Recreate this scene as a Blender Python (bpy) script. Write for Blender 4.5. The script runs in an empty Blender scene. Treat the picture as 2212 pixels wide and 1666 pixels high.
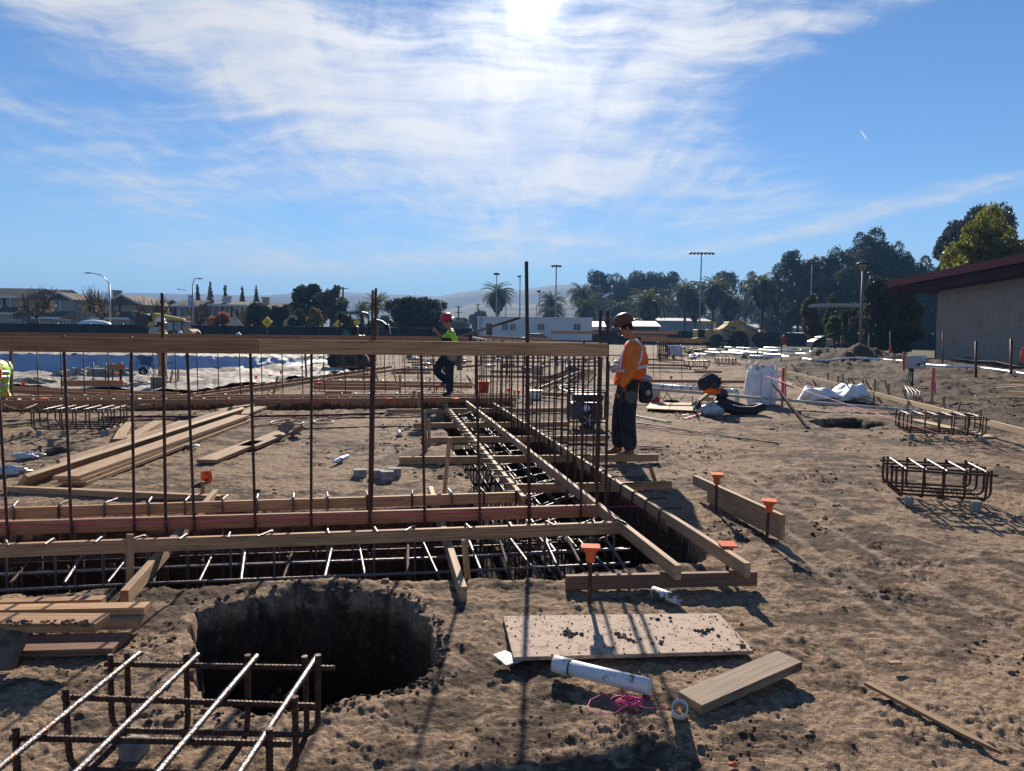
import bpy, bmesh, math, random
import numpy as np
from mathutils import Vector, Matrix, Quaternion
from mathutils.bvhtree import BVHTree
random.seed(7)
RNG = np.random.default_rng(11)
R = math.radians
SC = bpy.context.scene
COL = SC.collection
# ---------------------------------------------------------------- camera (photo measured at 2212 x 1666)
F, CX, CY = 1593.0, 1106.0, 833.0
CAMH = 1.6
CM = Matrix.Rotation(R(90 - 4.17), 4, 'X') @ Matrix.Rotation(0.0118, 4, 'Z')
cam_d = bpy.data.cameras.new('camera'); cam = bpy.data.objects.new('camera', cam_d); COL.objects.link(cam)
cam.matrix_world = Matrix.Translation((0, 0, CAMH)) @ CM
cam_d.sensor_width = 36.0; cam_d.lens = 36.0 * F / 2212.0
cam_d.clip_start = 0.05; cam_d.clip_end = 40000
SC.camera = cam
SUN_AZ, SUN_EL = R(1.2), R(24.2)
SUN_DIR = Vector((math.sin(SUN_AZ) * math.cos(SUN_EL), math.cos(SUN_AZ) * math.cos(SUN_EL), math.sin(SUN_EL)))
sun_d = bpy.data.lights.new('sun', 'SUN'); sun_d.energy = 5.0; sun_d.angle = R(0.6); sun_d.color = (1.0, 0.9, 0.77)
sun = bpy.data.objects.new('sun', sun_d); COL.objects.link(sun)
sun.rotation_euler = SUN_DIR.to_track_quat('Z', 'Y').to_euler()
SC.view_settings.view_transform = 'Standard'; SC.view_settings.look = 'None'
SC.view_settings.gamma = 1.0; SC.view_settings.exposure = 0.92
SC.cycles.max_bounces = 5; SC.cycles.diffuse_bounces = 3; SC.cycles.volume_bounces = 0
SC.cycles.transparent_max_bounces = 12; SC.cycles.sample_clamp_indirect = 6.0
SC.cycles.use_denoising = True

def ray(x, y):
    return (CM.to_3x3() @ Vector(((x - CX) / F, -(y - CY) / F, -1.0)))
def G(x, y, z=0.0):
    d = ray(x, y); t = (z - CAMH) / d.z
    return Vector((d.x * t, d.y * t, z))
def P(x, y, Y):
    d = ray(x, y); t = Y / d.y
    return Vector((d.x * t, Y, CAMH + d.z * t))
def Zat(x, y, Y): return P(x, y, Y).z
def HY(x): return 717 + .0118 * (x - CX)

# ---------------------------------------------------------------- node helpers
class NT:
    def __init__(s, tree): s.t = tree; s.n = tree.nodes; s.l = tree.links; s.n.clear()
    def new(s, typ, **kw):
        n = s.n.new(typ)
        for k, v in kw.items(): setattr(n, k, v)
        return n
    def set(s, sock, v):
        if hasattr(v, 'is_linked') or isinstance(v, bpy.types.NodeSocket): s.l.new(v, sock)
        else: sock.default_value = v
    def math(s, op, a, b=None, c=None, clamp=False):
        n = s.new('ShaderNodeMath', operation=op, use_clamp=clamp)
        s.set(n.inputs[0], a)
        if b is not None: s.set(n.inputs[1], b)
        if c is not None: s.set(n.inputs[2], c)
        return n.outputs[0]
    def mix(s, f, a, b, blend='MIX'):
        n = s.new('ShaderNodeMix', data_type='RGBA', blend_type=blend)
        s.set(n.inputs[0], f); s.set(n.inputs[6], c4(a)); s.set(n.inputs[7], c4(b))
        return n.outputs[2]
    def ramp(s, f, lo, hi):
        n = s.new('ShaderNodeMapRange', interpolation_type='SMOOTHSTEP')
        s.set(n.inputs[0], f); n.inputs[1].default_value = lo; n.inputs[2].default_value = hi
        return n.outputs[0]
    def noise(s, vec, scale, detail=4.0, rough=0.55, dist=0.0, dim='3D'):
        n = s.new('ShaderNodeTexNoise', noise_dimensions=dim)
        if vec is not None: s.l.new(vec, n.inputs['Vector'])
        n.inputs['Scale'].default_value = scale; n.inputs['Detail'].default_value = detail
        n.inputs['Roughness'].default_value = rough; n.inputs['Distortion'].default_value = dist
        return n.outputs[0]
    def mapping(s, vec, scale=(1, 1, 1), rot=(0, 0, 0), loc=(0, 0, 0)):
        n = s.new('ShaderNodeMapping'); s.l.new(vec, n.inputs[0])
        n.inputs['Scale'].default_value = scale; n.inputs['Rotation'].default_value = rot; n.inputs['Location'].default_value = loc
        return n.outputs[0]
def c4(c):
    if isinstance(c, bpy.types.NodeSocket): return c
    return (c[0], c[1], c[2], 1.0)

# ---------------------------------------------------------------- world: Nishita sky and cirrus
w = bpy.data.worlds.new('World'); SC.world = w; w.use_nodes = True
T = NT(w.node_tree)
wo = T.new('ShaderNodeOutputWorld'); bg = T.new('ShaderNodeBackground'); T.l.new(bg.outputs[0], wo.inputs[0])
sky = T.new('ShaderNodeTexSky', sky_type='NISHITA'); sky.sun_disc = False
sky.sun_elevation = SUN_EL; sky.sun_rotation = SUN_AZ; sky.air_density = 1.0; sky.dust_density = 0.0; sky.ozone_density = 3.0
tc = T.new('ShaderNodeTexCoord'); vd = tc.outputs['Generated']
sep = T.new('ShaderNodeSeparateXYZ'); T.l.new(vd, sep.inputs[0])
dx, dy, dz = sep.outputs
dyc = T.math('MAXIMUM', T.math('ABSOLUTE', dy), 0.05)
A_ = T.math('DIVIDE', dx, dyc); E_ = T.math('DIVIDE', dz, dyc)
cmb = T.new('ShaderNodeCombineXYZ'); T.l.new(A_, cmb.inputs[0]); T.l.new(E_, cmb.inputs[1]); AE = cmb.outputs[0]
dzc = T.math('MAXIMUM', dz, 0.03)
cmb2 = T.new('ShaderNodeCombineXYZ'); T.l.new(T.math('DIVIDE', dx, dzc), cmb2.inputs[0]); T.l.new(T.math('DIVIDE', dy, dzc), cmb2.inputs[1]); PL = cmb2.outputs[0]
def gauss(px, py, sx, sy, rot, amp):
    """soft elliptical patch of cloud centred on a direction"""
    a0 = (px - 1106) / 1593.0; e0 = (716 - py) / 1593.0 * .975
    v = T.mapping(AE, loc=(-a0, -e0, 0))
    v = T.mapping(v, rot=(0, 0, R(rot))); v = T.mapping(v, scale=(1593. / sx, 1593. / sy, 0))
    ln = T.new('ShaderNodeVectorMath', operation='LENGTH'); T.l.new(v, ln.inputs[0])
    q = T.math('MULTIPLY', ln.outputs['Value'], ln.outputs['Value'])
    return T.math('MULTIPLY', T.math('EXPONENT', T.math('MULTIPLY', q, -0.9)), amp)
gl = [gauss(760, 190, 520, 150, 14, 1.0), gauss(1100, 330, 420, 110, 6, 1.0), gauss(380, 60, 420, 80, 14, .85), gauss(1250, 110, 330, 130, -8, .9), gauss(1560, 90, 360, 60, -22, .55),
      gauss(1880, 445, 330, 20, -13, .62), gauss(1680, 500, 130, 12, -10, .5), gauss(1150, 520, 380, 42, -8, .62), gauss(420, 420, 480, 110, 8, .40), gauss(480, 560, 420, 34, 0, .48),
      gauss(1530, 412, 110, 9, 0, .5), gauss(2080, 380, 160, 18, -8, .4), gauss(1800, 30, 300, 30, -20, .42), gauss(60, 250, 200, 70, 25, .27), gauss(1380, 545, 110, 10, -3, .5), gauss(1330, 380, 240, 30, 3, .5), gauss(700, 20, 700, 40, 0, .35)]
mask = gl[0]
for g_ in gl[1:]: mask = T.math('ADD', mask, g_)
warp = T.new('ShaderNodeTexNoise'); T.l.new(AE, warp.inputs['Vector']); warp.inputs['Scale'].default_value = 3.4; warp.inputs['Detail'].default_value = 6
wv = T.new('ShaderNodeVectorMath', operation='MULTIPLY_ADD'); T.l.new(warp.outputs['Color'], wv.inputs[0]); wv.inputs[1].default_value = (.09, .10, 0); T.l.new(AE, wv.inputs[2])
s1 = T.noise(T.mapping(wv.outputs[0], rot=(0, 0, R(9)), scale=(4.2, 27, 1)), 1.0, 9, .66, .35)
wv2 = T.new('ShaderNodeVectorMath', operation='MULTIPLY_ADD'); T.l.new(warp.outputs['Color'], wv2.inputs[0]); wv2.inputs[1].default_value = (.9, .9, 0); T.l.new(PL, wv2.inputs[2])
s2 = T.noise(T.mapping(wv2.outputs[0], rot=(0, 0, R(12)), scale=(5.5, .75, 1)), 1.0, 7, .6, .4)
s3 = T.noise(T.mapping(wv.outputs[0], scale=(5, 7, 1)), 1.0, 6, .6, .3)
s4 = T.noise(T.mapping(wv.outputs[0], rot=(0, 0, R(-24)), scale=(4.4, 32, 1)), 1.0, 9, .66, .25)
side = T.ramp(A_, .05, .3)
s1m = T.math('ADD', T.math('MULTIPLY', s1, T.math('SUBTRACT', 1.0, side)), T.math('MULTIPLY', s4, side))
st = T.math('ADD', T.math('ADD', T.math('MULTIPLY', s1m, .5), T.math('MULTIPLY', s2, .22)), T.math('MULTIPLY', s3, .28))
cl = T.math('ADD', T.math('MULTIPLY', mask, .70), T.math('MULTIPLY', T.math('SUBTRACT', st, .5), 2.9))
cl = T.ramp(cl, -.05, 1.0)
cl = T.math('MULTIPLY', cl, T.math('ADD', .52, T.math('MULTIPLY', T.ramp(st, .38, .60), .48)))
cl = T.math('MULTIPLY', cl, T.ramp(mask, .02, .42))
cl = T.math('MULTIPLY', cl, T.ramp(dz, 0.0, .05))
contrail = T.math('MULTIPLY', T.ramp(gauss(1843, 282, 13, 2.2, 52, 1.0), .2, .8), .8)
cl = T.math('MAXIMUM', cl, contrail)
sd = T.new('ShaderNodeVectorMath', operation='DOT_PRODUCT'); T.l.new(vd, sd.inputs[0]); sd.inputs[1].default_value = SUN_DIR
ang = T.math('ARCCOSINE', T.math('MINIMUM', sd.outputs['Value'], .99999))
glow = T.math('EXPONENT', T.math('MULTIPLY', ang, -6.5))
core = T.math('EXPONENT', T.math('MULTIPLY', T.math('MULTIPLY', ang, ang), -1300.))
cb = T.math('ADD', T.math('ADD', 7.9, T.math('MULTIPLY', glow, 8.0)), T.math('MULTIPLY', core, 40.0))
cc = T.new('ShaderNodeCombineColor')
T.l.new(cb, cc.inputs[0]); T.l.new(T.math('MULTIPLY', cb, 1.0), cc.inputs[1]); T.l.new(T.math('MULTIPLY', cb, 1.01), cc.inputs[2])
hzf = T.math('SUBTRACT', 1.0, T.ramp(dz, -.02, .20))
skyc = T.mix(1.0, sky.outputs[0], (.72, .9, 1.12), 'MULTIPLY')
skyc = T.mix(T.math('MULTIPLY', hzf, .62), skyc, (4.6, 6.6, 8.8))
mixc = T.mix(T.math('MULTIPLY', cl, .93), skyc, cc.outputs[0])
T.l.new(mixc, bg.inputs[0]); bg.inputs[1].default_value = 0.052

# ---------------------------------------------------------------- materials
MATS = {}
def mat(name, base, rough=.8, metal=0.0, n=None, bump=None, spec=.3, trans=0.0, alpha=1.0, co='Object', em=None):
    """n = (scale, second colour, lo, hi); bump = (scale, strength)"""
    if name in MATS: return MATS[name]
    m = bpy.data.materials.new(name); m.use_nodes = True; t = NT(m.node_tree)
    o = t.new('ShaderNodeOutputMaterial'); b = t.new('ShaderNodeBsdfPrincipled'); t.l.new(b.outputs[0], o.inputs[0])
    c = t.new('ShaderNodeTexCoord').outputs[co]
    col = c4(base)
    if n:
        f = t.ramp(t.noise(c, n[0], 6, .6), n[2], n[3]); col = t.mix(f, base, n[1])
    t.set(b.inputs['Base Color'], col)
    b.inputs['Roughness'].default_value = rough; b.inputs['Metallic'].default_value = metal
    b.inputs['Specular IOR Level'].default_value = spec; b.inputs['Alpha'].default_value = alpha
    b.inputs['Transmission Weight'].default_value = trans
    if bump:
        bp = t.new('ShaderNodeBump'); bp.inputs['Strength'].default_value = bump[1]; bp.inputs['Distance'].default_value = .02
        t.l.new(t.noise(c, bump[0], 5, .6), bp.inputs['Height']); t.l.new(bp.outputs[0], b.inputs['Normal'])
    MATS[name] = m
    return m
def leafmat(name, a, b_, tr=.35):
    if name in MATS: return MATS[name]
    m = bpy.data.materials.new(name); m.use_nodes = True; t = NT(m.node_tree)
    o = t.new('ShaderNodeOutputMaterial')
    c = t.new('ShaderNodeTexCoord').outputs['Object']
    col = t.mix(t.ramp(t.noise(c, .9, 5, .7), .3, .7), a, b_)
    d = t.new('ShaderNodeBsdfDiffuse'); tl = t.new('ShaderNodeBsdfTranslucent'); gsy = t.new('ShaderNodeBsdfGlossy'); gsy.inputs['Roughness'].default_value = .45
    t.l.new(col, d.inputs[0]); t.l.new(col, tl.inputs[0]); gsy.inputs[0].default_value = (.5, .5, .5, 1)
    x = t.new('ShaderNodeMixShader'); x.inputs[0].default_value = tr; t.l.new(d.outputs[0], x.inputs[1]); t.l.new(tl.outputs[0], x.inputs[2])
    y = t.new('ShaderNodeMixShader'); y.inputs[0].default_value = .06; t.l.new(x.outputs[0], y.inputs[1]); t.l.new(gsy.outputs[0], y.inputs[2])
    t.l.new(y.outputs[0], o.inputs[0]); MATS[name] = m
    return m
def woodmat(name, a, b_, dirt=.35, dirtc=(.10, .07, .05)):
    if name in MATS: return MATS[name]
    m = bpy.data.materials.new(name); m.use_nodes = True; t = NT(m.node_tree)
    o = t.new('ShaderNodeOutputMaterial'); b = t.new('ShaderNodeBsdfPrincipled'); t.l.new(b.outputs[0], o.inputs[0])
    uv = t.new('ShaderNodeTexCoord').outputs['UV']; oi = t.new('ShaderNodeObjectInfo')
    ad = t.new('ShaderNodeVectorMath', operation='ADD'); t.l.new(uv, ad.inputs[0])
    sc_ = t.math('MULTIPLY', oi.outputs['Random'], 37.0); cb_ = t.new('ShaderNodeCombineXYZ'); t.l.new(sc_, cb_.inputs[0]); t.l.new(sc_, cb_.inputs[1]); t.l.new(cb_.outputs[0], ad.inputs[1])
    v = ad.outputs[0]
    grain = t.noise(t.mapping(v, scale=(2.2, 70, 1)), 1.0, 6, .65, .6)
    broad = t.noise(t.mapping(v, scale=(1.3, 9, 1)), 1.0, 4, .6)
    col = t.mix(t.ramp(grain, .35, .68), a, b_)
    col = t.mix(t.math('MULTIPLY', t.ramp(broad, .45, .75), .5), col, b_)
    kn = t.new('ShaderNodeTexVoronoi'); t.l.new(t.mapping(v, scale=(1.7, 6.5, 1)), kn.inputs['Vector']); kn.inputs['Scale'].default_value = 1.0
    kf = t.math('SUBTRACT', 1.0, t.ramp(kn.outputs['Distance'], .05, .13))
    col = t.mix(t.math('MULTIPLY', kf, .75), col, (.11, .05, .03))
    dn = t.noise(t.mapping(v, scale=(4, 12, 1)), 1.0, 7, .7)
    col = t.mix(t.math('MULTIPLY', t.ramp(dn, .52, .68), dirt), col, dirtc)
    br = t.math('ADD', .8, t.math('MULTIPLY', oi.outputs['Random'], .42))
    hv = t.new('ShaderNodeHueSaturation'); t.l.new(col, hv.inputs['Color']); t.l.new(br, hv.inputs['Value'])
    t.l.new(hv.outputs[0], b.inputs['Base Color']); b.inputs['Roughness'].default_value = .75; b.inputs['Specular IOR Level'].default_value = .25
    bp = t.new('ShaderNodeBump'); bp.inputs['Strength'].default_value = .4; bp.inputs['Distance'].default_value = .004
    t.l.new(grain, bp.inputs['Height']); t.l.new(bp.outputs[0], b.inputs['Normal'])
    MATS[name] = m
    return m
WOOD = woodmat('lumber', (.52, .31, .16), (.29, .15, .07), .5)
WOODR = woodmat('lumber_reddish', (.42, .22, .12), (.23, .11, .055))
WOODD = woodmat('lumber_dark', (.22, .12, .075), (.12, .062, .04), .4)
WOODP = woodmat('lumber_weathered', (.45, .29, .165), (.25, .145, .075), .6)
WOODN = woodmat('lumber_new', (.62, .46, .28), (.42, .28, .15), .15)
RUST = mat('rebar_rust', (.055, .035, .028), .55, .55, (60, (.16, .07, .035), .45, .62), (90, .5), .5)
RUSTB = mat('rebar_brown', (.15, .068, .036), .75, .2, (40, (.05, .03, .025), .4, .6), (90, .5), .3)
STEEL = mat('rebar_steel', (.15, .15, .155), .42, .75, (50, (.20, .10, .06), .5, .62), (90, .4), .5)
WIRE = mat('tie_wire', (.08, .06, .05), .5, .8)
CONC = mat('concrete', (.34, .33, .31), .9, 0, (14, (.24, .22, .2), .4, .65), (50, .4))
ORANGE = mat('orange_plastic', (.70, .13, .045), .85, 0, (9, (.6, .12, .05), .5, .7))
PINK = mat('pink_string', (.85, .06, .28), .6)
WHITEP = mat('white_pvc', (.72, .73, .72), .35, 0, (11, (.2, .15, .11), .6, .68), None, .5)
BLACK = mat('black_rubber', (.02, .02, .022), .6)
DKMET = mat('dark_metal', (.05, .05, .055), .45, .5)
GREYM = mat('grey_metal', (.35, .36, .37), .45, .7, (8, (.25, .22, .2), .5, .65))
GLASS = mat('dark_glass', (.03, .04, .05), .12, 0, None, None, .8)
WHITE = mat('white_paint', (.72, .73, .74), .5, 0, (4, (.55, .55, .54), .5, .7))
DIRTM = mat('mud_brown', (.11, .075, .05), .95, 0, (12, (.2, .145, .1), .4, .65), (30, .8))

# ---------------------------------------------------------------- objects
def tag(o, label=None, cat=None, group=None, kind=None):
    if label: o['label'] = label
    if cat: o['category'] = cat
    if group: o['group'] = group
    if kind: o['kind'] = kind
    return o
def empty(name, loc, label, cat, group=None, rz=0.0):
    o = bpy.data.objects.new(name, None); COL.objects.link(o); o.location = loc; o.rotation_euler = (0, 0, rz)
    o.empty_display_size = .1
    return tag(o, label, cat, group)
def linkmesh(name, me, parent=None, loc=None):
    o = bpy.data.objects.new(name, me); COL.objects.link(o)
    if parent: o.parent = parent
    if loc is not None: o.location = loc
    return o
def copy_tree(o, parent=None):
    c = o.copy(); COL.objects.link(c)
    if parent: c.parent = parent
    for ch in list(o.children): copy_tree(ch, c)
    return c
def ortho(d, up=Vector((0, 0, 1))):
    d = d.normalized(); s = d.cross(up)
    if s.length < 1e-4: s = d.cross(Vector((1, 0, 0)))
    s.normalize(); u = s.cross(d).normalized()
    return d, s, u
class MB:
    def __init__(s): s.v = []; s.f = []; s.uv = []; s.sm = []; s.mi = []; s.cur = 0
    def face(s, idx, uv=None, smooth=False):
        s.f.append(tuple(idx)); s.uv.append(uv); s.sm.append(smooth); s.mi.append(s.cur)
    def beam(s, p, q, w, h, up=Vector((0, 0, 1)), bow=0.0):
        """box from p to q; p,q = centre of the section; w across, h along up"""
        p = Vector(p); q = Vector(q); d, sd, u = ortho(q - p, up); L = (q - p).length
        b = len(s.v)
        for c in (p, q):
            for (a, e) in ((-1, -1), (1, -1), (1, 1), (-1, 1)):
                s.v.append(c + sd * (a * w / 2) + u * (e * h / 2))
        o = random.random() * 5
        for i in range(4):
            j = (i + 1) % 4; ww = w if i % 2 == 0 else h; v0 = o + i * .3
            s.face((b + i, b + j, b + 4 + j, b + 4 + i), ((0, v0), (0, v0 + ww), (L, v0 + ww), (L, v0)))
        s.face((b + 3, b + 2, b + 1, b), ((0, 0), (.03, 0), (.03, .03), (0, .03)))
        s.face((b + 4, b + 5, b + 6, b + 7), ((0, 0), (.03, 0), (.03, .03), (0, .03)))
        return s
    def box(s, c, size, rz=0.0, m=None):
        c = Vector(c); m = m or Matrix.Rotation(rz, 3, 'Z'); b = len(s.v)
        for k in (-1, 1):
            for (i, j) in ((-1, -1), (1, -1), (1, 1), (-1, 1)):
                s.v.append(c + m @ Vector((i * size[0] / 2, j * size[1] / 2, k * size[2] / 2)))
        for i in range(4):
            j = (i + 1) % 4; L = size[0] if i % 2 == 0 else size[1]
            s.face((b + i, b + j, b + 4 + j, b + 4 + i), ((0, 0), (L, 0), (L, size[2]), (0, size[2])))
        s.face((b + 3, b + 2, b + 1, b), ((0, size[1]), (size[0], size[1]), (size[0], 0), (0, 0)))
        s.face((b + 4, b + 5, b + 6, b + 7), ((0, 0), (size[0], 0), (size[0], size[1]), (0, size[1])))
        return s
    def tube(s, pts, r, n=8, cap=True, rib=0.0):
        pts = [Vector(p) for p in pts]; rs = list(r) if hasattr(r, '__len__') else [r] * len(pts)
        if rib:
            np_, nr = [pts[0]], [rs[0]]; k = 0
            for i in range(1, len(pts)):
                L = (pts[i] - pts[i - 1]).length; m_ = max(1, int(L / .0075))
                for j in range(1, m_ + 1):
                    t = j / m_; np_.append(pts[i - 1].lerp(pts[i], t)); k += 1
                    nr.append(rs[i] * (1 + (rib if k % 2 else -rib * .5)))
            pts, rs = np_, nr
        b = len(s.v); N = len(pts); d0 = (pts[1] - pts[0]).normalized(); _, sd, u = ortho(d0)
        for i, p in enumerate(pts):
            d = (pts[min(i + 1, N - 1)] - pts[max(i - 1, 0)])
            if d.length < 1e-9: d = d0
            d.normalize(); sd = (sd - d * sd.dot(d))
            if sd.length < 1e-6: _, sd, u = ortho(d)
            sd.normalize(); u = sd.cross(d)
            for k in range(n):
                a = 2 * math.pi * k / n; s.v.append(p + sd * (math.cos(a) * rs[i]) + u * (math.sin(a) * rs[i]))
        for i in range(N - 1):
            for k in range(n):
                k2 = (k + 1) % n; s.face((b + i * n + k, b + (i + 1) * n + k, b + (i + 1) * n + k2, b + i * n + k2), None, True)
        if cap:
            s.face([b + k for k in range(n)]); s.face([b + (N - 1) * n + k for k in reversed(range(n))])
        return s
    def pipe(s, p, q, r, ri, n=20):
        """open pipe with wall thickness"""
        p = Vector(p); q = Vector(q); d, sd, u = ortho(q - p); b = len(s.v)
        for (c, rr) in ((p, ri), (p, r), (q, r), (q, ri)):
            for k in range(n):
                a = 2 * math.pi * k / n; s.v.append(c + sd * (math.cos(a) * rr) + u * (math.sin(a) * rr))
        for i in range(4):
            j = (i + 1) % 4
            for k in range(n):
                k2 = (k + 1) % n; s.face((b + i * n + k, b + j * n + k, b + j * n + k2, b + i * n + k2), None, i in (1, 3))
        return s
    def lathe(s, prof, c=(0, 0, 0), n=20, axis=None, sx=1.0, sy=1.0):
        """prof: [(r, z)]"""
        c = Vector(c); m = axis or Matrix.Identity(3); b = len(s.v)
        for (r, z) in prof:
            for k in range(n):
                a = 2 * math.pi * k / n; s.v.append(c + m @ Vector((math.cos(a) * r * sx, math.sin(a) * r * sy, z)))
        for i in range(len(prof) - 1):
            for k in range(n):
                k2 = (k + 1) % n; s.face((b + i * n + k, b + i * n + k2, b + (i + 1) * n + k2, b + (i + 1) * n + k), None, True)
        if prof[0][0] > 1e-4: s.face([b + k for k in reversed(range(n))])
        if prof[-1][0] > 1e-4: s.face([b + (len(prof) - 1) * n + k for k in range(n)])
        return s
    def ell(s, c, rad, n=14, m=9, wob=0.0, seed=0, rot=None):
        rr = random.Random(seed); c = Vector(c); rot = rot or Matrix.Identity(3); b = len(s.v)
        ph = [rr.random() * 6.28 for _ in range(6)]
        for i in range(m + 1):
            th = math.pi * i / m
            for k in range(n):
                a = 2 * math.pi * k / n
                q = 1 + wob * (math.sin(3 * a + ph[0]) * math.sin(2 * th + ph[1]) + .6 * math.sin(5 * a + ph[2]) * math.sin(4 * th + ph[3]) + .4 * math.sin(9 * a + 7 * th + ph[4]))
                s.v.append(c + rot @ Vector((math.sin(th) * math.cos(a) * rad[0] * q, math.sin(th) * math.sin(a) * rad[1] * q, math.cos(th) * rad[2] * q)))
        for i in range(m):
            for k in range(n):
                k2 = (k + 1) % n; s.face((b + i * n + k, b + (i + 1) * n + k, b + (i + 1) * n + k2, b + i * n + k2), None, True)
        return s
    def prism(s, pts, off):
        """extrude closed outline by vector off"""
        off = Vector(off); b = len(s.v); n = len(pts)
        s.v += [Vector(p) for p in pts] + [Vector(p) + off for p in pts]
        s.face([b + i for i in range(n)]); s.face([b + n + i for i in reversed(range(n))])
        for i in range(n):
            j = (i + 1) % n; s.face((b + j, b + i, b + n + i, b + n + j))
        return s
    def grid(s, fn, nu, nv, uvs=1.0):
        b = len(s.v)
        for i in range(nu + 1):
            for j in range(nv + 1): s.v.append(Vector(fn(i / nu, j / nv)))
        for i in range(nu):
            for j in range(nv):
                a = b + i * (nv + 1) + j; s.face((a, a + nv + 1, a + nv + 2, a + 1), None, True)
        return s
    def build(s, name, material, parent=None, loc=None, bevel=0.0):
        """vertices are in world space; loc = origin of a top-level object, a parent's own location is taken off"""
        me = bpy.data.meshes.new(name); off = Vector((0, 0, 0))
        if parent is not None: off = Vector(parent.get('_o', (0, 0, 0)))
        elif loc is not None: off = Vector(loc)
        me.from_pydata([v - off for v in s.v], [], s.f)
        for m_ in (material if isinstance(material, (list, tuple)) else [material]): me.materials.append(m_)
        if any(u is not None for u in s.uv):
            uvl = me.uv_layers.new(name='UVMap').data; k = 0; flat = []
            for f, u in zip(s.f, s.uv):
                flat += [c for q in (u or [(0, 0)] * len(f)) for c in q]
            uvl.foreach_set('uv', flat)
        me.polygons.foreach_set('use_smooth', s.sm); me.polygons.foreach_set('material_index', s.mi); me.update()
        o = linkmesh(name, me, parent, loc)
        if parent is None: o['_o'] = tuple(off)
        if bevel:
            md = o.modifiers.new('bevel', 'BEVEL'); md.width = bevel; md.segments = 2; md.limit_method = 'ANGLE'
        return o
def thing(name, loc, label, cat, group=None):
    """an Empty at loc whose children are built with world coordinates"""
    o = empty(name, loc, label, cat, group); o['_o'] = tuple(loc)
    return o
def part(mb, name, m, parent, label=None, bevel=0.0):
    o = mb.build(name, m, parent, bevel=bevel)
    if label: o['label'] = label
    return o
def npmesh(name, V, Fc, m, parent=None, loc=None, smooth=False):
    me = bpy.data.meshes.new(name); V = np.asarray(V, dtype=np.float32); Fc = np.asarray(Fc, dtype=np.int32); k = Fc.shape[1]
    me.vertices.add(len(V)); me.vertices.foreach_set('co', V.ravel())
    me.loops.add(Fc.size); me.loops.foreach_set('vertex_index', Fc.ravel())
    me.polygons.add(len(Fc)); me.polygons.foreach_set('loop_start', np.arange(0, Fc.size, k, dtype=np.int32))
    me.polygons.foreach_set('loop_total', np.full(len(Fc), k, dtype=np.int32))
    if smooth: me.polygons.foreach_set('use_smooth', np.ones(len(Fc), dtype=bool))
    me.materials.append(m); me.update(calc_edges=True); me.validate()
    return linkmesh(name, me, parent, loc)
ORD = ['first', 'second', 'third', 'fourth', 'fifth', 'sixth', 'seventh', 'eighth', 'ninth', 'tenth', 'eleventh', 'twelfth', 'thirteenth', 'fourteenth', 'fifteenth', 'sixteenth', 'seventeenth', 'eighteenth', 'nineteenth', 'twentieth', 'twenty-first', 'twenty-second', 'twenty-third', 'twenty-fourth', 'twenty-fifth', 'twenty-sixth']

# ---------------------------------------------------------------- value noise
_T = RNG.random((256, 256))
def vnoise(x, y):
    xi = np.floor(x).astype(int); yi = np.floor(y).astype(int); fx = x - xi; fy = y - yi
    fx = fx * fx * (3 - 2 * fx); fy = fy * fy * (3 - 2 * fy)
    a = _T[xi % 256, yi % 256]; b = _T[(xi + 1) % 256, yi % 256]; c = _T[xi % 256, (yi + 1) % 256]; d = _T[(xi + 1) % 256, (yi + 1) % 256]
    return (a * (1 - fx) + b * fx) * (1 - fy) + (c * (1 - fx) + d * fx) * fy
def fbm(x, y, o=4, g=.5):
    s = 0; a = 1; t = 0
    for i in range(o): s = s + a * vnoise(x * 2 ** i + 17.3 * i, y * 2 ** i + 9.1 * i); t += a; a *= g
    return s / t
def seg_sd(px, py, poly):
    """signed distance to polygon, positive inside"""
    d = np.full(px.shape, 1e9); ins = np.zeros(px.shape, dtype=bool); n = len(poly)
    for i in range(n):
        ax, ay = poly[i]; bx, by = poly[(i + 1) % n]; ex, ey = bx - ax, by - ay
        t = np.clip(((px - ax) * ex + (py - ay) * ey) / (ex * ex + ey * ey + 1e-12), 0, 1)
        d = np.minimum(d, np.hypot(px - ax - t * ex, py - ay - t * ey))
        c = ((ay > py) != (by > py)) & (px < (bx - ax) * (py - ay) / ((by - ay) if by != ay else 1e-12) + ax)
        ins ^= c
    return np.where(ins, d, -d)
def poly(pts): return [(G(x, y).x, G(x, y).y) for x, y in pts]
TRENCH1 = [(-260, 1304), (0, 1291), (120, 1280), (309, 1269), (446, 1270), (583, 1254), (721, 1247), (767, 1252), (900, 1251), (1080, 1252), (1200, 1254), (1300, 1236), (1390, 1216),
           (1454, 1212), (1516, 1210), (1524, 1194), (1470, 1130), (1380, 1068), (1290, 1018), (1200, 958), (1110, 902), (1065, 872), (952, 872), (958, 905), (968, 942), (985, 992), (1017, 1046), (1005, 1078), (930, 1094), (700, 1104), (300, 1120), (0, 1140), (-260, 1155)]
TRENCH3 = [(-900, 905), (-200, 897), (0, 892), (300, 888), (600, 887), (850, 885), (940, 890), (1075, 884), (1110, 874), (1105, 863), (500, 868), (0, 873), (-200, 876), (-900, 883)]
HOLE = [(412, 1323), (515, 1300), (640, 1278), (743, 1273), (822, 1285), (890, 1313), (921, 1343), (942, 1381), (937, 1425), (921, 1456), (870, 1480), (822, 1486), (767, 1504), (719, 1516), (620, 1528), (528, 1537), (408, 1525), (410, 1430)]
DIP1 = [(1740, 908), (1850, 902), (1925, 915), (1875, 927), (1780, 924)]
DIP2 = [(15, 968), (110, 950), (190, 968), (100, 987), (20, 985)]
T4 = [(1135, 905), (1260, 850), (1310, 800), (1275, 797), (1190, 845), (1110, 885)]
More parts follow.
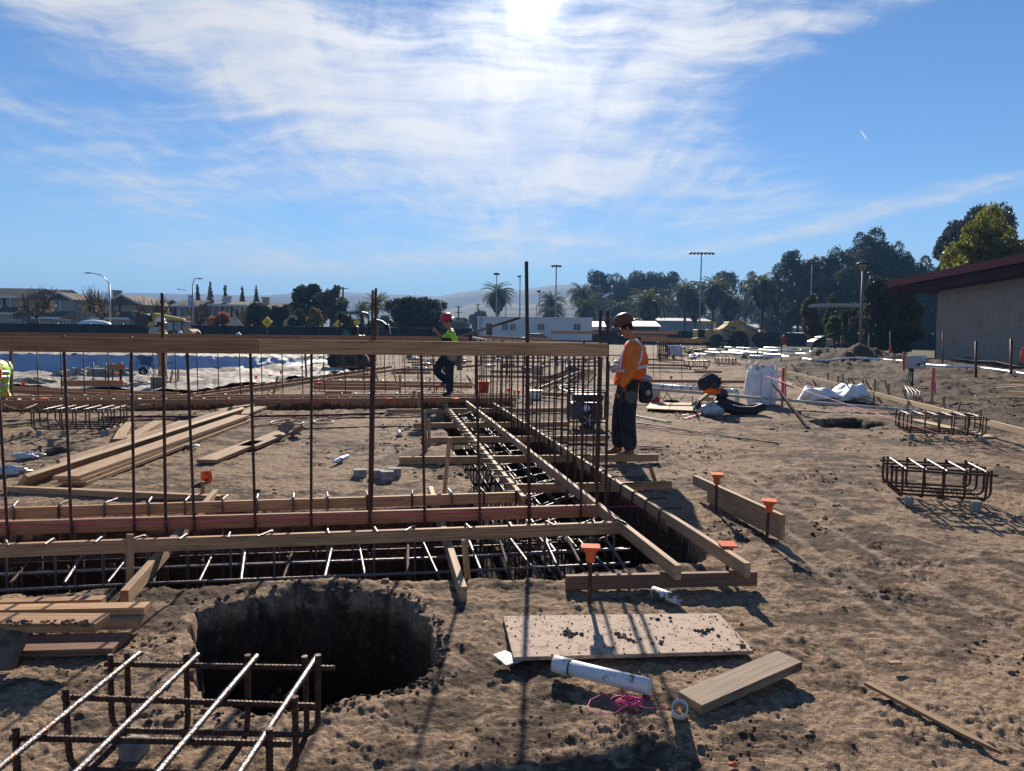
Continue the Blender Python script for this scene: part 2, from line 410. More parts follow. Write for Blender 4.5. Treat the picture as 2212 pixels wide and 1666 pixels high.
WPIPE = [(1735, 779), (1757, 782), (1785, 782), (1811, 779), (1839, 776), (1899, 776.5), (1951, 780), (1996, 789), (2059, 794), (2109, 795), (2177, 801), (2230, 806)]
WPTS = [G(x, y, .38) for x, y in WPIPE]
BANKL = [(p.x, p.y) for p in WPTS] + [(p.x + .02, p.y + .02) for p in reversed(WPTS)]
CUTS = [(poly(TRENCH1), .95, .09, .05), (poly(TRENCH3), .8, .1, .06), (poly(HOLE), 2.3, .10, .06), (poly(DIP1), .35, .22, .05), (poly(DIP2), .13, .3, .05)]
def height(x, y):
    r = np.hypot(x, y)
    near = np.clip(1.6 - r / 40, .15, 1)
    rd = np.abs(fbm(x * 4.3 + 11, y * 5.1, 3, .6) - .5) * 2
    h = (fbm(x * .7 + 3, y * .7, 3) - .5) * .05 + (fbm(x * 2.3, y * 2.6 + 5, 3, .5) - .5) * .022 * near + (.22 - rd) * .014 + (fbm(x * 13, y * 15, 3, .65) - .5) * .022 + (fbm(x * 37, y * 45, 3, .65) - .5) * .016 * np.clip(1.5 - r / 9, 0, 1)
    ck = np.clip(fbm(x * 2.1 + 60, y * 2.4 + 31, 3, .6) - .53, 0, 1) * np.clip(fbm(x * 29, y * 33, 3, .7) - .40, 0, 1) * .20; h = h + ck
    lump = np.clip(fbm(x * 1.7 + 40, y * 1.7 + 7, 4, .6) - .56, 0, 1)
    h = h + lump * .13 * np.clip((r - 2) / 4, .2, 1) * (fbm(x * 9, y * 9, 2) * 1.2)
    # churned mud with tyre ruts to the right, low banks towards the building
    mud = np.clip((x - 7) / 6, 0, 1) * np.clip((y - 9) / 6, 0, 1) * np.clip((75 - y) / 20, 0, 1)
    h = h + mud * ((fbm(x * .8, y * .8 + 2, 4, .6) - .45) * .42 + (fbm(x * 3, y * 3, 4, .7) - .5) * .20 + (fbm(x * 10, y * 10, 2, .6) - .5) * .05)
    m = (x > 8) & (x < 26) & (y > 12) & (y < 50)
    if m.any():
        db = -seg_sd(x[m], y[m], BANKL); h[m] = h[m] + np.exp(-(np.abs(db) / 1.3) ** 2) * (.18 + fbm(x[m] * 1.6, y[m] * 1.6, 4, .6) * .28)
    bank2 = np.exp(-((y - 44) / 2.2) ** 2) * np.exp(-((x - 20.5) / 3.5) ** 2) * (.5 + fbm(x * 1.5, y * 1.5, 4, .6) * .8)
    h = h + bank2
    # wheel tracks crossing the right foreground
    for (k, c) in ((.0, 2.14), (.03, 2.78)):
        d = x + k * (y - 4) - c + .03 * np.sin(y * 1.3)
        h = h - .012 * np.exp(-(d / .1) ** 2) * np.clip((12 - y) / 3, 0, 1) * np.clip((y - 2) / 2, 0, 1) + .006 * np.exp(-((np.abs(d) - .18) / .05) ** 2) * np.clip((12 - y) / 3, 0, 1)
    h = h - .012
    near_work = np.clip((9 - r) / 3, 0, 1)
    fade = np.clip((400 - r) / 200, 0, 1)
    h = h * fade
    for (pl, dep, wl, rag) in CUTS:
        xs = [p[0] for p in pl]; ys = [p[1] for p in pl]
        m = (x > min(xs) - 1) & (x < max(xs) + 1) & (y > min(ys) - 1) & (y < max(ys) + 1)
        if not m.any(): continue
        xx, yy = x[m], y[m]
        sd = seg_sd(xx, yy, pl) + (fbm(xx * 6, yy * 6, 4, .6) - .5) * rag * 2.4
        t = np.clip(sd / wl, 0, 1); t = t * t * (3 - 2 * t)
        lip = np.exp(-((sd + .09) / .07) ** 2) * .018
        wall = (fbm(xx * 7 + 3, yy * 7, 3) - .5) * .12 * (t > .2)
        h[m] = h[m] * (1 - t) + lip - t * dep + wall * t * (1 - t) * 3
    return h
def hz(x, y): return float(height(np.array([float(x)]), np.array([float(y)]))[0])

# ---------------------------------------------------------------- ground
def ground_material():
    m = bpy.data.materials.new('dirt_ground'); m.use_nodes = True; t = NT(m.node_tree)
    o = t.new('ShaderNodeOutputMaterial'); b = t.new('ShaderNodeBsdfPrincipled'); t.l.new(b.outputs[0], o.inputs[0])
    c = t.new('ShaderNodeTexCoord').outputs['Object']
    cflat = t.mapping(c, scale=(1, 1, .3))
    big = t.noise(cflat, .55, 5, .6); mid = t.noise(t.mapping(c, scale=(1, 1.4, .4)), 3.2, 7, .68, .4); fine = t.noise(c, 26, 6, .7); spk = t.noise(c, 70, 4, .7)
    dry = t.mix(t.ramp(fine, .34, .66), (.385, .268, .175), (.175, .116, .074))
    wet_shade = t.mix(t.ramp(fine, .35, .65), (.075, .051, .035), (.036, .026, .019))
    f = t.math('ADD', t.math('MULTIPLY', big, .55), t.math('MULTIPLY', mid, .6))
    sp = t.new('ShaderNodeSeparateXYZ'); t.l.new(c, sp.inputs[0])
    mudside = t.math('MULTIPLY', t.ramp(t.math('SUBTRACT', sp.outputs[0], t.math('MULTIPLY', sp.outputs[1], .16)), 4.6, 7.0), t.ramp(sp.outputs[1], 10, 15))
    f = t.math('ADD', f, t.math('MULTIPLY', mudside, .24))
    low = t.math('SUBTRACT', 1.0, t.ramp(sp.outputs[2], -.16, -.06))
    f2 = t.math('ADD', t.math('MULTIPLY', t.ramp(f, .555, .62), .82), t.math('MULTIPLY', low, .9), clamp=True)  # wet mud patches; below grade the same colour paints shade into the cuts
    col = t.mix(f2, dry, wet_shade)
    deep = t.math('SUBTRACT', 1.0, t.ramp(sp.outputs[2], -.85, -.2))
    col = t.mix(t.math('MULTIPLY', deep, .92), col, (.018, .013, .010))  # shade of pit and trenches painted in, near black with depth
    col = t.mix(t.math('MULTIPLY', t.ramp(spk, .56, .68), .75), col, (.08, .055, .038))
    col = t.mix(t.math('MULTIPLY', t.ramp(t.noise(c, 9, 5, .6), .62, .7), .5), col, (.42, .31, .21))
    far = t.math('MULTIPLY', t.ramp(sp.outputs[1], 55, 75), t.ramp(t.noise(c, .12, 4, .6), .4, .6))
    col = t.mix(t.math('MULTIPLY', far, .75), col, (.11, .15, .05))
    for (kx, c0) in ((0.0, 2.14), (.03, 2.78), (0.0, 2.30), (.16, 3.6)):
        dd = t.math('ADD', t.math('ADD', sp.outputs[0], t.math('MULTIPLY', sp.outputs[1], kx)), t.math('MULTIPLY', t.math('SINE', t.math('MULTIPLY', sp.outputs[1], 1.3)), .03))
        dd = t.math('ABSOLUTE', t.math('SUBTRACT', dd, c0 + kx * 4)); f3 = t.math('MULTIPLY', t.math('SUBTRACT', 1.0, t.ramp(dd, .012, .045)), t.math('MULTIPLY', t.ramp(big, .42, .55), .38))
        f3 = t.math('MULTIPLY', f3, t.math('SUBTRACT', 1.0, t.ramp(sp.outputs[1], 8, 12))); col = t.mix(f3, col, (.46, .35, .25))
    t.l.new(col, b.inputs['Base Color']); b.inputs['Roughness'].default_value = .95; b.inputs['Specular IOR Level'].default_value = .12
    bp = t.new('ShaderNodeBump'); bp.inputs['Strength'].default_value = .9; bp.inputs['Distance'].default_value = .028
    hh = t.math('ADD', t.math('MULTIPLY', mid, .7), t.math('ADD', t.math('MULTIPLY', fine, .7), t.math('MULTIPLY', spk, .35)))
    t.l.new(hh, bp.inputs['Height']); t.l.new(bp.outputs[0], b.inputs['Normal'])
    return m
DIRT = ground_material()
radii = [0.3]
while radii[-1] < 2550:
    r_ = radii[-1]; radii.append(r_ * (1.03 if r_ < 1.6 else 1.0042 if r_ < 17 else 1.008 if r_ < 60 else 1.03 if r_ < 400 else 1.12))
RR = np.array(radii)
th = np.concatenate([np.linspace(-178, -50, 50, endpoint=False), np.linspace(-50, 50, 960), np.linspace(50, 178, 51)[1:]])
TH = np.radians(th)
rg, tg = np.meshgrid(RR, TH, indexing='ij'); gx = (rg * np.sin(tg)); gy = (rg * np.cos(tg))
gz = height(gx.ravel(), gy.ravel())
V = np.stack([gx.ravel(), gy.ravel(), gz], 1)
nr, nt = rg.shape; ii, jj = np.meshgrid(np.arange(nr - 1), np.arange(nt - 1), indexing='ij'); a_ = (ii * nt + jj).ravel()
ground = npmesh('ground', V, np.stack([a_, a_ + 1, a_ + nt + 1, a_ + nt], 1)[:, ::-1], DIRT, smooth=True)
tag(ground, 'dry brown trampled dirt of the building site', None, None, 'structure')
# ================================================================ foreground formwork, trenches and reinforcement
def board(name, p, q, w, h, m, label, group=None, cat='lumber', up=Vector((0, 0, 1)), bevel=.003):
    p = Vector(p); q = Vector(q); mb = MB(); mb.beam(p, q, w, h, up)
    o = mb.build(name, m, None, loc=(p + q) / 2, bevel=bevel)
    return tag(o, label, cat, group)
def edge_board(a, b, z, label, m=WOOD, w=.04, h=.09, group=None, name='formwork_board', za=None, zb=None, cat='board'):
    """2x4 on edge; a, b = photo pixels of the top edge; z = height of the top"""
    pa = G(a[0], a[1], z if za is None else za); pb = G(b[0], b[1], z if zb is None else zb)
    off = Vector((0, 0, -h / 2)); return board(name, pa + off, pb + off, w, h, m, label, group, cat)
GF = 'formwork boards along the near trench'
A0, A1 = G(-250, 1184, .18), G(1336, 1127, .18)
bA = edge_board((-250, 1184), (1336, 1127), .18, 'long board with short rebar hooks over it, nearest of three along the near trench', group=GF)
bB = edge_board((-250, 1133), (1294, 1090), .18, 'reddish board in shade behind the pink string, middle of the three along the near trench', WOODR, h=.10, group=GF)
bC = edge_board((-250, 1105), (1124, 1063), .18, 'long tan board with dark knots, farthest of the three along the near trench', group=GF)
C0, C1 = G(-250, 1105, .18), G(1124, 1063, .18)
L0a, L0b = G(1131, 1072, .19), G(958, 868, .19)
L1a, L1b = G(1466, 1222, .19), G(1008, 866, .19)
L2a, L2b = G(1616, 1217, .19), G(1066, 870, .19)
dn = Vector((0, 0, -.045))
GL = 'boards running away along the side trench'
board('formwork_board', L0a + dn, L0b + dn, .04, .09, WOODP, 'board with rebar stubs poking left, leftmost of the three running away', GL, 'board')
board('formwork_board', L1a + dn, L1b + dn, .04, .09, WOODP, 'pale board with a clean sawn end, middle of the three running away', GL, 'board')
board('formwork_board', L2a + dn, L2b + dn, .04, .09, WOODP, 'board with black hooks bent over it, rightmost of the three running away', GL, 'board')
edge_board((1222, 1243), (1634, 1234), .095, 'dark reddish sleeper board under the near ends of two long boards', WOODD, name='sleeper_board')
CB = 'cross boards bridging the side trench'
for (a, b, lab) in [((1115, 1046), (1451, 1040), 'cross board with a slanted stake behind it, nearest cross board of the side trench'),
                    ((862, 987), (1422, 981), 'cross board in front of the feet of the worker in the orange vest'),
                    ((909, 945), (1310, 940), 'cross board bridging the trench left of the feet of the orange-vest worker'),
                    ((893, 914), (1229, 911), 'cross board lying over the trench in front of the black generator'),
                    ((835, 884), (1226, 881), 'cross board in front of the planted foot of the red-hatted worker')]:
    edge_board(a, b, .095, lab, group=CB, name='cross_board')
def lowboard(a, b, lab, m=WOODP, z=.09, w=.04, h=.09, group=None, name='brace_board'):
    return edge_board(a, b, z, lab, m, w, h, group, name)
lowboard((268, 1276), (466, 1057), 'weathered board slanting under the long boards at left, sawn end facing the viewer', w=.045, z=.092)
lowboard((1001, 1268), (930, 1050), 'weathered board slanting under the long boards right of the pit', w=.045, z=.092)
def stake(p, q, w, t, m, lab, group=None, name='wood_stake'):
    return board(name, p, q, w, t, m, lab, group, 'stake', up=Vector((0, 1, .01)), bevel=.002)
def vst(xt, yt, xb, yb, lab, w=.04, t=.02, m=WOODP, zb=0.0, group=None):
    b = G(xb, yb, zb); tp = P(xt, yt, b.y); return stake(b - Vector((0, 0, .05)), tp, w, t, m, lab, group)
vst(280.5, 1154, 280.5, 1262, 'short upright lath nailed beside the slanting board at left, before the long boards')
vst(1003, 1166, 1011, 1246, 'short upright lath beside the slanting board right of the pit')
vst(971, 945, 959, 1068, 'tall flat wooden stake leaning before the side trench, standing left of the ladder-like board')
vst(917, 888, 921, 975, 'wooden stake pair member standing left of the cross boards, nearer the tall leaning stake')
vst(926, 906, 928, 965, 'short darker stake just right of the stake by the cross boards')
vst(1405, 1010, 1420, 1045, 'short slanted stake behind the nearest cross board at its right end')
vst(438, 1040, 438, 1078, 'short square stake under the fallen bright orange cap at left', w=.03, t=.03)
# ---- vertical rebars of the near row, held by the eye-level board
def rebar(pts, r, lab, group, m=RUST, name='vertical_rebar', n=7, rib=.16, cat='rebar', loc=None):
    mb = MB(); mb.tube(pts, r, n, True, rib)
    o = mb.build(name, m, None, loc=loc or pts[0]); return tag(o, lab, cat, group)
uT = (C1 - C0).normalized(); vT = Vector((-uT.y, uT.x, 0))
def on_row(px, py, z, base, d):
    """point where the pixel column px crosses the vertical plane through base along d"""
    r_ = ray(px, py); n = Vector((-d.y, d.x, 0)); t = (Vector((base.x, base.y, 0)) - Vector((0, 0, 0))).dot(n) / Vector((r_.x, r_.y, 0)).dot(n)
    return Vector((r_.x * t, r_.y * t, CAMH + r_.z * t))
B0, B1 = G(-250, 1133, .18), G(1294, 1090, .18); dB = (B1 - B0).normalized(); rowbase = B0 - vT * .045
GV = 'tall rebars standing along the near trench'
near = [(-10, 733, 16, 1140), (137, 725, 155, 1150), (283, 727, 290, 1130), (403, 730, 420, 1140), (540, 735, 551, 1120), (673, 737, 672, 1100), (809, 739, 799, 1105), (909, 738, 917, 1095), (1028, 737, 1036, 1090), (1261, 735, 1255, 1085)]
for i, (xt, yt, xb, yb) in enumerate(near):
    tp = on_row(xt, yt, 0, rowbase, dB); bt = on_row(xb, yb, 0, rowbase, dB)
    d = (bt - tp).normalized(); bt = bt + d * .75
    lab = '%s rebar from the left along the near trench, ending at the eye-level board' % ORD[i] if i < 9 else 'rightmost rebar whose top just clears the eye-level board, beside the tall pair'
    rebar([bt, tp], .0105, lab, GV)
talls = [(350, 633, 358, 1130, .0115, 'thick rebar rising well above the boards at left, before the yellow excavator', 0),
         (805, 627, 797, 1100, .008, 'thinner left one of two tall rebars standing together before the round tree', .03),
         (812, 623, 803, 1100, .010, 'thicker right one of two tall rebars standing together before the round tree', .06),
         (1137, 565, 1143, 1085, .0145, 'tallest rebar, rising far above the horizon before the white trailer', .0),
         (1297, 672, 1289, 1095, .0135, 'left one of the tall rebar pair just left of the hard hat', .05),
         (1313, 672, 1309, 1060, .0125, 'right one of the tall rebar pair just left of the hard hat', .02)]
for (xt, yt, xb, yb, r_, lab, off) in talls:
    rb_ = rowbase + vT * off
    tp = on_row(xt, yt, 0, rb_, dB); bt = on_row(xb, yb, 0, rb_, dB); d = (bt - tp).normalized()
    rebar([bt + d * .8, tp], r_, lab, GV)
# the eye-level board tied across the row (two lengths butted)
eb = rowbase - vT * .030
e0 = on_row(-180, 741, 0, eb, dB); e1 = on_row(560, 749, 0, eb, dB); e2 = on_row(1312, 756, 0, eb, dB)
for (p, q, lab) in [(e0, e1 - dB * .001, 'left length of the long board tied at eye level across the near rebars'), (e1 + dB * .001, e2, 'right length of the long board tied at eye level, ending beside the tall rebar pair')]:
    board('tied_board', p, q, .038, .108, WOODR if p is e0 else WOOD, lab, 'board lengths tied at eye level', 'board')
# ---- side row between the boards: verticals marching away
S0, S1 = G(1300, 1022, .18), G(1045, 866, .18); dS = (S1 - S0).normalized(); LS = (S1 - S0).length
GS = 'rebars standing in the row along the side trench'
k = 0; t_ = .25
rr = random.Random(3)
while t_ < LS + 1.2:
    c = S0 + dS * t_ + Vector((rr.uniform(-.02, .02), 0, 0)); hgt = 1.42 + rr.uniform(-.03, .05)
    tp = Vector((c.x + rr.uniform(-.03, .03), c.y, hgt)); c.z = -.75
    rebar([c, tp], .0115, 'dark rebar standing in the receding row between the side-trench boards', GS, rib=0, n=6)
    t_ += .30 if k % 3 else .42; k += 1
S2 = S0 + Vector((.1, .1, 0)); t_ = 0.4
while t_ < LS:
    c = S2 + dS * t_; c.z = -.75
    rebar([c, Vector((c.x + rr.uniform(-.03, .03), c.y, 1.36 + rr.uniform(-.05, .05)))], .008, 'dark rebar standing in the receding row between the side-trench boards', GS, rib=0, n=6)
    t_ += .5
for i, (px, py, top) in enumerate([(1306, 1062, 1.30), (1283, 1075, 1.33), (1240, 1085, 1.35), (1222, 1098, 1.34), (1196, 1040, 1.36)]):
    c = G(px, py, -.1); c2 = c.copy(); c2.z = -.8
    rebar([c2, Vector((c.x + .02, c.y, top))], .0085, 'dark rebar in the cluster where the two trenches meet, %s of five from the right' % ORD[i], 'rebars where the trenches meet', rib=0, n=6)
# ---- trench reinforcement: one tied cage per trench
def bent(pts, rad=.035):
    """round the corners of a polyline"""
    pts = [Vector(p) for p in pts]; out = [pts[0]]
    for i in range(1, len(pts) - 1):
        a = (pts[i - 1] - pts[i]); b = (pts[i + 1] - pts[i]); ra = min(rad, a.length * .45, b.length * .45); a.normalize(); b.normalize()
        p0 = pts[i] + a * ra; p2 = pts[i] + b * ra
        for k in range(5):
            t = k / 4; out.append(p0 * (1 - t) ** 2 + pts[i] * 2 * t * (1 - t) + p2 * t * t)
    out.append(pts[-1]); return out
cage1 = thing('trench_rebar_cage', (A0 + A1) / 2, 'tied rebar cage sunk in the trench running across the foreground', 'rebar cage')
L_ = (A1 - A0).length; uA = (A1 - A0).normalized(); vA = Vector((-uA.y, uA.x, 0))
wdt = (C0 + (C1 - C0) * .5 - (A0 + (A1 - A0) * .5)).dot(vA)
def on_line(px, base, d):
    r_ = ray(px, 1000); n = Vector((-d.y, d.x, 0)); return None
def row_at(px, a, b, z):
    """point of segment a-b (in plan) seen at pixel column px, at height z"""
    d = (b - a); n = Vector((-d.y, d.x, 0)).normalized(); x_ = px
    for py in (1150,):
        r_ = ray(px, py); t = Vector((a.x, a.y, 0)).dot(n) / Vector((r_.x, r_.y, 0)).dot(n)
    return Vector((r_.x * t, r_.y * t, z))
hx = [5, 112, 216, 313, 402, 495, 590, 706, 808, 897, 1006, 1101, 1180, 1283, 1330]
for i, px in enumerate([-190, -95] + hx):
    a = row_at(px, A0, A1, .19) + vA * .035; j = rr.uniform(-.06, .06)
    pts = [a - vA * .16 + uA * j * 1.5 + Vector((0, 0, .008)), a + Vector((0, 0, .008)), Vector((a.x, a.y, -.72)), Vector((a.x, a.y, -.72)) + vA * (wdt - .12)]
    mb = MB(); mb.tube(bent(pts), .0085, 7, True, .12 if px > -100 else 0); part(mb, 'stirrup', STEEL, cage1)
cx_ = [-120, -40, 35, 132, 229, 325, 403, 483, 557, 635, 709, 794, 890, 975, 1044, 1112]
for px in cx_:
    a = row_at(px, C0, C1, .19) - vA * .035; j = rr.uniform(-.05, .05)
    pts = [a + vA * .17 + uA * j + Vector((0, 0, .008)), a + Vector((0, 0, .008)), Vector((a.x, a.y, -.7))]
    mb = MB(); mb.tube(bent(pts), .0085, 7, True, .1); part(mb, 'stirrup', STEEL if px % 2 else RUST, cage1)
for (off, z, r_, m) in [(-.27, -.045, .010, STEEL), (.07, -.05, .010, STEEL), (.22, -.09, .011, STEEL), (.40, -.15, .010, STEEL), (.62, -.12, .010, RUST), (.82, -.2, .010, RUST), (.0, -.42, .011, RUST), (.3, -.45, .011, RUST), (.6, -.46, .011, RUST), (.1, -.70, .011, RUST), (.45, -.72, .011, RUST), (.75, -.70, .011, RUST)]:
    p = A0 + vA * off; q = A1 + vA * off + uA * (0 if off < 0 else .12); p.z = z; q.z = z - .01
    mb = MB(); mb.tube([p, p.lerp(q, .35) + vA * .02, p.lerp(q, .7) - vA * .015, q], r_, 7, True, .15 if z > -.2 else 0); part(mb, 'longitudinal_bar', m, cage1)
# sloping cross bars between near lip and far side
for i, px in enumerate([20, 138, 232, 330, 430, 520, 610, 700, 790, 880, 950, 1045, 1105, 1165, 1215, 1270, 1330, 1362]):
    pn = G(px, 1262 - px * .012, -.07); pf = pn + vA * (.62 + rr.uniform(-.05, .1)) + uA * rr.uniform(-.12, .05); pf.z = .02
    mb = MB(); mb.tube([pn, pf], .011 if i % 2 else .009, 7, True, .12); part(mb, 'cross_bar', STEEL if i % 3 else RUSTB, cage1)
for i in range(30):
    p = A0.lerp(A1, .12 + i * .0295) + vA * (.13 if i % 2 else .78); p.z = -.8
    mb = MB(); mb.tube([p, Vector((p.x, p.y, -.02))], .007, 6); part(mb, 'spacer_bar', RUST, cage1)
cage2 = thing('trench_rebar_cage', (L0a + L2a) / 2, 'tied rebar cage sunk in the side trench that runs away to the standing workers', 'rebar cage')
d0 = (L0b - L0a).normalized(); d2 = (L2b - L2a).normalized()
def hook_row(a, b, sidev, n, zt, name, mm, L=.16, start=0.0, r=.0075, zb=-.7):
    for i in range(n):
        c = a.lerp(b, start + (1 - start) * (i + .5) / n)
        s_ = sidev * (L + rr.uniform(-.03, .03)) + (b - a).normalized() * rr.uniform(-.03, .03)
        ins = c - sidev.normalized() * .03; ins = Vector((ins.x, ins.y, zt))
        mb = MB(); mb.tube(bent([ins + s_ + Vector((0, 0, rr.uniform(-.01, .01))), ins, Vector((ins.x, ins.y, zb))], .045), r, 7); part(mb, name, mm, cage2)
s2v = Vector((d2.y, -d2.x, 0))
hook_row(L2a, L2b, s2v, 28, .20, 'stirrup', RUST, .2, .12)
s0v = -Vector((d0.y, -d0.x, 0))
hook_row(L0a, L0b, s0v, 26, .20, 'stirrup', RUST, .17, .0, .007)
for i in range(8):
    f = (i + .5) / 8; z = -.05 if i % 2 == 0 else -.12
    p = L0a.lerp(L2a.lerp(L2b, .28), f * .78); q = L0b.lerp(L2b, f); p = p - (q - p).normalized() * .9
    p.z = z; q.z = z
    mb = MB(); mb.tube([p, q], .010, 7, True, .12 if i < 4 else 0); part(mb, 'longitudinal_bar', STEEL if i % 2 else RUST, cage2)
for i in range(4):
    f = (i + .5) / 4; p = L0a.lerp(L2a.lerp(L2b, .28), f * .8); q = L0b.lerp(L2b, f); p.z = q.z = -.68
    mb = MB(); mb.tube([p - (q - p).normalized() * .9, q], .010, 6); part(mb, 'longitudinal_bar', RUST, cage2)
for i in range(40):
    f = -.11 + i / 40 * 1.08; p = L0a.lerp(L0b, f) if f > 0 else L0a + (L0a - L0b) * (-f); q = L2a.lerp(L2b, .3).lerp(L2b, max(f, 0)) if f > 0 else L2a.lerp(L2b, .3) + (L2a - L2b) * (-f)
    q = p.lerp(q, .86 if f > .08 else .72); zz = -.03 if i % 2 else -.07; p.z = zz; q.z = zz - .01
    mb = MB(); mb.tube([p, q], .0075, 6); part(mb, 'cross_bar', STEEL if i % 3 else RUST, cage2)
# loops of tie wire dangling
for i, (px, py, z) in enumerate([(524, 1050, .2), (602, 1110, .05), (812, 1090, .1), (1500, 1030, .2), (1096, 1063, .2)]):
    c = G(px, py, z); pts = [c + Vector((math.cos(a * 1.3) * .03 * a / 4, math.sin(a * 1.7) * .03, .012 * a)) for a in np.linspace(0, 5, 12)]
# ---- string lines
def string(pts, r, lab, m=PINK, name='string_line', sag=0):
    mb = MB(); mb.tube(pts, r, 5); o = mb.build(name, m, None, loc=pts[0]); return tag(o, lab, 'string')
string([on_row(-60, 1140, 0, B0 - vT * .085, dB), on_row(700, 1118, 0, B0 - vT * .085, dB), on_row(1408, 1092, 0, B0 - vT * .085, dB)], .0022, 'taut pink string line stretched along the middle near-trench board')
string([P(1655, 812, 15.5), P(1752, 848, 12.5), P(1990, 925, 9.0), P(2260, 1010, 6.8)], .0028, 'thin pink string line stretched over the dirt at right above the cages')
# ---- orange plate caps on rebar stubs
def capped(px, ytop, pxb, yb, lab, group, z0=0.0, s=.112, shaft=.012, name='capped_rebar', tilt=0.0):
    b = G(pxb, yb, z0); tp = P(px, ytop, b.y)
    t = thing(name, b, lab, 'rebar stake', group)
    mb = MB(); mb.tube([b - Vector((0, 0, .3 if z0 < -.01 else .12)), tp - Vector((0, 0, .02))], shaft, 8, True, .1 if s > .1 and b.y < 8 else 0); part(mb, 'rebar', RUST, t)
    mb = MB(); k = s / .125; m = Matrix.Rotation(rr.uniform(-.5, .5) + tilt, 3, 'Z') @ Matrix.Rotation(rr.uniform(-.06, .06), 3, 'X')
    mb.box(tp - Vector((0, 0, .006 * k)), (s, s, .012 * k), m=m)
    mb.lathe([(.030 * k, -.105 * k), (.030 * k, -.055 * k), (.036 * k, -.05 * k), (.058 * k, -.0125 * k), (.0, -.0125 * k)], tp, 12, m)
    part(mb, 'safety_cap', ORANGE, t, bevel=.002 if b.y < 8 else 0)
    return t
GC = 'orange-capped rebar stakes in the foreground'
capped(1276, 1179, 1273, 1307, 'orange-capped rebar stake rising in front of the sleeper board, over the near trench', GC)
capped(1572, 1174, 1572, 1240, 'orange-capped rebar stake against the end of the rightmost running board', GC)
capped(1549, 1023, 1546, 1107, 'orange-capped rebar stake at the far end of the stacked edge boards', GC)
capped(1662, 1080, 1655, 1168, 'orange-capped rebar stake at the near end of the stacked edge boards', GC)
# fallen bright cap on the stake at left
t = thing('fallen_cap', G(446, 1024, .1), 'bright orange plate cap tipped on edge behind the short stake at left', 'rebar cap')
c = G(446, 1030, .06); m = Matrix.Rotation(R(80), 3, 'X') @ Matrix.Rotation(.15, 3, 'Z')
mb = MB(); mb.box(c, (.115, .115, .010), m=m); part(mb, 'cap_plate', mat('bright_orange', (1.0, .12, .02), .45), t, bevel=.003)
mb = MB(); mb.lathe([(.026, .09), (.026, .03), (.045, .005)], c, 12, m); part(mb, 'cap_socket', MATS['bright_orange'], t)
# ---- stacked edge boards at right
for (z, lab, dxs) in [(.105, 'lower weathered board of the stacked pair held by two orange-capped stakes', 0.11), (.205, 'upper weathered board with a chipped far end, of the pair held by capped stakes', 0)]:
    a = G(1690, 1168, 0); b = G(1530, 1086, 0); d = (b - a).normalized(); a = a + Vector((0, 0, z - .05)); b = b + d * (.32 - dxs * 3) + Vector((0, 0, z - .05))
    board('edge_board', a, b, .04, .098, WOODP, lab, 'stacked boards between capped stakes', 'board')
# ---- footing cages: U bars both ways on concrete blocks
def footing_cage(c, rz, L, W, H, nu, nv, lab, r=.0115, blocks=((-.3, -.25), (.32, -.25), (0, .25)), rib=.14, z0=.075, bk=.08, group='rebar footing cages waiting on concrete blocks', ext=.06):
    t = thing('footing_cage', Vector((c[0], c[1], 0)), lab, 'rebar cage', group); M = Matrix.Rotation(rz, 3, 'Z'); c = Vector((c[0], c[1], 0))
    def pt(x, y, z): return c + M @ Vector((x, y, 0)) + Vector((0, 0, z))
    for i in range(nv):        # U bars along the length
        y = -W / 2 + .03 + (W - .06) * i / (nv - 1); j = rr.uniform(-.012, .012)
        mb = MB(); mb.tube(bent([pt(-L / 2, y + j, z0 + H), pt(-L / 2, y, z0 + 2 * r), pt(L / 2, y, z0 + 2 * r), pt(L / 2, y + j, z0 + H + rr.uniform(-.01, .02))], .07), r, 8, True, rib); part(mb, 'hooked_bar', RUSTB if i % 2 else RUST, t)
        mb = MB(); zt = z0 + H - .045; mb.tube([pt(-L / 2 - ext * .5, y + .02, zt), pt(L / 2 + ext, y + .02, zt + j)], r * .92, 8, True, rib); part(mb, 'top_bar', RUST, t)
    for i in range(nu):
        x = -L / 2 + .05 + (L - .1) * i / (nu - 1); j = rr.uniform(-.012, .012)
        mb = MB(); mb.tube(bent([pt(x + j, -W / 2, z0 + H), pt(x, -W / 2, z0), pt(x, W / 2, z0), pt(x + j, W / 2, z0 + H)], .07), r, 8, True, rib); part(mb, 'hooked_bar', RUST if i % 2 else RUSTB, t)
        mb = MB(); zt = z0 + H - .022; mb.tube([pt(x + .025, -W / 2 - .02, zt), pt(x + .025, W / 2 + ext * .6, zt)], r * .92, 8, True, rib); part(mb, 'top_bar', STEEL, t)
    if r > .01:
        mb = MB()
        for i in range(nu):
            for k in range(nv):
                q = pt(-L / 2 + .05 + (L - .1) * i / (nu - 1) + .02, -W / 2 + .03 + (W - .06) * k / (nv - 1) + .02, z0 + H - .03)
                a = [q + Vector((math.cos(s) * .016, math.sin(s * 1.3) * .016, math.sin(s) * .018)) for s in np.linspace(0, 7, 12)]
                mb.tube(a + [q + Vector((rr.uniform(-.04, .04), rr.uniform(-.04, .04), rr.uniform(-.02, .03)))], .0012, 4)
        part(mb, 'tie_wire', WIRE, t)
    for (bx, by) in blocks:
        mb = MB(); q = pt(bx * L / .8, by * W / .6, z0 / 2 - .012); mb.box(q, (bk, bk, z0 + .02), rz + rr.uniform(-.3, .3))
        o = mb.build('concrete_block', CONC, None, loc=q, bevel=.004); tag(o, 'small grey concrete block propping up ' + lab.split(' rebar')[0].replace('large', 'the large').replace('dark', 'the dark').replace('low', 'the low').replace('spread', 'the spread') + ' rebar cage', 'spacer block', 'concrete blocks under the rebar cages')
    return t
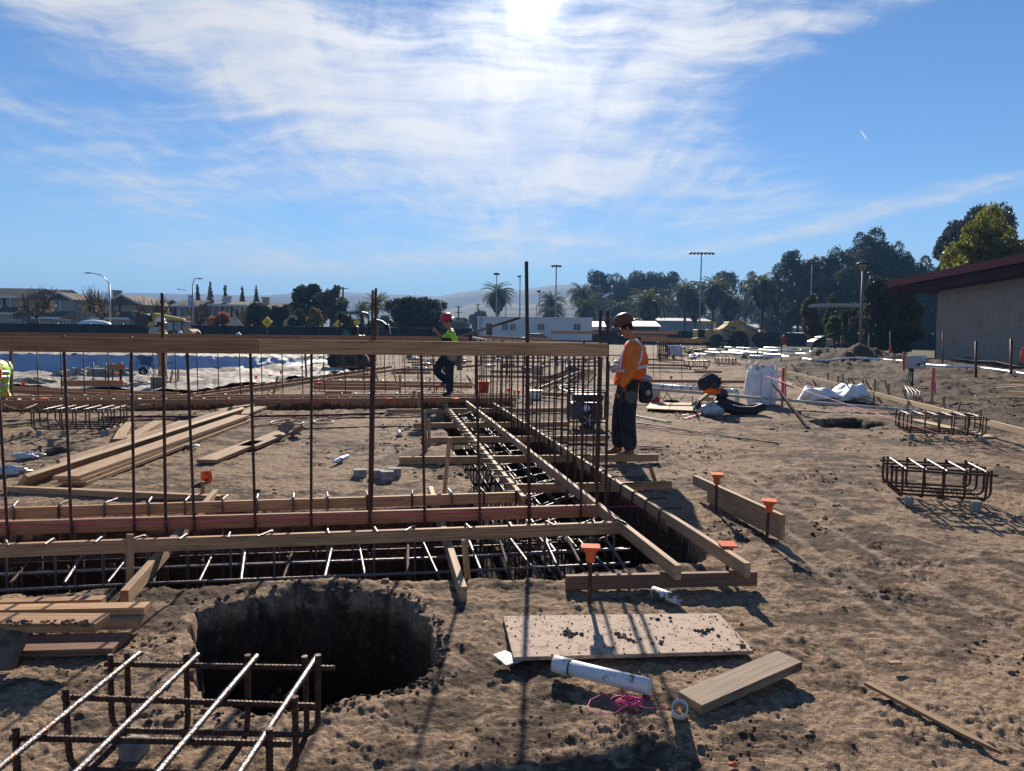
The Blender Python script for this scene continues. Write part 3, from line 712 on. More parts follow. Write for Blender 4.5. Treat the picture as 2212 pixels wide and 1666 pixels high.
footing_cage((-1.125, 2.18), R(-1.5), .79, 1.08, .315, 4, 5, 'large rebar cage in the near left corner beside the pit', .0108, ((-.22, -.02), (.40, .05), (-.3, .27)), .16, .05)
footing_cage((4.15, 7.15), R(-15), .80, .62, .29, 5, 4, 'low rusty rebar cage standing alone on the dirt at right', .0115, ((-.28, -.27), (.28, -.27), (.1, .27)))
footing_cage((6.85, 11.75), R(-14), 1.1, .75, .31, 6, 4, 'dark rusty rebar cage before the pale batter board at right', .0115, ((-.36, -.3), (0, -.3), (.37, -.27)), 0)
footing_cage((-6.55, 11.15), R(8), 1.05, .8, .31, 6, 4, 'spread rebar cage left of the long plank pile', .0115, ((-.33, -.25), (-.05, -.3), (.35, -.25)), 0)
# ---- lumber lying about
def flat(a, b, wdt, th, lab, m=WOODP, z=0.0, za=None, zb=None, name='loose_plank', group=None, cat='plank'):
    """plank lying flat; a,b pixels of its centre line at each end"""
    pa = G(a[0], a[1], (z if za is None else za) + th / 2); pb = G(b[0], b[1], (z if zb is None else zb) + th / 2)
    return board(name, pa, pb, wdt, th, m, lab, group, cat)
GP = 'planks of the long pile at left'
flat((160, 1046), (535, 906), .24, .04, 'bottom wide plank of the long pile at left', z=.0, group=GP)
flat((150, 1040), (527, 902), .23, .04, 'middle wide plank of the long pile at left', z=.042, group=GP)
flat((140, 1033), (523, 899), .24, .04, 'top wide weathered plank of the long pile at left', z=.084, group=GP)
pa, pb = G(45, 1044, .05), G(520, 890, .11)
board('loose_plank', pa, pb, .05, .19, WOODP, 'plank tipped on edge behind the long pile at left', GP, 'plank', up=Vector((.55, .2, .8)))
pa, pb = G(130, 1006, .09), G(512, 884, .10)
board('loose_plank', pa, pb, .04, .14, WOODP, 'farther plank leaning against the back of the long pile at left', GP, 'plank', up=Vector((-.5, .1, .85)))
edge_board((20, 1050), (478, 1070), .055, 'long narrow board lying across the near end of the plank pile', WOODP, h=.06, w=.07, name='loose_board')
flat((255, 951), (275, 914), .14, .04, 'short plank offcut lying behind the long pile, nearest the dark cage', z=0, group='short offcuts behind the plank pile')
flat((276, 949), (342, 911), .15, .04, 'short plank offcut behind the long pile, in the middle of three', z=.0, group='short offcuts behind the plank pile')
flat((325, 942), (397, 911), .16, .04, 'short plank offcut behind the long pile, closest to the pile', z=.0, group='short offcuts behind the plank pile')
flat((446, 997), (552, 955), .24, .045, 'short wide plank lying flat in the middle of the bare dirt', z=.0, group='two planks on the bare dirt')
flat((533, 967), (612, 935), .26, .045, 'wide plank end running to the crumpled cardboard on bare dirt', z=.0, group='two planks on the bare dirt')
flat((500, 902), (560, 880), .3, .04, 'short board end lying past the far end of the plank pile', z=.02)
flat((470, 890), (610, 868), .12, .09, 'heavy timber behind the plank pile in the shade of the far boards', z=.0)
flat((247, 884), (420, 868), .12, .08, 'pale timber lying behind the leftmost far cage, half in shadow', z=.0)
edge_board((-60, 925), (76, 909), .05, 'thin board lying on the dirt at the left edge by the rebar cage', WOODP, h=.04, name='loose_board')
edge_board((0, 949), (70, 930), .05, 'thin lath stretched before the hollow near the left edge', WOODP, h=.03, name='loose_board')
# stack bottom-left
GN = 'lumber stacked by the pit at left'
flat((-120, 1322), (318, 1314), .09, .04, 'dirty stud on the stack by the pit, reaching farthest right', WOOD, z=.09, group=GN, name='stacked_stud')
flat((-120, 1344), (222, 1346), .14, .045, 'top board of the stack by the pit, with crumbled earth on it', WOOD, z=.135, group=GN, name='stacked_board')
flat((-120, 1350), (308, 1337), .15, .05, 'board under the dirty stud in the stack by the pit', WOODP, z=.04, group=GN, name='stacked_board')
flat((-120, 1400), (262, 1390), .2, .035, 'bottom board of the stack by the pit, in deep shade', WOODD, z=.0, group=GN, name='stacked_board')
flat((-100, 1308), (224, 1298), .07, .04, 'thin pale offcut behind the stack by the pit', WOOD, z=.05, group=GN, name='stacked_board')
pA, pB = G(-120, 1372, .14), G(70, 1362, .14); pC, pD = G(30, 1448, .0), G(-140, 1460, .0)
mb = MB(); mb.prism([pA, pB, pC, pD], (0, .004, .018)); o = mb.build('plywood_offcut', mat('plywood_dark', (.16, .11, .08), .9, 0, (14, (.07, .05, .035), .4, .6)), None, loc=pC); tag(o, 'dirty plywood offcut leaning on the lumber stack at the left edge', 'plywood')
# plywood sheet
ply = [G(1087, 1331, .03), G(1551, 1325, .03), G(1629, 1406, .03), G(1109, 1420, .03)]
mp = mat('plywood', (.45, .33, .245), .85, 0, (16, (.25, .175, .125), .48, .66), (60, .3))
mb = MB(); b_ = 0
N = 26
def plyf(u, v):
    p = ply[0].lerp(ply[1], u).lerp(ply[3].lerp(ply[2], u), v); return p
mb.prism([p - Vector((0, 0, .018)) for p in reversed(ply)], (0, 0, .019)); o = mb.build('plywood_sheet', mp, None, loc=ply[0])
uvl = o.data.uv_layers.new(name='UVMap')
for lp in o.data.loops:
    v = o.data.vertices[lp.vertex_index].co; uvl.data[lp.index].uv = (v.x * .8, v.y * .8)
tag(o, 'muddy plywood sheet lying flat on the dirt with clods on it', 'plywood')
# dirty earth clods on the sheet
def clods(name, spots, lab, m=DIRTM, kind='stuff'):
    mb = MB()
    for (p, s) in spots: mb.ell(p, (s * rr.uniform(.8, 1.5), s * rr.uniform(.8, 1.3), s * rr.uniform(.4, .8)), 7, 4, .3, rr.randint(0, 9999))
    o = mb.build(name, m, None, loc=spots[0][0]); tag(o, lab, 'dirt', None, kind); return o
sp = []
for _ in range(240):
    u, v = rr.random(), rr.random(); sp.append((plyf(u, v) + Vector((0, 0, .003)), rr.uniform(.0015, .005)))
for (u0, v0, n_) in [(.27, .52, 20), (.5, .6, 14), (.62, .75, 10), (.86, .5, 10), (.98, .9, 8), (.72, .12, 6)]:
    for _ in range(n_): sp.append((plyf(min(1, max(0, u0 + rr.gauss(0, .03))), min(1, max(0, v0 + rr.gauss(0, .06)))) + Vector((0, 0, .004)), rr.uniform(.004, .013)))
clods('earth_crumbs', sp, 'crumbs of earth scattered over the plywood sheet')
sp = [(G(rr.uniform(15, 190), rr.uniform(1340, 1352), .182) , rr.uniform(.004, .014)) for _ in range(60)]
clods('earth_crumbs', sp, 'crumbled earth lying on the top board of the stack')
# crumbled soil round the mouth of the pit
hp_ = poly(HOLE); sp = []
for _ in range(190):
    i = rr.randrange(len(hp_)); j = (i + 1) % len(hp_); f = rr.random(); x = hp_[i][0] * (1 - f) + hp_[j][0] * f; y = hp_[i][1] * (1 - f) + hp_[j][1] * f
    cx1 = sum(p[0] for p in hp_) / len(hp_); cy1 = sum(p[1] for p in hp_) / len(hp_); k = 1 + abs(rr.gauss(.02, .09)) + (.08 if x < cx1 - .4 else 0); x = cx1 + (x - cx1) * k; y = cy1 + (y - cy1) * k
    sp.append((Vector((x, y, hz(x, y) + .004)), rr.uniform(.004, .016)))
clods('crumbled_soil', sp, 'dark crumbled soil heaped round the mouth of the pit', mat('damp_soil', (.15, .10, .066), .95, 0, (30, (.05, .034, .024), .4, .6), (40, .8)))
# white pipe
def pipe_obj(p, q, r, lab, bands=(), name='white_pipe', ri=None, m=WHITEP, group=None):
    p = Vector(p); q = Vector(q); t = thing(name, (p + q) / 2, lab, 'pipe', group)
    mb = MB(); mb.pipe(p, q, r, ri or r * .88, 22); part(mb, 'pipe_wall', m, t)
    for (f0, f1, k, mm) in bands:
        mb = MB(); mb.pipe(p.lerp(q, f0), p.lerp(q, f1), r * k, r * .9, 22); part(mb, 'coupling', mm, t)
    return t
pl_, pr_ = G(1199, 1434, .04), G(1403, 1484, .036)
pipe_obj(pl_, pr_, .036, 'long dirty white plastic pipe lying before the plywood sheet', [(-.01, .165, 1.07, WHITEP), (.165, .175, 1.1, BLACK)])
pipe_obj(G(1411, 1277, .03), G(1469, 1297, .03), .030, 'short mud-flaked pipe piece lying under the sleeper board', m=mat('flaked_pvc', (.6, .62, .63), .5, 0, (22, (.12, .09, .07), .45, .55)))
pipe_obj(G(1466, 1544, -.01), G(1469, 1528, .09), .033, 'short upright pipe stub beside the heavy block of lumber', name='pipe_stub')
flat((1490, 1519), (1706, 1426), .142, .042, 'short heavy dirt-covered board lying beside the pipe stub', woodmat('lumber_muddy', (.36, .25, .16), (.21, .14, .09), .9), za=.0, zb=.045, name='board_offcut')
# lath on the right foreground
a, b = G(1872, 1479, .012), G(2164, 1632, .006); d = (b - a).normalized(); s_ = Vector((-d.y, d.x, 0)) * .017; L = (b - a).length
mb = MB(); mb.prism([a - s_, b - d * .14 - s_, b, b - d * .12 + s_, a + s_], (0, 0, .014)); o = mb.build('wood_lath', WOODP, None, loc=a); tag(o, 'thin pointed lath lying alone on the dirt in the right foreground', 'lath')
flat((1920, 1432), (1946, 1431), .03, .012, 'small wood chip on the dirt above the thin lath', name='wood_chip', z=.012)
flat((1381, 964), (1430, 966), .03, .02, 'little dark lath lying behind the orange-vest worker', WOODR, name='wood_lath')
# crumpled foil at the corner of the sheet
fo = [G(1064, 1415, .03), G(1092, 1405, .02), G(1132, 1427, .012), G(1093, 1441, .012)]
mb = MB(); mb.grid(lambda u, v: fo[0].lerp(fo[1], u).lerp(fo[3].lerp(fo[2], u), v) + Vector((0, 0, .002 * math.sin(u * 17) * math.cos(v * 13))), 9, 9)
o = mb.build('foil_sheet', mat('foil', (.38, .37, .36), .6, .1, (25, (.2, .17, .14), .45, .6)), None, loc=fo[0]); md = o.modifiers.new('solid', 'SOLIDIFY'); md.thickness = .001; tag(o, 'crumpled white foil wrapper caught under the plywood corner', 'litter')
# pink string tangle
mb = MB(); c = G(1357, 1520, .012)
for k in range(6):
    a0 = rr.random() * 6; ra = rr.uniform(.02, .06); pts = [c + Vector((math.cos(a0 + s) * ra * (1 + .3 * math.sin(3 * s + k)) + rr.uniform(-.003, .003), math.sin(a0 + s) * ra * .6 + rr.uniform(-.003, .003), .012 + .01 * math.sin(2 * s + k))) for s in np.linspace(0, 6.2, 22)]; mb.tube(pts, .0013, 4)
for pl2 in ([(1362, 1512), (1345, 1496), (1300, 1500), (1275, 1512), (1268, 1530), (1290, 1545), (1330, 1540), (1357, 1520)], [(1357, 1518), (1385, 1513), (1400, 1505), (1412, 1500), (1430, 1496)], [(1357, 1520), (1400, 1530), (1440, 1527)]):
    mb.tube([G(x, y, .014 + .004 * math.sin(x)) for x, y in pl2], .0018, 4)
o = mb.build('string_tangle', PINK, None, loc=c); tag(o, 'tangled pink string heaped below the long white pipe', 'string')
mb = MB(); mb.ell(G(1584, 1652, .008), (.018, .012, .008), 8, 5, .2, 4); o = mb.build('orange_scrap', ORANGE, None, loc=G(1584, 1652, 0)); tag(o, 'small orange plastic scrap on the dirt at the bottom edge', 'litter')
# concrete spacer blocks, bottles, cardboard on the inner yard
for i, (x, y, lab) in enumerate([(778, 1023, 'concrete spacer cube lying a little apart on the bare yard'), (815, 1024, 'concrete spacer cube, left one of three touching'), (836, 1027, 'concrete spacer cube in front of the three touching ones'), (853, 1020, 'concrete spacer cube, right one of three touching')]):
    q = G(x, y, .035); mb = MB(); mb.box(q, (.14, .1, .095), rr.uniform(-.3, .3)); o = mb.build('spacer_cube', CONC, None, loc=q, bevel=.005); tag(o, lab, 'spacer block', 'spacer cubes on the bare yard')
def bottle(p, q, lab, band=(.05, .12, .35)):
    p = Vector(p); q = Vector(q); t = thing('plastic_bottle', p, lab, 'bottle', 'empty plastic bottles'); d, s, u = ortho(q - p); m = Matrix((s, u, d)).transposed(); L = (q - p).length
    mb = MB(); mb.lathe([(.0, 0), (.03, .0), (.033, .02), (.03, L * .3), (.033, L * .5), (.033, L * .7), (.014, L * .9), (.014, L)], p, 14, m); part(mb, 'bottle_body', mat('clear_plastic', (.75, .8, .85), .15, 0, (30, (.5, .55, .6), .4, .6), None, .8, .3), t)
    mb = MB(); mb.pipe(p + (q - p) * .45, p + (q - p) * .62, .0335, .033, 14); part(mb, 'bottle_label', mat('label_blue', band, .5), t)
bottle(G(751, 987, .035), G(718, 999, .035), 'crushed clear bottle with a dark label in the middle of the yard')
bottle(G(863, 938, .03), G(861, 930, .05), 'clear bottle end standing out on the yard near the cross boards')
bottle(G(2123, 943, .035), G(2100, 941, .035), 'clear bottle lying beside the block of the dark right cage')
def crumple(name, c, rad, lab, m, cat, seed, wob=.35, n=20):
    mb = MB(); mb.ell(c, rad, n, n // 2 + 2, wob, seed); o = mb.build(name, m, None, loc=c); return tag(o, lab, cat)
CARD = mat('cardboard', (.30, .22, .15), .9, 0, (8, (.18, .13, .09), .4, .6), (20, .5))
c = G(622, 938, 0.04); mb = MB()
for (dx_, dy_, dz_, a_, s1_, s2_) in [(0, 0, .1, .5, .12, .24), (.12, .05, .04, -.6, .25, .1), (.25, -.02, .0, .1, .35, .08), (-.05, .02, .12, 1.0, .1, .2)]:
    m = Matrix.Rotation(a_, 3, 'Y') @ Matrix.Rotation(a_ * 1.3, 3, 'X'); mb.box(c + Vector((dx_, dy_, dz_)), (s1_, s2_, .006), m=m)
o = mb.build('torn_cardboard', CARD, None, loc=c); tag(o, 'torn crumpled cardboard at the end of the plank on the yard', 'litter')
PLAST = mat('clear_film', (.42, .43, .44), .35, 0, (8, (.5, .54, .58), .4, .6), None, .8)
crumple('plastic_scrap', G(412, 962, .03), (.12, .06, .012), 'scrap of clear film beside the plank pile', PLAST, 'litter', 5)
crumple('plastic_bag', G(60, 985, .03), (.16, .1, .04), 'crumpled clear bag on the dirt near the left edge', PLAST, 'litter', 6)
crumple('plastic_bag', G(12, 1018, .04), (.22, .1, .05), 'larger crumpled clear bag cut by the left picture edge', PLAST, 'litter', 7)
crumple('plastic_ball', G(222, 925, .05), (.09, .07, .05), 'shiny dark plastic lump right of the left rebar cage', mat('shiny_plastic', (.12, .13, .15), .12), 'litter', 8, .12)
HOSE = mat('red_hose', (.16, .03, .03), .5); HOSEG = mat('green_hose', (.18, .36, .22), .5); BLK = mat('black_hose', (.018, .018, .02), .5)
def hose(pxs, r, lab, m, z=None, name='hose'):
    pts = [G(x, y, (z or r)) for x, y in pxs]; sm = [pts[0]]
    for i in range(len(pts) - 1):
        p0, p1, p2, p3 = pts[max(i - 1, 0)], pts[i], pts[i + 1], pts[min(i + 2, len(pts) - 1)]
        for k in range(1, 5):
            t = k / 4; sm.append(.5 * ((2 * p1) + (p2 - p0) * t + (2 * p0 - 5 * p1 + 4 * p2 - p3) * t * t + (3 * p1 - p0 - 3 * p2 + p3) * t ** 3))
    mb = MB(); mb.tube(sm, r, 6); o = mb.build(name, m, None, loc=pts[0]); return tag(o, lab, 'hose')
hose([(218, 902), (330, 900), (470, 901), (590, 899), (700, 897), (833, 892)], .022, 'dark red air hose lying across the yard behind the plank pile', HOSE)
hose([(542, 922), (600, 915), (640, 909), (655, 914), (610, 920), (585, 912), (640, 905), (700, 907), (720, 912), (690, 916), (680, 909), (740, 903), (790, 901)], .011, 'thin curled red hose on the yard before the far boards', HOSE)
hose([(600, 928), (700, 925), (800, 922), (890, 921)], .012, 'thin black cable lying straight across the yard', BLK)
hose([(0, 868), (20, 880), (50, 884), (90, 868)], .012, 'pale looped cord hanging at the left edge over the far trench', WOODP, .12)
hose([(1040, 880), (1010, 893), (985, 898), (965, 898)], .012, 'loose cord trailing over the side trench', CARD, .12)
hose([(1367, 912), (1440, 922), (1540, 938), (1681, 958)], .010, 'long thin steel rod lying on the dirt behind the orange-vest worker', DKMET, name='steel_rod')
hose([(1367, 897), (1400, 904), (1450, 913)], .016, 'short greenish rod bundle behind the orange-vest worker', HOSEG, name='rod_bundle')
hose([(1367, 924), (1430, 930), (1480, 939), (1515, 939), (1519, 935), (1490, 931), (1420, 925), (1375, 920)], .007, 'pale extension cord looped on the dirt behind the worker', WOODP, name='extension_cord')
# ---- clods strewn over the dirt (nobody could count them)
tmpl = bmesh.new(); bmesh.ops.create_icosphere(tmpl, subdivisions=1, radius=1); tv = np.array([v.co[:] for v in tmpl.verts]); tf = np.array([[v.index for v in f.verts] for f in tmpl.faces]); tmpl.free()
N = 26000
ang = RNG.uniform(-46, 46, N) * math.pi / 180; rad = 2.0 * np.exp(RNG.uniform(0, 2.6, N)); X = rad * np.sin(ang); Y = rad * np.cos(ang)
den = fbm(X * 1.1 + 9, Y * 1.1, 4, .6); keep = (den > .575 + RNG.uniform(-.05, .14, N)) | ((X - .16 * Y > 5.5) & (Y > 12) & (RNG.random(N) < .5)); X, Y, rad = X[keep], Y[keep], rad[keep]
bad = np.zeros(len(X), bool)
for (pl, *_r) in CUTS: bad |= seg_sd(X, Y, pl) > -.02
X, Y, rad = X[~bad], Y[~bad], rad[~bad]; n_ = len(X)
S = np.exp(RNG.normal(-5.05, .5, n_)) * np.clip(rad / 4.5, .7, 3.2); S = np.minimum(S, .026)
Z = height(X, Y)
V = []; Fa = []
for i in range(n_):
    q = tv * (1 + RNG.normal(0, .22, (len(tv), 1))) * S[i] * np.array([RNG.uniform(.8, 1.5), RNG.uniform(.8, 1.4), RNG.uniform(.5, .8)]) + np.array([X[i], Y[i], Z[i] + S[i] * .18])
    V.append(q); Fa.append(tf + i * len(tv))
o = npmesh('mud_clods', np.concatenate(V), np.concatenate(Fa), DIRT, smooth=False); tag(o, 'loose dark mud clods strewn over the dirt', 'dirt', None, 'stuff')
# ================================================================ middle distance
GFar = 'long form boards across the far trench'
def fb(a, b, lab, z=.18, m=WOODR, h=.09, group=GFar, name='form_board', w=.04): return edge_board(a, b, z, lab, m, w, h, group, name)
fb((-420, 868), (1115, 858), 'nearest long board across the far trench, at the standing foot of the red-hatted worker')
fb((-420, 862), (1110, 853), 'second long board from the front along the far trench', m=WOOD)
fb((-420, 857), (1106, 849.5), 'third long board from the front along the far trench', m=WOOD)
fb((-60, 832), (388, 848), 'slightly slanting far board, upper one of a pair beside the left-edge worker', m=WOOD)
fb((-60, 837), (320, 853), 'slightly slanting far board, lower one of a pair beside the left-edge worker')
fb((388, 853), (846, 790), 'long board running diagonally back from the far trench, left one of a pair')
fb((421, 855), (880, 793), 'long board running diagonally back from the far trench, right one of a pair', m=WOODP)
fb((678, 821), (1021, 826), 'board lying left of the red-hatted worker behind his raised knee', m=WOOD)
fb((678, 827), (1021, 832), 'board just before the one behind the raised knee of the bent worker')
fb((678, 834), (866, 836), 'short board ending under the shadowed gap left of the bent worker')
fb((753, 811), (815, 811.5), 'very short far board in front of the excavator tracks')
fb((846, 796), (955, 796.5), 'short far board starting where the diagonal pair ends, upper one')
fb((845, 802), (931, 802.5), 'short far board starting where the diagonal pair ends, lower one')
fb((1030, 810), (1232, 812), 'board crossing behind the orange bucket', m=WOOD)
fb((1030, 779), (1301, 781), 'board far behind the orange bucket among standing rebars', m=WOOD)
fb((1165, 836), (1262, 797), 'pale board receding to the right behind the white box', m=WOODP)
fb((1204, 838), (1264, 797), 'pale board receding just right of its twin behind the generator', m=WOODP)
fb((1171, 847), (1231, 849), 'short board directly right of the white box')
fb((1399, 786), (1489, 788), 'far short board right of the orange vest, upper of two')
fb((1399, 792.5), (1486, 794), 'pale far short board right of the orange vest, lower of two', m=WOODN)
fb((1395, 820), (1618, 822), 'long board running from the orange vest towards the standing white bag')
fb((1060, 800), (1150, 801), 'small board among the receding rebars before the plastic tub')
fb((1165, 822), (1245, 823), 'board just behind the generator pipe loop')
fb((700, 845), (760, 845), 'short offcut on edge between two far boards at centre')
fb((1000, 790), (1040, 786), 'small tilted board in front of the heap of rebar at centre')
GX = 'form boards scattered behind the eye-level board'
i_ = 0
for (x0, y0, x1, y1) in [(880, 781, 1020, 779), (890, 786, 1000, 785), (1095, 790, 1190, 789), (880, 775, 940, 776), (1040, 771, 1180, 772), (1190, 775, 1300, 774), (1310, 790, 1395, 789), (1320, 800, 1390, 801), (1325, 776, 1420, 775), (1420, 766, 1500, 768), (1445, 776, 1490, 777),
                        (730, 791, 790, 789), (1100, 765, 1230, 764), (900, 768, 1000, 767), (1240, 790, 1290, 788), (1290, 766, 1400, 767), (1000, 762, 1100, 763), (1485, 760, 1545, 762), (1500, 800, 1560, 801), (1620, 772, 1660, 774)]:
    fb((x0, y0), (x1, y1), 'small form board lying among the rebars behind the eye-level board', group=GX, m=[WOOD, WOODP, WOODR][i_ % 3]); i_ += 1
# far trench cages with stirrup hooks on the boards
def hooked_row(a, b, z, n, off, lab, group='stirrup rows on the far boards', L=.16, r=.009, both=False):
    pa = G(a[0], a[1], z); pb = G(b[0], b[1], z); t = thing('stirrup_row', pa, lab, 'rebar', group); d = (pb - pa).normalized(); nrm = Vector((-d.y, d.x, 0)) * off
    for i in range(n):
        c = pa.lerp(pb, (i + .5) / n) + Vector((0, 0, .012)); e = c + nrm.normalized() * L * (1 if off > 0 else -1) + d * rr.uniform(-.05, .05)
        if off < 0: e = c - Vector((-d.y, d.x, 0)) * L + d * rr.uniform(-.05, .05)
        mb = MB(); mb.tube([e, c + Vector((0, 0, rr.uniform(-.004, .004))), Vector((c.x, c.y, c.z - .2)) - (e - c).normalized() * -.02], r, 5); part(mb, 'stirrup', STEEL if i % 3 == 0 else RUST, t)
    return t
hooked_row((-60, 864), (1110, 858), .18, 44, -1, 'bright stirrup ends hooked over the nearest far-trench board')
hooked_row((-60, 857), (1100, 849.5), .18, 36, 1, 'stirrup ends hooked over the third far-trench board', r=.008)
hooked_row((392, 853), (840, 791), .18, 26, -1, 'stirrup ends hooked over the diagonal far board')
hooked_row((678, 821), (1015, 826), .18, 22, 1, 'stirrup ends hooked over the board behind the raised knee')
hooked_row((1165, 836), (1262, 797), .18, 40, 1, 'close-set stirrups on the receding board behind the white box', L=.5, r=.007)
hooked_row((1262, 830), (1290, 800), .18, 26, 1, 'close-set stirrups on the rust-coloured receding row behind the generator', L=.6, r=.007)
# brace laths leaning among the far boards
GB = 'wooden braces leaning among the far boards'
for (x0, y0, x1, y1) in [(600, 815, 590, 850), (300, 862, 300, 893), (316, 855, 309, 882), (1060, 1, 1, 1)][:1] + [(690, 855, 690, 838), (975, 835, 979, 850), (864, 812, 864, 850), (808, 800, 818, 823), (848, 802, 858, 825), (690, 818, 702, 828), (929, 819, 929, 838), (903, 800, 903, 822), (925, 787, 925, 802), (373, 802, 366, 832), (385, 797, 384, 830), (1137, 832, 1148, 868), (1229, 877, 1243, 893), (544, 838, 545, 858), (520, 828, 520, 852), (700, 785, 694, 810), (1111, 845, 1113, 870), (1086, 790, 1080, 805)]:
    b = G(x1, y1 + 3, 0); tp = P(x0, y0 - 2, b.y + .05); stake(b, tp, .05, .025, WOODP, 'short wooden brace standing among the far form boards', GB, 'wood_brace')
for (x0, y0, x1, y1, lab) in [(896, 843, 887, 877, 'split wooden stake behind the far board, left of the planted foot'), (905, 846, 905, 882, 'square stake next to the split stake, left of the planted foot'), (24, 722, 25, 860, 'thick dark post beside the vest of the left-edge worker'), (659, 757, 662, 822, 'dark steel post at the right end of the blue tarp')]:
    b = G(x1, y1, 0); tp = P(x0, y0, b.y); mb = MB(); mb.beam(b, tp, .05, .05); o = mb.build('stake_post', WOODR if 'wood' in lab or 'square' in lab else RUST, None, loc=b); tag(o, lab, 'post')
# row of far rebars and the second eye-level board
GR3 = 'far rebars standing in the row behind'
R3a, R3b = G(-60, 866, .0), G(1000, 860, .0); R3a = G(-60, 872, .0); R3b = G(1000, 866, 0); d3 = (R3b - R3a).normalized()
xs = [-25, 79, 130, 179, 232, 281, 329, 377, 424, 469.5, 516, 563, 608, 651, 698, 743, 784, 829, 872, 935, 956, 993]
for i, x in enumerate(xs):
    bt = on_row(x + 4, 866, 0, R3a, d3); bt.z = -.1; tp = on_row(x, 721, 0, R3a, d3); tp.z = 1.47
    rebar([bt, tp], .011, 'far rebar tied to the second eye-level board, in a long row behind the near one', GR3, rib=0, n=6)
for (x, ytop, lab) in [(137, 690, 'far rebar reaching above the boards left of the houses'), ]: pass
eb3 = R3a - Vector((-d3.y, d3.x, 0)) * .03
q0, q1, q2, q3 = on_row(-120, 715, 0, eb3, d3), on_row(300, 720, 0, eb3, d3), on_row(650, 725, 0, eb3, d3), on_row(1012, 732, 0, eb3, d3)
for (p, q, lab) in [(q0, q1, 'left length of the second long board, seen over the top of the near eye-level board'), (q1 + d3 * .004, q2, 'middle length of the second long board, seen over the near eye-level board'), (q2 + d3 * .004, q3, 'right length of the second long board, ending at the red hard hat')]:
    p = p.copy(); q = q.copy(); p.z = 1.42; q.z = 1.42 if q is not q3 else 1.41
    board('tied_board', p + Vector((0, 0, .0)), q, .038, .095, WOODR, lab, 'far board lengths tied at eye level', 'board')
def fboard(x0, y0, x1, y1, Y0, Y1, h, lab, m=WOOD):
    p, q = P(x0, y0, Y0), P(x1, y1, Y1); return board('tied_board', p, q, .04, h, m, lab, 'elevated boards far behind', 'board')
fboard(1050, 737, 1294, 744.5, 22, 20, .10, 'pale elevated board right behind the tallest rebar', WOODN)
fboard(1021, 730, 1050, 737, 30, 22, .10, 'pale elevated board receding from the red hard hat', WOODN)
fboard(1035, 727, 1200, 736, 34, 30, .12, 'elevated board further back under the trailer, right of the red hard hat', WOODR)
fboard(1190, 718, 1300, 719, 50, 50, .2, 'thin elevated board across the foot of the white trailer', WOOD)
fboard(1365, 718, 1464, 719, 50, 50, .22, 'thin elevated board right of the brown hard hat, upper of three', WOOD)
fboard(1365, 726, 1440, 727, 48, 48, .15, 'thin elevated board right of the brown hard hat, middle of three', WOODR)
fboard(1385, 732.5, 1517, 737, 34, 33, .2, 'thick elevated board right of the orange shoulder, lowest of three', WOOD)
GH = 'slender rebars far behind the workers'
hk = [(1396, 740, 820), (1412, 742, 815), (1426, 736, 818), (1456, 737, 800), (1473, 713, 822), (1384, 733, 800), (1440, 728, 770), (1500, 740, 790)]
hk += [(x + rr.uniform(-4, 4), 745 + rr.uniform(0, 14), 800 + rr.uniform(-14, 26)) for x in range(1040, 1310, 9)]
hk += [(x + rr.uniform(-4, 4), 758 + rr.uniform(0, 12), 790 + rr.uniform(-10, 14)) for x in range(850, 1040, 11)]
hk += [(x + rr.uniform(-4, 4), 752 + rr.uniform(0, 10), 780 + rr.uniform(0, 40)) for x in range(1036, 1312, 7)] + [(x + rr.uniform(-5, 5), 758 + rr.uniform(0, 10), 790 + rr.uniform(0, 30)) for x in range(700, 1030, 14)]
hk += [(x, 700 + rr.uniform(-3, 3), 738) for x in (1085, 1150, 1196, 1230, 1260, 1280)] + [(1190 + i * 4.5, 722 - (i % 3), 734) for i in range(11)]
for (x, y0, y1) in hk:
    b = G(x, min(max(y1, 742), 900), 0); tp = P(x - 1, y0, b.y); tp.z = min(tp.z, 2.2)
    rebar([b, tp], .010 if b.y < 35 else .016, 'slender rebar standing in the maze of rebars behind the near workers', GH, rib=0, n=5)
mb = thing('column_cage', G(1432, 781), 'dense upright column cage of rebar right of the orange vest', 'rebar cage')
c = G(1432, 781); MBx = mb
for i in range(12):
    x = -.3 + .6 * (i % 6) / 5; y = -.18 if i < 6 else .2; q = MB(); q.tube([c + Vector((x, y, 0)), c + Vector((x, y, 1.15))], .022, 6); part(q, 'vertical_bar', RUST, mb)
for z in (.15, .4, .65, .9, 1.1):
    q = MB(); q.tube([c + Vector((a, b, z)) for a, b in ((-.32, -.2), (.32, -.2), (.32, .22), (-.32, .22), (-.32, -.2))], .015, 5); part(q, 'tie', RUST, mb)
# bent dark bars poking up past the board (two long sloping bars)
for (lab, dyy) in [('upper one of two long dark bars sloping up toward the white trailer', 0), ('lower one of two long dark bars sloping up toward the white trailer', 3)]:
    p = P(985, 728 + dyy, 24); q = P(1122, 686 + dyy * .8, 20); rebar([p, q], .017, lab, 'two sloping bars by the trailer', rib=0, n=6, name='sloping_bar')
# capped far rebars
for i, (x, y, dy_) in enumerate([(148, 812, 16), (51, 826, 14), (13, 842, 20), (97, 860, 22), (252, 805, 24), (269, 829, 14), (553, 811, 16), (584, 810, 12), (607, 800, 18), (652, 792, 14), (612, 825, 14), (690, 826, 18), (494, 863, 18), (678, 866, 14), (800, 807, 14), (835, 823, 14), (984, 860, 20), (943, 832, 14), (840, 860, 20), (1099, 839, 16), (1120, 843, 16), (1157, 833, 14), (1450, 812, 12), (1556, 815, 12)]):
    capped(x, y, x, y + dy_, 'small orange-capped rebar among the far form boards', 'orange-capped rebars far back', s=.13, shaft=.011)
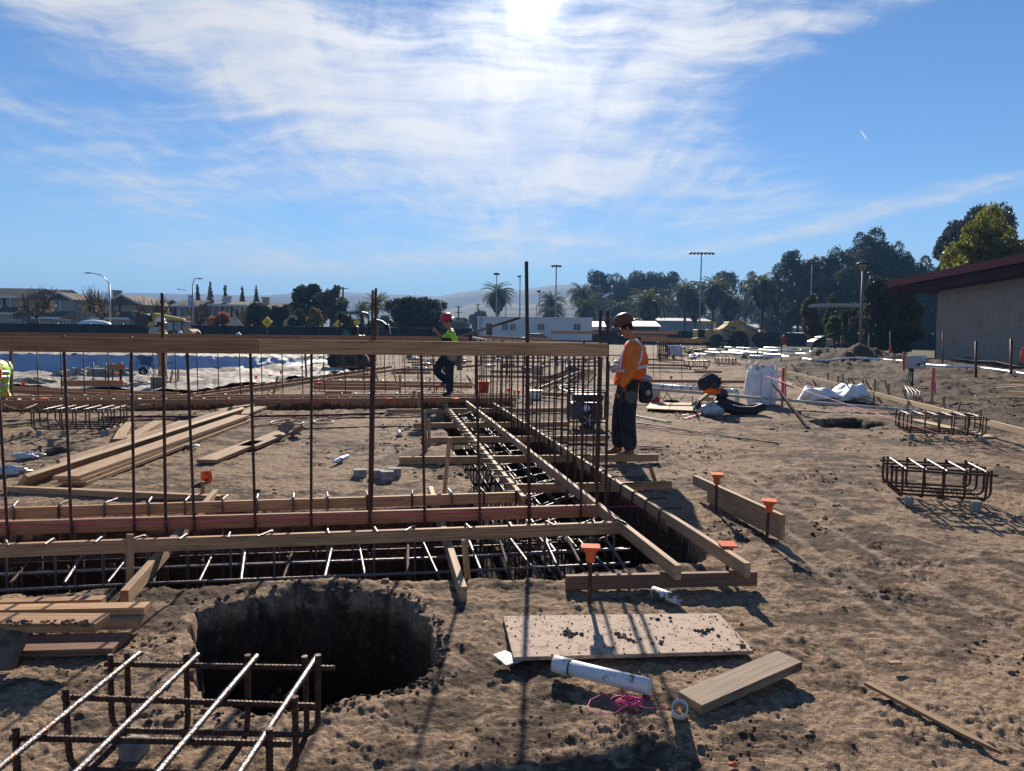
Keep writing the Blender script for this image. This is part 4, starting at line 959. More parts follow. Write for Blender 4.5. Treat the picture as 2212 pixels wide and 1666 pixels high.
# ---- bank with blue tarp, cream sheets before it
BT = [(-330, 808), (20, 809), (160, 809), (366, 807), (514, 802), (620, 796), (712, 788)]; TT = [764, 764, 766, 768, 771, 774, 777]
bl = [G(x, y, 0) for x, y in BT]; tl = []
for (x, y), yt, p in zip(BT, TT, bl):
    q = P(x, yt, p.y + .55); tl.append(q)
def interp(L, u):
    f = u * (len(L) - 1); i = min(int(f), len(L) - 2); return L[i].lerp(L[i + 1], f - i)
def tarpf(u, v):
    b = interp(bl, u); t = interp(tl, u); p = b.lerp(t, v)
    w_ = math.sin(u * 95 + 3 * v * math.sin(u * 23)) * .03 + math.sin(u * 210 + v * 5) * .02 * math.sin(u * 17) + math.sin(u * 31 - v * 6) * .05
    p = p + Vector((w_ * .3, -abs(w_) * (1.2 - .7 * v), .03 * math.sin(v * 3 + u * 60) * (1 - v)))
    p = p + Vector((0, 0, .018 * math.sin(u * 150) * v)); return p
TARP = mat('blue_tarp', (.34, .43, .56), .5, 0, (1.2, (.22, .31, .45), .35, .7), (4, .3), .3)
CREAM = mat('cream_sheet', (.40, .35, .29), .7, 0, (1.6, (.20, .165, .13), .42, .62), (4, .9), .2)
bank = thing('covered_bank', bl[2], 'low earth bank covered with wrinkled blue tarp at left', 'tarp')
mb = MB(); mb.grid(tarpf, 260, 14); part(mb, 'blue_tarp', TARP, bank)
def topf(u, v):
    a = interp(tl, u); b = a + Vector((.2 + u * .8, 5.0, .03)); p = a.lerp(b, v); return p + Vector((0, 0, .05 * math.sin(u * 90 + v * 9) * math.sin(v * 22 + u * 33) + .03 * math.sin(u * 211) - .02))
mb = MB(); mb.grid(topf, 200, 14); part(mb, 'cream_cover', CREAM, bank)
rs = [G(x, y, .04) for x, y in [(-330, 822), (60, 838), (250, 846), (420, 845), (540, 836), (650, 822), (760, 806)]]
def sheetf(u, v):
    a = interp(bl, u) + Vector((0, -.1, .05)); b = interp(rs, u); p = a.lerp(b, v)
    p.z = .05 + .22 * (float(fbm(np.array([p.x * .9]), np.array([p.y * 1.6]), 3)[0]) - .5) + .09 * abs(math.sin(p.x * 1.9 + 2.3 * math.sin(p.y * 1.3 + p.x * .4))) * (.3 + .7 * math.sin(p.y * .8 + p.x) ** 2) + .07 * float(fbm(np.array([p.x * 7]), np.array([p.y * 3]), 3)[0]); return p
mb = MB(); mb.grid(sheetf, 240, 30); o = mb.build('plastic_sheeting', CREAM, None, loc=rs[1]); tag(o, 'wrinkled cream sheeting spread on the ground before the blue tarp', 'sheeting')
for (x, y, rx, ry, rz_, lab, s) in [(385 / 3.16 * 1.7134, 0, 0, 0, 0, '', 0)][:0] + [(245, 838, .5, .3, .16, 'small cream heap of sheeting left of the pale mound', 3), (300, 829, .7, .35, .22, 'cream pointed heap of sheeting under the near thick rebar', 5), (395, 826, 1.3, .4, .26, 'wide cream mound of wrapped material by the anchor bolts', 9)]: pass
D6 = lambda x, y: (x * .17155, 721.1 + y * .17155)
for (x, y, rx, rz_, lab, s) in [(760, 575, .45, .38, 'small cream heap of plastic left of the pointed one', 3), (960, 575, .8, .5, 'pointed cream heap of plastic beside the near thick rebar', 5), (1260, 565, 1.5, .6, 'wide cream wrapped mound left of the anchor bolt frame', 9), (400, 640, 1.3, .32, 'low bluish roll of sheeting right of the left-edge worker', 11), (1730, 650, .9, .22, 'low pale roll of sheeting left of the concrete block', 13), (600, 560, .9, .15, 'flat pale fold of sheeting right below the blue tarp', 15)]:
    px, py = D6(x, y); c = G(px, py, .03); crumple('plastic_heap', c, (rx * .5, .3, rz_ * .55), lab, CREAM, 'sheeting', s, .22, 26)
# anchor bolt frame, concrete block
t = thing('anchor_bolt_frame', G(262, 842), 'anchor bolts standing through a steel template, with a dark board across', 'anchor bolts')
cb0 = G(262, 841)
for (x, y0, y1) in [(1172, 360, 690), (1330, 370, 695), (1362, 380, 695), (1418, 370, 700), (1512, 360, 690), (1528, 365, 700), (1636, 365, 690)]:
    a = D6(x, y0); b = D6(x, y1); pb = P(b[0], b[1], cb0.y); pt_ = P(a[0], a[1], cb0.y); q = MB(); q.tube([pb, pt_], .017, 7); q.lathe([(.03, -.02), (.03, .02)], P(a[0], 796, cb0.y), 6); part(q, 'anchor_bolt', DKMET, t)
q = MB(); a = D6(1170, 438); b = D6(1640, 438); q.beam(P(a[0], a[1], cb0.y), P(b[0], b[1], cb0.y), .4, .012); part(q, 'template_plate', GREYM, t)
q = MB(); a = D6(1350, 418); b = D6(1570, 412); q.beam(P(a[0], a[1], cb0.y - .24), P(b[0], b[1], cb0.y - .24), .04, .12); part(q, 'cross_board', WOODR, t)
board('form_board', P(*D6(770, 625), 17.5), P(*D6(1550, 625), 17.5), .05, .14, WOODR, 'dark short board standing before the anchor bolt frame', None, 'board')
c = G(343, 844); mb = MB(); mb.box(c + Vector((0, 0, .17)), (.29, .3, .36), .05); o = mb.build('concrete_footing', mat('dark_concrete', (.16, .16, .15), .9, 0, (5, (.09, .09, .08), .4, .6)), None, loc=c, bevel=.015); tag(o, 'dark square concrete block below the tan-trousered worker', 'concrete block')
# wheelbarrow
wb = thing('wheelbarrow', G(312, 812), 'blue wheelbarrow with a white-hubbed wheel before the blue tarp', 'wheelbarrow'); c = G(312, 816); Y = c.y
BLUEP = mat('blue_paint', (.03, .07, .22), .4, 0, (8, (.05, .06, .1), .5, .7))
def W(x, y, dY=0): px, py = D6(x, y); return P(px, py, Y + dY)
q = MB(); q.v += []; top = [W(1715, 275, -.3), W(1925, 290, -.3), W(1925, 290, .3), W(1715, 275, .3)]; bot = [W(1790, 395, -.16), W(1900, 400, -.16), W(1900, 400, .16), W(1790, 395, .16)]
b0 = len(q.v); q.v += top + bot
for i in range(4): j = (i + 1) % 4; q.face((b0 + i, b0 + j, b0 + 4 + j, b0 + 4 + i))
q.face((b0 + 7, b0 + 6, b0 + 5, b0 + 4)); o = part(q, 'tray', BLUEP, wb); md = o.modifiers.new('s', 'SOLIDIFY'); md.thickness = .015
wc = W(1808, 478); wr = .155
q = MB(); m = Matrix.Rotation(R(90), 3, 'X'); q.lathe([(wr * .62, -.04), (wr * .95, -.045), (wr, -.02), (wr, .02), (wr * .95, .045), (wr * .62, .04)], wc, 24, m); tyre = part(q, 'wheel', BLACK, wb)
q = MB(); q.lathe([(.02, -.05), (wr * .6, -.03), (wr * .6, .03), (.02, .05)], wc, 18, m)
hub = q.build('hub', WHITE, None); hub.data.transform(Matrix.Translation(-Vector(wb['_o']))); hub.parent = tyre
for s in (-.2, .2):
    q = MB(); q.tube([W(1808, 478, s * .4), W(1900, 405, s), W(2080, 385, s * 1.3), W(2190, 355, s * 1.4)], .018, 7); part(q, 'handle', BLUEP if s > 0 else DKMET, wb)
    q = MB(); q.tube([W(1880, 410, s), W(1925, 525, s), W(1955, 525, s), W(1950, 400, s)], .014, 6); part(q, 'leg', BLUEP, wb)
q = MB(); q.tube([W(1808, 478, -.1), W(1712, 420, -.12), W(1722, 345, -.12), W(1790, 395, -.1)], .013, 6); part(q, 'wheel_guard', BLUEP, wb)
# ---- things between and beyond
def bucket(c, r, h, lab, m, group=None, taper=.86, name='bucket'):
    c = Vector(c); t = thing(name, c, lab, 'bucket', group); q = MB(); q.lathe([(r * taper, 0), (r, h * .93), (r * 1.06, h * .93), (r * 1.06, h), (r * .94, h), (r * taper * .9, h * .1), (0, h * .1)], c, 20); part(q, 'bucket_body', m, t)
    q = MB(); q.tube([c + Vector((r * 1.06 * math.cos(a), r * .3 * math.sin(a) * -1, h * .9 - .5 * r * math.sin(a))) for a in np.linspace(0, math.pi, 9)], .004, 5); part(q, 'bail_handle', GREYM, t); return t
bucket(G(1045, 848), .145, .30, 'bright orange-red bucket standing right of the bent worker', mat('bucket_orange', (.95, .09, .01), .45, 0, (3, (.8, .04, .02), .45, .55)))
mw = WHITE
c = G(1157.5, 862); t = thing('white_box', c, 'small white box with dark marks behind the standing rebars', 'box'); q = MB(); q.box(c + Vector((0, 0, .1)), (.26, .2, .2), .1); part(q, 'box_body', WHITE, t, bevel=.01)
q = MB(); q.box(c + Vector((0, 0, .2)), (.29, .22, .025), .1); part(q, 'lid', WHITE, t)
q = MB()
for (a, b_, w_, h_) in [(-.05, .16, .03, .01), (0, .165, .02, .012), (.05, .16, .03, .01), (.01, .09, .012, .06), (.03, .08, .03, .012), (-.01, .07, .012, .04)]: q.box(c + Matrix.Rotation(.1, 3, 'Z') @ Vector((a, -.1015, b_)), (w_, .003, h_), .1)
part(q, 'printed_marks', BLACK, t)
bucket(G(1162, 815), .2, .42, 'dirty white tub with pinkish stains far behind the white box', mat('dirty_tub', (.6, .55, .5), .6, 0, (4, (.35, .2, .18), .45, .6)), name='tub')
c = G(1412, 871); bucket(c, .15, .36, 'white bucket sprayed pink under the left end of the long beam', mat('sprayed_white', (.72, .7, .68), .5, 0, (2.2, (.9, .08, .15), .5, .56)), taper=.95)
# generator
gn = thing('generator', G(1272, 925), 'black portable generator with a wheel behind the dense rebars', 'generator'); gc = G(1270, 924); BP = mat('black_plastic', (.022, .026, .032), .45, 0, (7, (.06, .06, .06), .55, .7))
q = MB(); q.box(gc + Vector((0, .2, .50)), (.52, .42, .13)); part(q, 'fuel_tank', BP, gn, bevel=.045)
q = MB(); q.lathe([(.035, 0), (.035, .03)], gc + Vector((0, .2, .565)), 12); part(q, 'fuel_cap', BLACK, gn)
q = MB(); q.box(gc + Vector((-.16, .18, .28)), (.24, .36, .26)); part(q, 'control_panel', mat('panel_dark', (.05, .07, .09), .4), gn, bevel=.01)
q = MB(); q.box(gc + Vector((.12, .2, .27)), (.26, .3, .26)); q.lathe([(.1, -.02), (.11, .0), (.07, .03), (0, .04)], gc + Vector((.1, .045, .3)), 18, Matrix.Rotation(R(90), 3, 'X')); part(q, 'engine', DKMET, gn, bevel=.02)
q = MB(); q.lathe([(0, .012), (.055, .01), (.06, 0)], gc + Vector((-.03, -.01, .33)), 16, Matrix.Rotation(R(90), 3, 'X')); part(q, 'dial', mat('dial_white', (.6, .66, .74), .3), gn)
for s in (-.02, .4):
    q = MB(); q.tube(bent([gc + Vector((-.32, s, .1)), gc + Vector((-.32, s, .6)), gc + Vector((.33, s, .6)), gc + Vector((.33, s, .1)), gc + Vector((-.32, s, .1))], .06), .015, 8); part(q, 'frame_tube', DKMET, gn)
for s in (-.32, .33):
    for zz in (.1, .6): q = MB(); q.tube([gc + Vector((s, -.02, zz)), gc + Vector((s, .4, zz))], .013, 7); part(q, 'frame_tube', DKMET, gn)
for s in (-.07, .45):
    q = MB(); q.lathe([(.05, -.025), (.12, -.03), (.135, -.01), (.135, .01), (.12, .03), (.05, .025)], gc + Vector((.0, s, .135)), 24, Matrix.Rotation(R(90), 3, 'X')); wl = part(q, 'wheel', BLACK, gn)
    q = MB()
    for k in range(5):
        a = k * 1.2566; q.beam(gc + Vector((0, s - .036, .135)), gc + Vector((math.cos(a) * .11, s - .036, .135 + math.sin(a) * .11)), .012, .022)
    hb = q.build('rim', GREYM, None); hb.data.transform(Matrix.Translation(-Vector(gn['_o']))); hb.parent = wl
hose([(1204, 837), (1235, 831), (1310, 832), (1400, 829)], .018, 'pale green pipe running behind the generator towards the beam', HOSEG, .4)
hose([(1204, 837), (1222, 845), (1240, 852)], .018, 'pale green pipe bending down behind the generator', HOSEG, .38)
# sloping beam on supports, jacket, tools
b0, b1 = G(1409, 841, .34), G(1985, 888, .05)
mb = MB(); mb.beam(b0, b1, .10, .055); o = mb.build('steel_channel', GREYM, None, loc=(b0 + b1) / 2, bevel=.004); tag(o, 'long grey steel channel sloping down from the white bucket to the right', 'beam')
a0, a1, a2 = G(1410, 833, .42), G(1560, 843, .36), G(1577, 845, .33)
pipe_obj(a0, a2, .045, 'white taped pipe lying along the left end of the grey channel', [(.12 * k, .12 * k + .02, 1.12, GREYM) for k in range(1, 8)], name='taped_pipe')
mb = MB(); mb.tube(bent([a2 + Vector((.02, .03, .0)), a2 + Vector((.18, .03, .0)), Vector((a2.x + .18, a2.y + .03, .02))], .06), .05, 12); o = mb.build('pipe_elbow', WHITEP, None, loc=a2); tag(o, 'white pipe elbow pointing down at the end of the taped pipe', 'pipe')
for (x0, y0, x1, y1) in [(1438, 846, 1460, 874), (1480, 850, 1463, 872), (1496, 855, 1496, 874), (1530, 860, 1530, 878), (1560, 855, 1570, 875), (1507, 862, 1518, 884), (1440, 850, 1430, 868)]:
    b = G(x1, y1, 0); rebar([b, P(x0, y0, b.y)], .011, 'thin dark prop under the sloping grey channel', 'props under the grey channel', rib=0, n=6, name='steel_prop')
p = G(1492, 881, .0); q_ = P(1530, 851, p.y + .1); board('timber_prop', p, q_, .12, .06, WOODP, 'thick leaning timber propping the channel under the dark jacket', None, 'timber')
board('timber_prop', G(1520, 861, .15), G(1540, 863, .13), .1, .1, WOODN, 'pale timber end sticking out under the channel', None, 'timber')
board('steel_bar', P(1671, 830, 14.2), G(1745, 925, .0), .045, .045, RUST, 'dark rusty bar leaning across the channel into the shallow hole', None, 'bar')
JACK = mat('black_cloth', (.022, .024, .03), .9, 0, (6, (.05, .055, .06), .4, .6), (12, .6)); ORV = mat('orange_vest', (1.0, .17, .015), .7, 0, (5, (.85, .12, .01), .4, .6), (14, .25))
c = G(1532, 848, .40); jt = thing('jacket_bundle', c, 'black jacket with orange vest bundled on the channel', 'jacket'); q = MB(); q.ell(c + Vector((0, 0, .2)), (.24, .18, .17), 22, 12, .12, 4); part(q, 'black_jacket', JACK, jt); q = MB(); q.ell(c + Vector((.06, -.06, .045)), (.20, .14, .065), 22, 12, .2, 8); part(q, 'orange_vest', ORV, jt)
q = MB(); q.ell(c + Vector((.24, -.08, -.02)), (.13, .12, .1), 16, 9, .2, 9); part(q, 'sleeve', JACK, jt)
pc = [G(1395, 884, .03), G(1497, 889, .03), G(1494, 872, .03), G(1405, 871, .03)]
for k, lab in [(0, 'left panel of pale plywood lying in front of the pink-sprayed bucket'), (1, 'right panel of pale plywood lying before the channel')]:
    u0, u1 = (0, .49) if k == 0 else (.5, 1); lerp = lambda u, v: pc[0].lerp(pc[1], u).lerp(pc[3].lerp(pc[2], u), v)
    mb = MB(); mb.prism([lerp(u0, 1), lerp(u1, 1), lerp(u1, 0), lerp(u0, 0)], (0, 0, .02)); o = mb.build('ground_plywood', WOODP, None, loc=pc[k]); tag(o, lab, 'plywood', 'plywood panels before the channel')
# rubber piece, bags, ribbon, bottle, cable reel
c = G(1592, 889, .05); mb = MB(); pts = [c + Vector(v) for v in ((-.42, .15, .1), (-.3, .28, .2), (-.05, .3, .12), (.25, .2, .04), (.48, .1, .1), (.5, -.05, .1), (.3, -.12, .03), (0, -.1, .02), (-.25, -.02, .08), (-.42, .12, .12))]
mb.tube(pts, [.07, .1, .09, .08, .08, .08, .09, .1, .1, .08], 10); o = mb.build('rubber_mat', BLACK, None, loc=c); tag(o, 'curled black rubber strip lying on the dirt before the standing bag', 'rubber')
crumple('plastic_bag', G(1535, 887, .09), (.22, .16, .12), 'clear rubbish bag heaped left of the black rubber strip', PLAST, 'litter', 21, .3)
crumple('dark_rag', G(1516, 879, .06), (.14, .1, .06), 'dark rag lying behind the clear rubbish bag', JACK, 'cloth', 22, .3)
bottle(G(1500, 884, .02), G(1499, 878, .2), 'small drink bottle with orange label beside the plywood panel', (.8, .15, .02))
RIB = mat('pink_ribbon', (.9, .2, .28), .5)
mb = MB()
for k in range(9): p = G(1470 + rr.uniform(-16, 14), 893 + rr.uniform(-2, 8), .02); mb.beam(p, p + Vector((rr.uniform(-.16, .16), rr.uniform(-.1, .1), rr.uniform(0, .05))), .03, .004)
mb.beam(G(1478, 904, .01), G(1528, 889, .05), .035, .004); o = mb.build('flagging_ribbon', RIB, None, loc=G(1470, 893, 0)); tag(o, 'pink flagging ribbon strewn in front of the plywood panels', 'ribbon')
mb = MB(); c = G(1450, 871, .02)
for k in range(5): mb.tube([c + Vector((math.cos(a) * (.12 + .02 * k), math.sin(a) * (.09 + .015 * k), .01 + .012 * k)) for a in np.linspace(0, 6.28, 20)], .008, 5, False)
o = mb.build('cable_coil', BLK, None, loc=c); tag(o, 'coiled black cable on the dirt behind the plywood panels', 'cable')
# bulk bags
BAG = mat('woven_white', (.74, .75, .77), .6, 0, (3, (.6, .6, .6), .45, .7), (10, .5))
c = G(1643, 872); bg_ = thing('bulk_bag', c, 'white bulk bag standing upright with raised lifting loops', 'bulk bag', 'white woven bulk bags')
def bagf(u, v):
    a = u * 2 * math.pi; sq = 1 / max(abs(math.cos(a)), abs(math.sin(a))) ** .75; z = v * .84; r = (.27 + .055 * math.sin(v * 3.1) + .012 * math.sin(a * 7 + v * 9) + .01 * math.sin(a * 13)) * sq
    if v > .97: r *= .93
    return c + Vector((math.cos(a) * r, math.sin(a) * r, z + (.05 * math.sin(a * 4 + 1) if v > .8 else 0) + .02 * math.sin(a * 9) * v))
q = MB(); q.grid(bagf, 44, 16); part(q, 'bag_body', BAG, bg_)
for (sx, sy) in ((-1, -1), (1, -1), (-1, 1), (1, 1)):
    q = MB(); b = c + Vector((sx * .25, sy * .25, .78)); q.tube([b, b + Vector((sx * .02, 0, .13)), b + Vector((-sx * .06, 0, .2)), b + Vector((-sx * .12, 0, .1)), b + Vector((-sx * .13, 0, -.02))], .017, 5); part(q, 'lifting_loop', BAG, bg_)
q = MB()
for k in range(10): a = rr.random() * 6.28; b = c + Vector((math.cos(a) * .15, math.sin(a) * .15, .74)); q.tube(bent([b, b + Vector((0, 0, .14)), b + Vector((.07, 0, .14)), b + Vector((.07, 0, 0))], .02), .008, 5)
part(q, 'wire_supports', RUST, bg_)
q = MB()
for k in (-.12, .12): q.beam(c + Vector((k, -.335, .02)), c + Vector((k, -.345, .78)), .02, .004, up=Vector((0, 1, 0)))
part(q, 'webbing_stripe', mat('grey_blue', (.35, .42, .5), .7), bg_)
c2 = G(1805, 868); bb = thing('bulk_bag', c2, 'white bulk bag collapsed flat on its side with folds', 'bulk bag', 'white woven bulk bags')
def bag2(u, v):
    a = u * 2 * math.pi; x = (v - .5) * 1.72; e = max(0.0, 1 - abs(2 * v - 1) ** 3.0) ** .5
    zt = (.34 + .10 * math.sin(v * 9 + 1) + .05 * math.sin(v * 23)) * e + .03; ry = .42 * e + .02
    k = 1 + .10 * math.sin(a * 5 + v * 14) + .05 * math.sin(a * 11 - v * 25)
    return c2 + Vector((x + .05 * math.sin(a * 2 + v * 7), math.cos(a) * ry * k, max(.005, (zt * .5 + math.sin(a) * zt * .5 * k)) + (.12 * e * max(0, v - .7) * 3 * max(0, math.sin(a)))))
q = MB(); q.grid(bag2, 40, 60); part(q, 'bag_body', BAG, bb)
q = MB(); q.tube([c2 + Vector((-.1, -.2, .4)), c2 + Vector((0, -.25, .5)), c2 + Vector((.15, -.25, .46)), c2 + Vector((.2, -.2, .36))], .018, 5); part(q, 'lifting_loop', mat('dark_webbing', (.08, .1, .14), .7), bb)
# ribboned stakes
for (x, y0, y1, lab) in [(1689, 795, 884, 'tall stake painted pink with a yellow ribbon, beside the standing white bag'), (2013, 795, 873, 'tall stake painted pink with a yellow ribbon, right of the electric box')]:
    b = G(x, y1, 0); h_ = P(x, y0, b.y).z; t = thing('survey_stake', b, lab, 'stake', 'survey stakes with ribbons'); k = h_ / .9
    q = MB(); q.beam(b - Vector((0, 0, .05)), b + Vector((0, 0, h_ * .4)), .05, .02, up=Vector((0, 1, 0))); part(q, 'stake_foot', WOODP, t)
    q = MB(); q.beam(b + Vector((0, 0, h_ * .4)), b + Vector((0, 0, h_)), .052, .022, up=Vector((0, 1, 0))); part(q, 'painted_top', mat('pink_paint', (.75, .05, .12), .6), t)
    q = MB(); q.beam(b + Vector((.05, -.01, h_ * .55)), b + Vector((.05, 0, h_ * .95)), .035, .006, up=Vector((0, 1, 0))); part(q, 'yellow_ribbon', mat('yellow_ribbon', (.75, .8, .08), .5), t)
    q = MB(); q.beam(b + Vector((.06, -.01, h_ * .3)), b + Vector((.05, -.012, h_ * .6)), .04, .006, up=Vector((0, 1, 0))); part(q, 'pink_ribbon', PINK, t)
# batter boards at right
GBT = 'pale batter boards at right'
for (a, b, lab) in [((1665, 793), (1890, 846), 'far length of the pale batter board at right, behind the collapsed bag'), ((1891, 847), (1962, 865), 'middle length of the pale batter board, just before the electric box'), ((1964, 864.5), (2290, 945), 'near length of the pale batter board, running out of the right edge')]:
    edge_board(a, b, .28, lab, WOODN, .04, .095, GBT, 'batter_board')
edge_board((1575, 772), (1612, 783), .25, 'short pale batter board before the green-white pipes', WOODN, .04, .16, None, 'batter_board')
edge_board((1655, 806), (1712, 830), .12, 'thin pale board lying behind the standing white bag', WOODN, .04, .06, None, 'loose_board')
flat((1978, 908), (2140, 945), .19, .03, 'pale plank lying flat behind the dark right cage', WOODN, name='loose_plank')
D7 = lambda x, y: (1734.9 + x * .2158, 677.7 + .2158 * y)
GSK = 'wooden stakes along the batter boards'
for (x0, y0, x1, y1) in [(250, 590, 250, 700), (400, 605, 400, 740), (460, 632, 462, 745), (350, 620, 350, 690), (600, 662, 598, 780), (720, 655, 718, 800), (715, 780, 708, 900), (815, 660, 880, 860), (860, 700, 862, 850), (1000, 745, 1035, 860), (1180, 830, 1190, 890), (1412, 828, 1410, 930), (1575, 882, 1548, 970), (1778, 960, 1775, 1130), (1045, 860, 1045, 960), (740, 830, 790, 900), (620, 660, 700, 790), (470, 640, 550, 750), (1400, 960, 1400, 1040), (30, 580, 120, 700), (-170, 520, -170, 640), (-120, 500, -20, 640), (-60, 560, -60, 660)]:
    a = D7(x0, y0); b = D7(x1, y1); pb = G(b[0], b[1], 0); stake(pb, P(a[0], a[1], pb.y + .02), .045, .03, WOODP, 'wooden stake or brace holding the pale batter board at right', GSK)
# electric box on post
pb = G(1961 + 10, 858); eb_ = thing('electric_box', pb, 'grey electric box on a dark post with hanging cables, before the white pipe', 'electric box')
cx0 = P(1979, 782, pb.y); q = MB(); q.box(cx0, (.44, .2, .34), .1); part(q, 'box_body', GREYM, eb_, bevel=.012)
q = MB(); q.tube([P(1971, 860, pb.y), P(1971, 795, pb.y)], .025, 8); part(q, 'post', DKMET, eb_)
q = MB(); q.lathe([(.035, 0), (.035, .03), (0, .03)], cx0 + Vector((.02, -.1, -.06)), 14, Matrix.Rotation(R(90), 3, 'X')); q.lathe([(.02, 0), (.02, .03), (0, .03)], cx0 + Vector((.16, -.1, -.02)), 12, Matrix.Rotation(R(90), 3, 'X')); part(q, 'switch', BLACK, eb_)
q = MB(); q.box(cx0 + Vector((.1, -.105, -.09)), (.12, .006, .04), .1); q.box(cx0 + Vector((.12, -.105, .12)), (.08, .006, .03), .1); part(q, 'label_plate', WHITE, eb_)
for k in range(4):
    q = MB(); s_ = (k - 1.5) * .05; q.tube([cx0 + Vector((-.14 + s_ * .6, 0, -.17)), cx0 + Vector((-.16 + s_, -.02, -.4)), cx0 + Vector((-.22 + s_, -.05, -.62)), Vector((cx0.x - .5 + s_ * 2, cx0.y - .9, .2)), Vector((cx0.x - .85 + s_, cx0.y - 1.6, .02))], .013, 6); part(q, 'cable', BLK if k else HOSEG, eb_)
crumple('red_cover', P(1953, 780, pb.y + .3), (.045, .07, .24), 'faded red cloth hanging at the left of the electric box', mat('faded_red', (.35, .12, .14), .8), 'cloth', 31, .15)
# white line pipe on the bank
pts = [Vector((p.x, p.y, hz(p.x, p.y) + .06)) for p in WPTS]; sm = []
for i in range(len(pts) - 1):
    for k in range(4): sm.append(pts[i].lerp(pts[i + 1], k / 4))
sm.append(pts[-1]); zz = [p.z for p in sm]
for i, p in enumerate(sm): w0 = zz[max(0, i - 4):i + 5]; p.z = max(sum(w0) / len(w0) + .03, .1)
mb = MB(); mb.tube(sm, .06, 10); o = mb.build('drain_pipe', WHITEP, None, loc=sm[0]); tag(o, 'very long white drain pipe running over the dirt bank toward the building', 'pipe')
mb = MB(); mb.tube([G(x, y, .45) for x, y in [(1950, 772), (2000, 774), (2060, 775), (2100, 779), (2150, 781), (2190, 790), (2230, 792)]], .02, 6); o = mb.build('thin_pipe', WOODP, None, loc=G(1950, 772, .45)); tag(o, 'thin tan hose running behind the white drain pipe by the building', 'hose')
for i in range(34):
    x, y = rr.uniform(1690, 2200), rr.uniform(780, 880)
    if y > 800 + (x - 1690) * .25: continue
    p = G(x, y, 0); p.z = hz(p.x, p.y) + .03; a = rr.uniform(0, 3.1); L = rr.uniform(.12, .6)
    board('scrap_lath', p, p + Vector((math.cos(a) * L, math.sin(a) * L, rr.uniform(-.02, .06))), .05, .02, WOODN if i % 2 else WOODP, 'small pale timber scrap trodden into the dark mud before the block wall', 'timber scraps in the mud at right', 'scrap')
# T posts
PST = [(2037, 717, 790, 'thin dark post with an orange tag before the block wall', 'o'), (2109, 737, 808, 'short thick post before the middle of the block wall', ''), (2185, 732, 812, 'rusty post with a rope tied on, before the right of the block wall', 'r'), (1923, 716, 775, 'tall thin post with an orange ribbon at its foot', 'f'), (1877, 721, 775, 'thin post with an orange painted foot beside the lamp post', 'f'), (1817, 726, 773, 'thin dark post with a cap, left of the lamp post', 'o'), (2021, 720, 772, 'leaning grey post at the left corner of the block wall', ''), (1852, 749, 773, 'short stake in front of the red container', ''), (1688, 720, 775, 'survey post with a red extinguisher-like tag before the fence', 'e')]
for (x, y0, y1, lab, k) in PST:
    b = G(x, y1, .25); tp = P(x, y0, b.y); t = thing('fence_post', b, lab, 'post'); q = MB(); rr_ = .045 if 'thick' in lab or 'rusty' in lab else .03; q.tube([b - Vector((0, 0, .3)), tp], rr_, 7); part(q, 'post_shaft', RUST if k != 'f' else WOODP, t)
    if k == 'o': q = MB(); q.box(b.lerp(tp, .72), (.12, .1, .1)); part(q, 'orange_tag', ORANGE, t)
    if k == 'f': q = MB(); q.ell(b.lerp(tp, .25), (.1, .08, .35), 10, 8, .2, 3); part(q, 'orange_ribbon', ORANGE, t)
    if k == 'e': q = MB(); q.ell(b.lerp(tp, .72) + Vector((.15, 0, 0)), (.13, .1, .3), 10, 8, .05, 3); part(q, 'red_tag', mat('red_paint', (.4, .03, .03), .4), t)
    if k == 'r': q = MB(); q.tube([b.lerp(tp, .74), b.lerp(tp, .74) + Vector((.3, 0, -.02)), b.lerp(tp, .74) + Vector((.55, 0, -.1))], .02, 6); part(q, 'rope', WOODP, t); q = MB(); q.ell(b.lerp(tp, .6) + Vector((.42, 0, -.05)), (.09, .08, .28), 10, 7, .15, 4); part(q, 'red_cap', ORANGE, t)
# heap of laths at the right edge
for i in range(16):
    x0 = 2140 + rr.uniform(0, 40); y0 = 822 + i * 2.4; p = G(x0, y0, .05 + rr.uniform(0, .12)); q_ = p + Vector((rr.uniform(1.2, 2.0), rr.uniform(-1.5, .3), rr.uniform(-.03, .12)))
    board('heaped_lath', p, q_, .09, .045, WOODN, 'pale lath in the loose heap at the right edge', 'laths heaped at the right edge', 'lath')
# pipes scattered at the back
GPP = 'white plastic pipes strewn across the back'; PV = mat('pale_green_pvc', (.40, .52, .46), .35, 0, None, None, .5)
spots = [(1575, 757, 1650, 763), (1590, 752, 1670, 754), (1600, 760, 1700, 766), (1560, 762, 1640, 768), (1640, 756, 1720, 760), (1650, 765, 1740, 770), (1520, 760, 1580, 765), (1500, 765, 1545, 768), (1690, 772, 1735, 774), (1700, 760, 1760, 758), (1720, 764, 1790, 767), (1740, 768, 1800, 764), (1620, 770, 1690, 772), (1565, 750, 1600, 751), (1750, 760, 1800, 762), (1530, 755, 1560, 757), (1650, 751, 1720, 753), (1700, 755, 1770, 756)]
for i, (x0, y0, x1, y1) in enumerate(spots):
    p, q_ = G(x0, y0, .2), G(x1, y1, .2); mb = MB(); mb.tube([p, q_], rr.choice([.06, .08, .11]), 10); o = mb.build('plastic_pipe', PV if i % 2 else WHITEP, None, loc=p); tag(o, 'white plastic pipe in the strewn heap before the far fence', 'pipe', GPP)
for i in range(26):
    x, y = rr.uniform(1420, 1830), rr.uniform(752, 774); c = G(x, y, .12)
    crumple('debris_scrap', c, (rr.uniform(.1, .3), .2, rr.uniform(.06, .2)), 'bright scrap of packing lying among the strewn pipes', WHITE if i % 3 else CARD, 'litter', i, .3, 10); COL.objects[-1]['group'] = 'scraps among the strewn pipes'
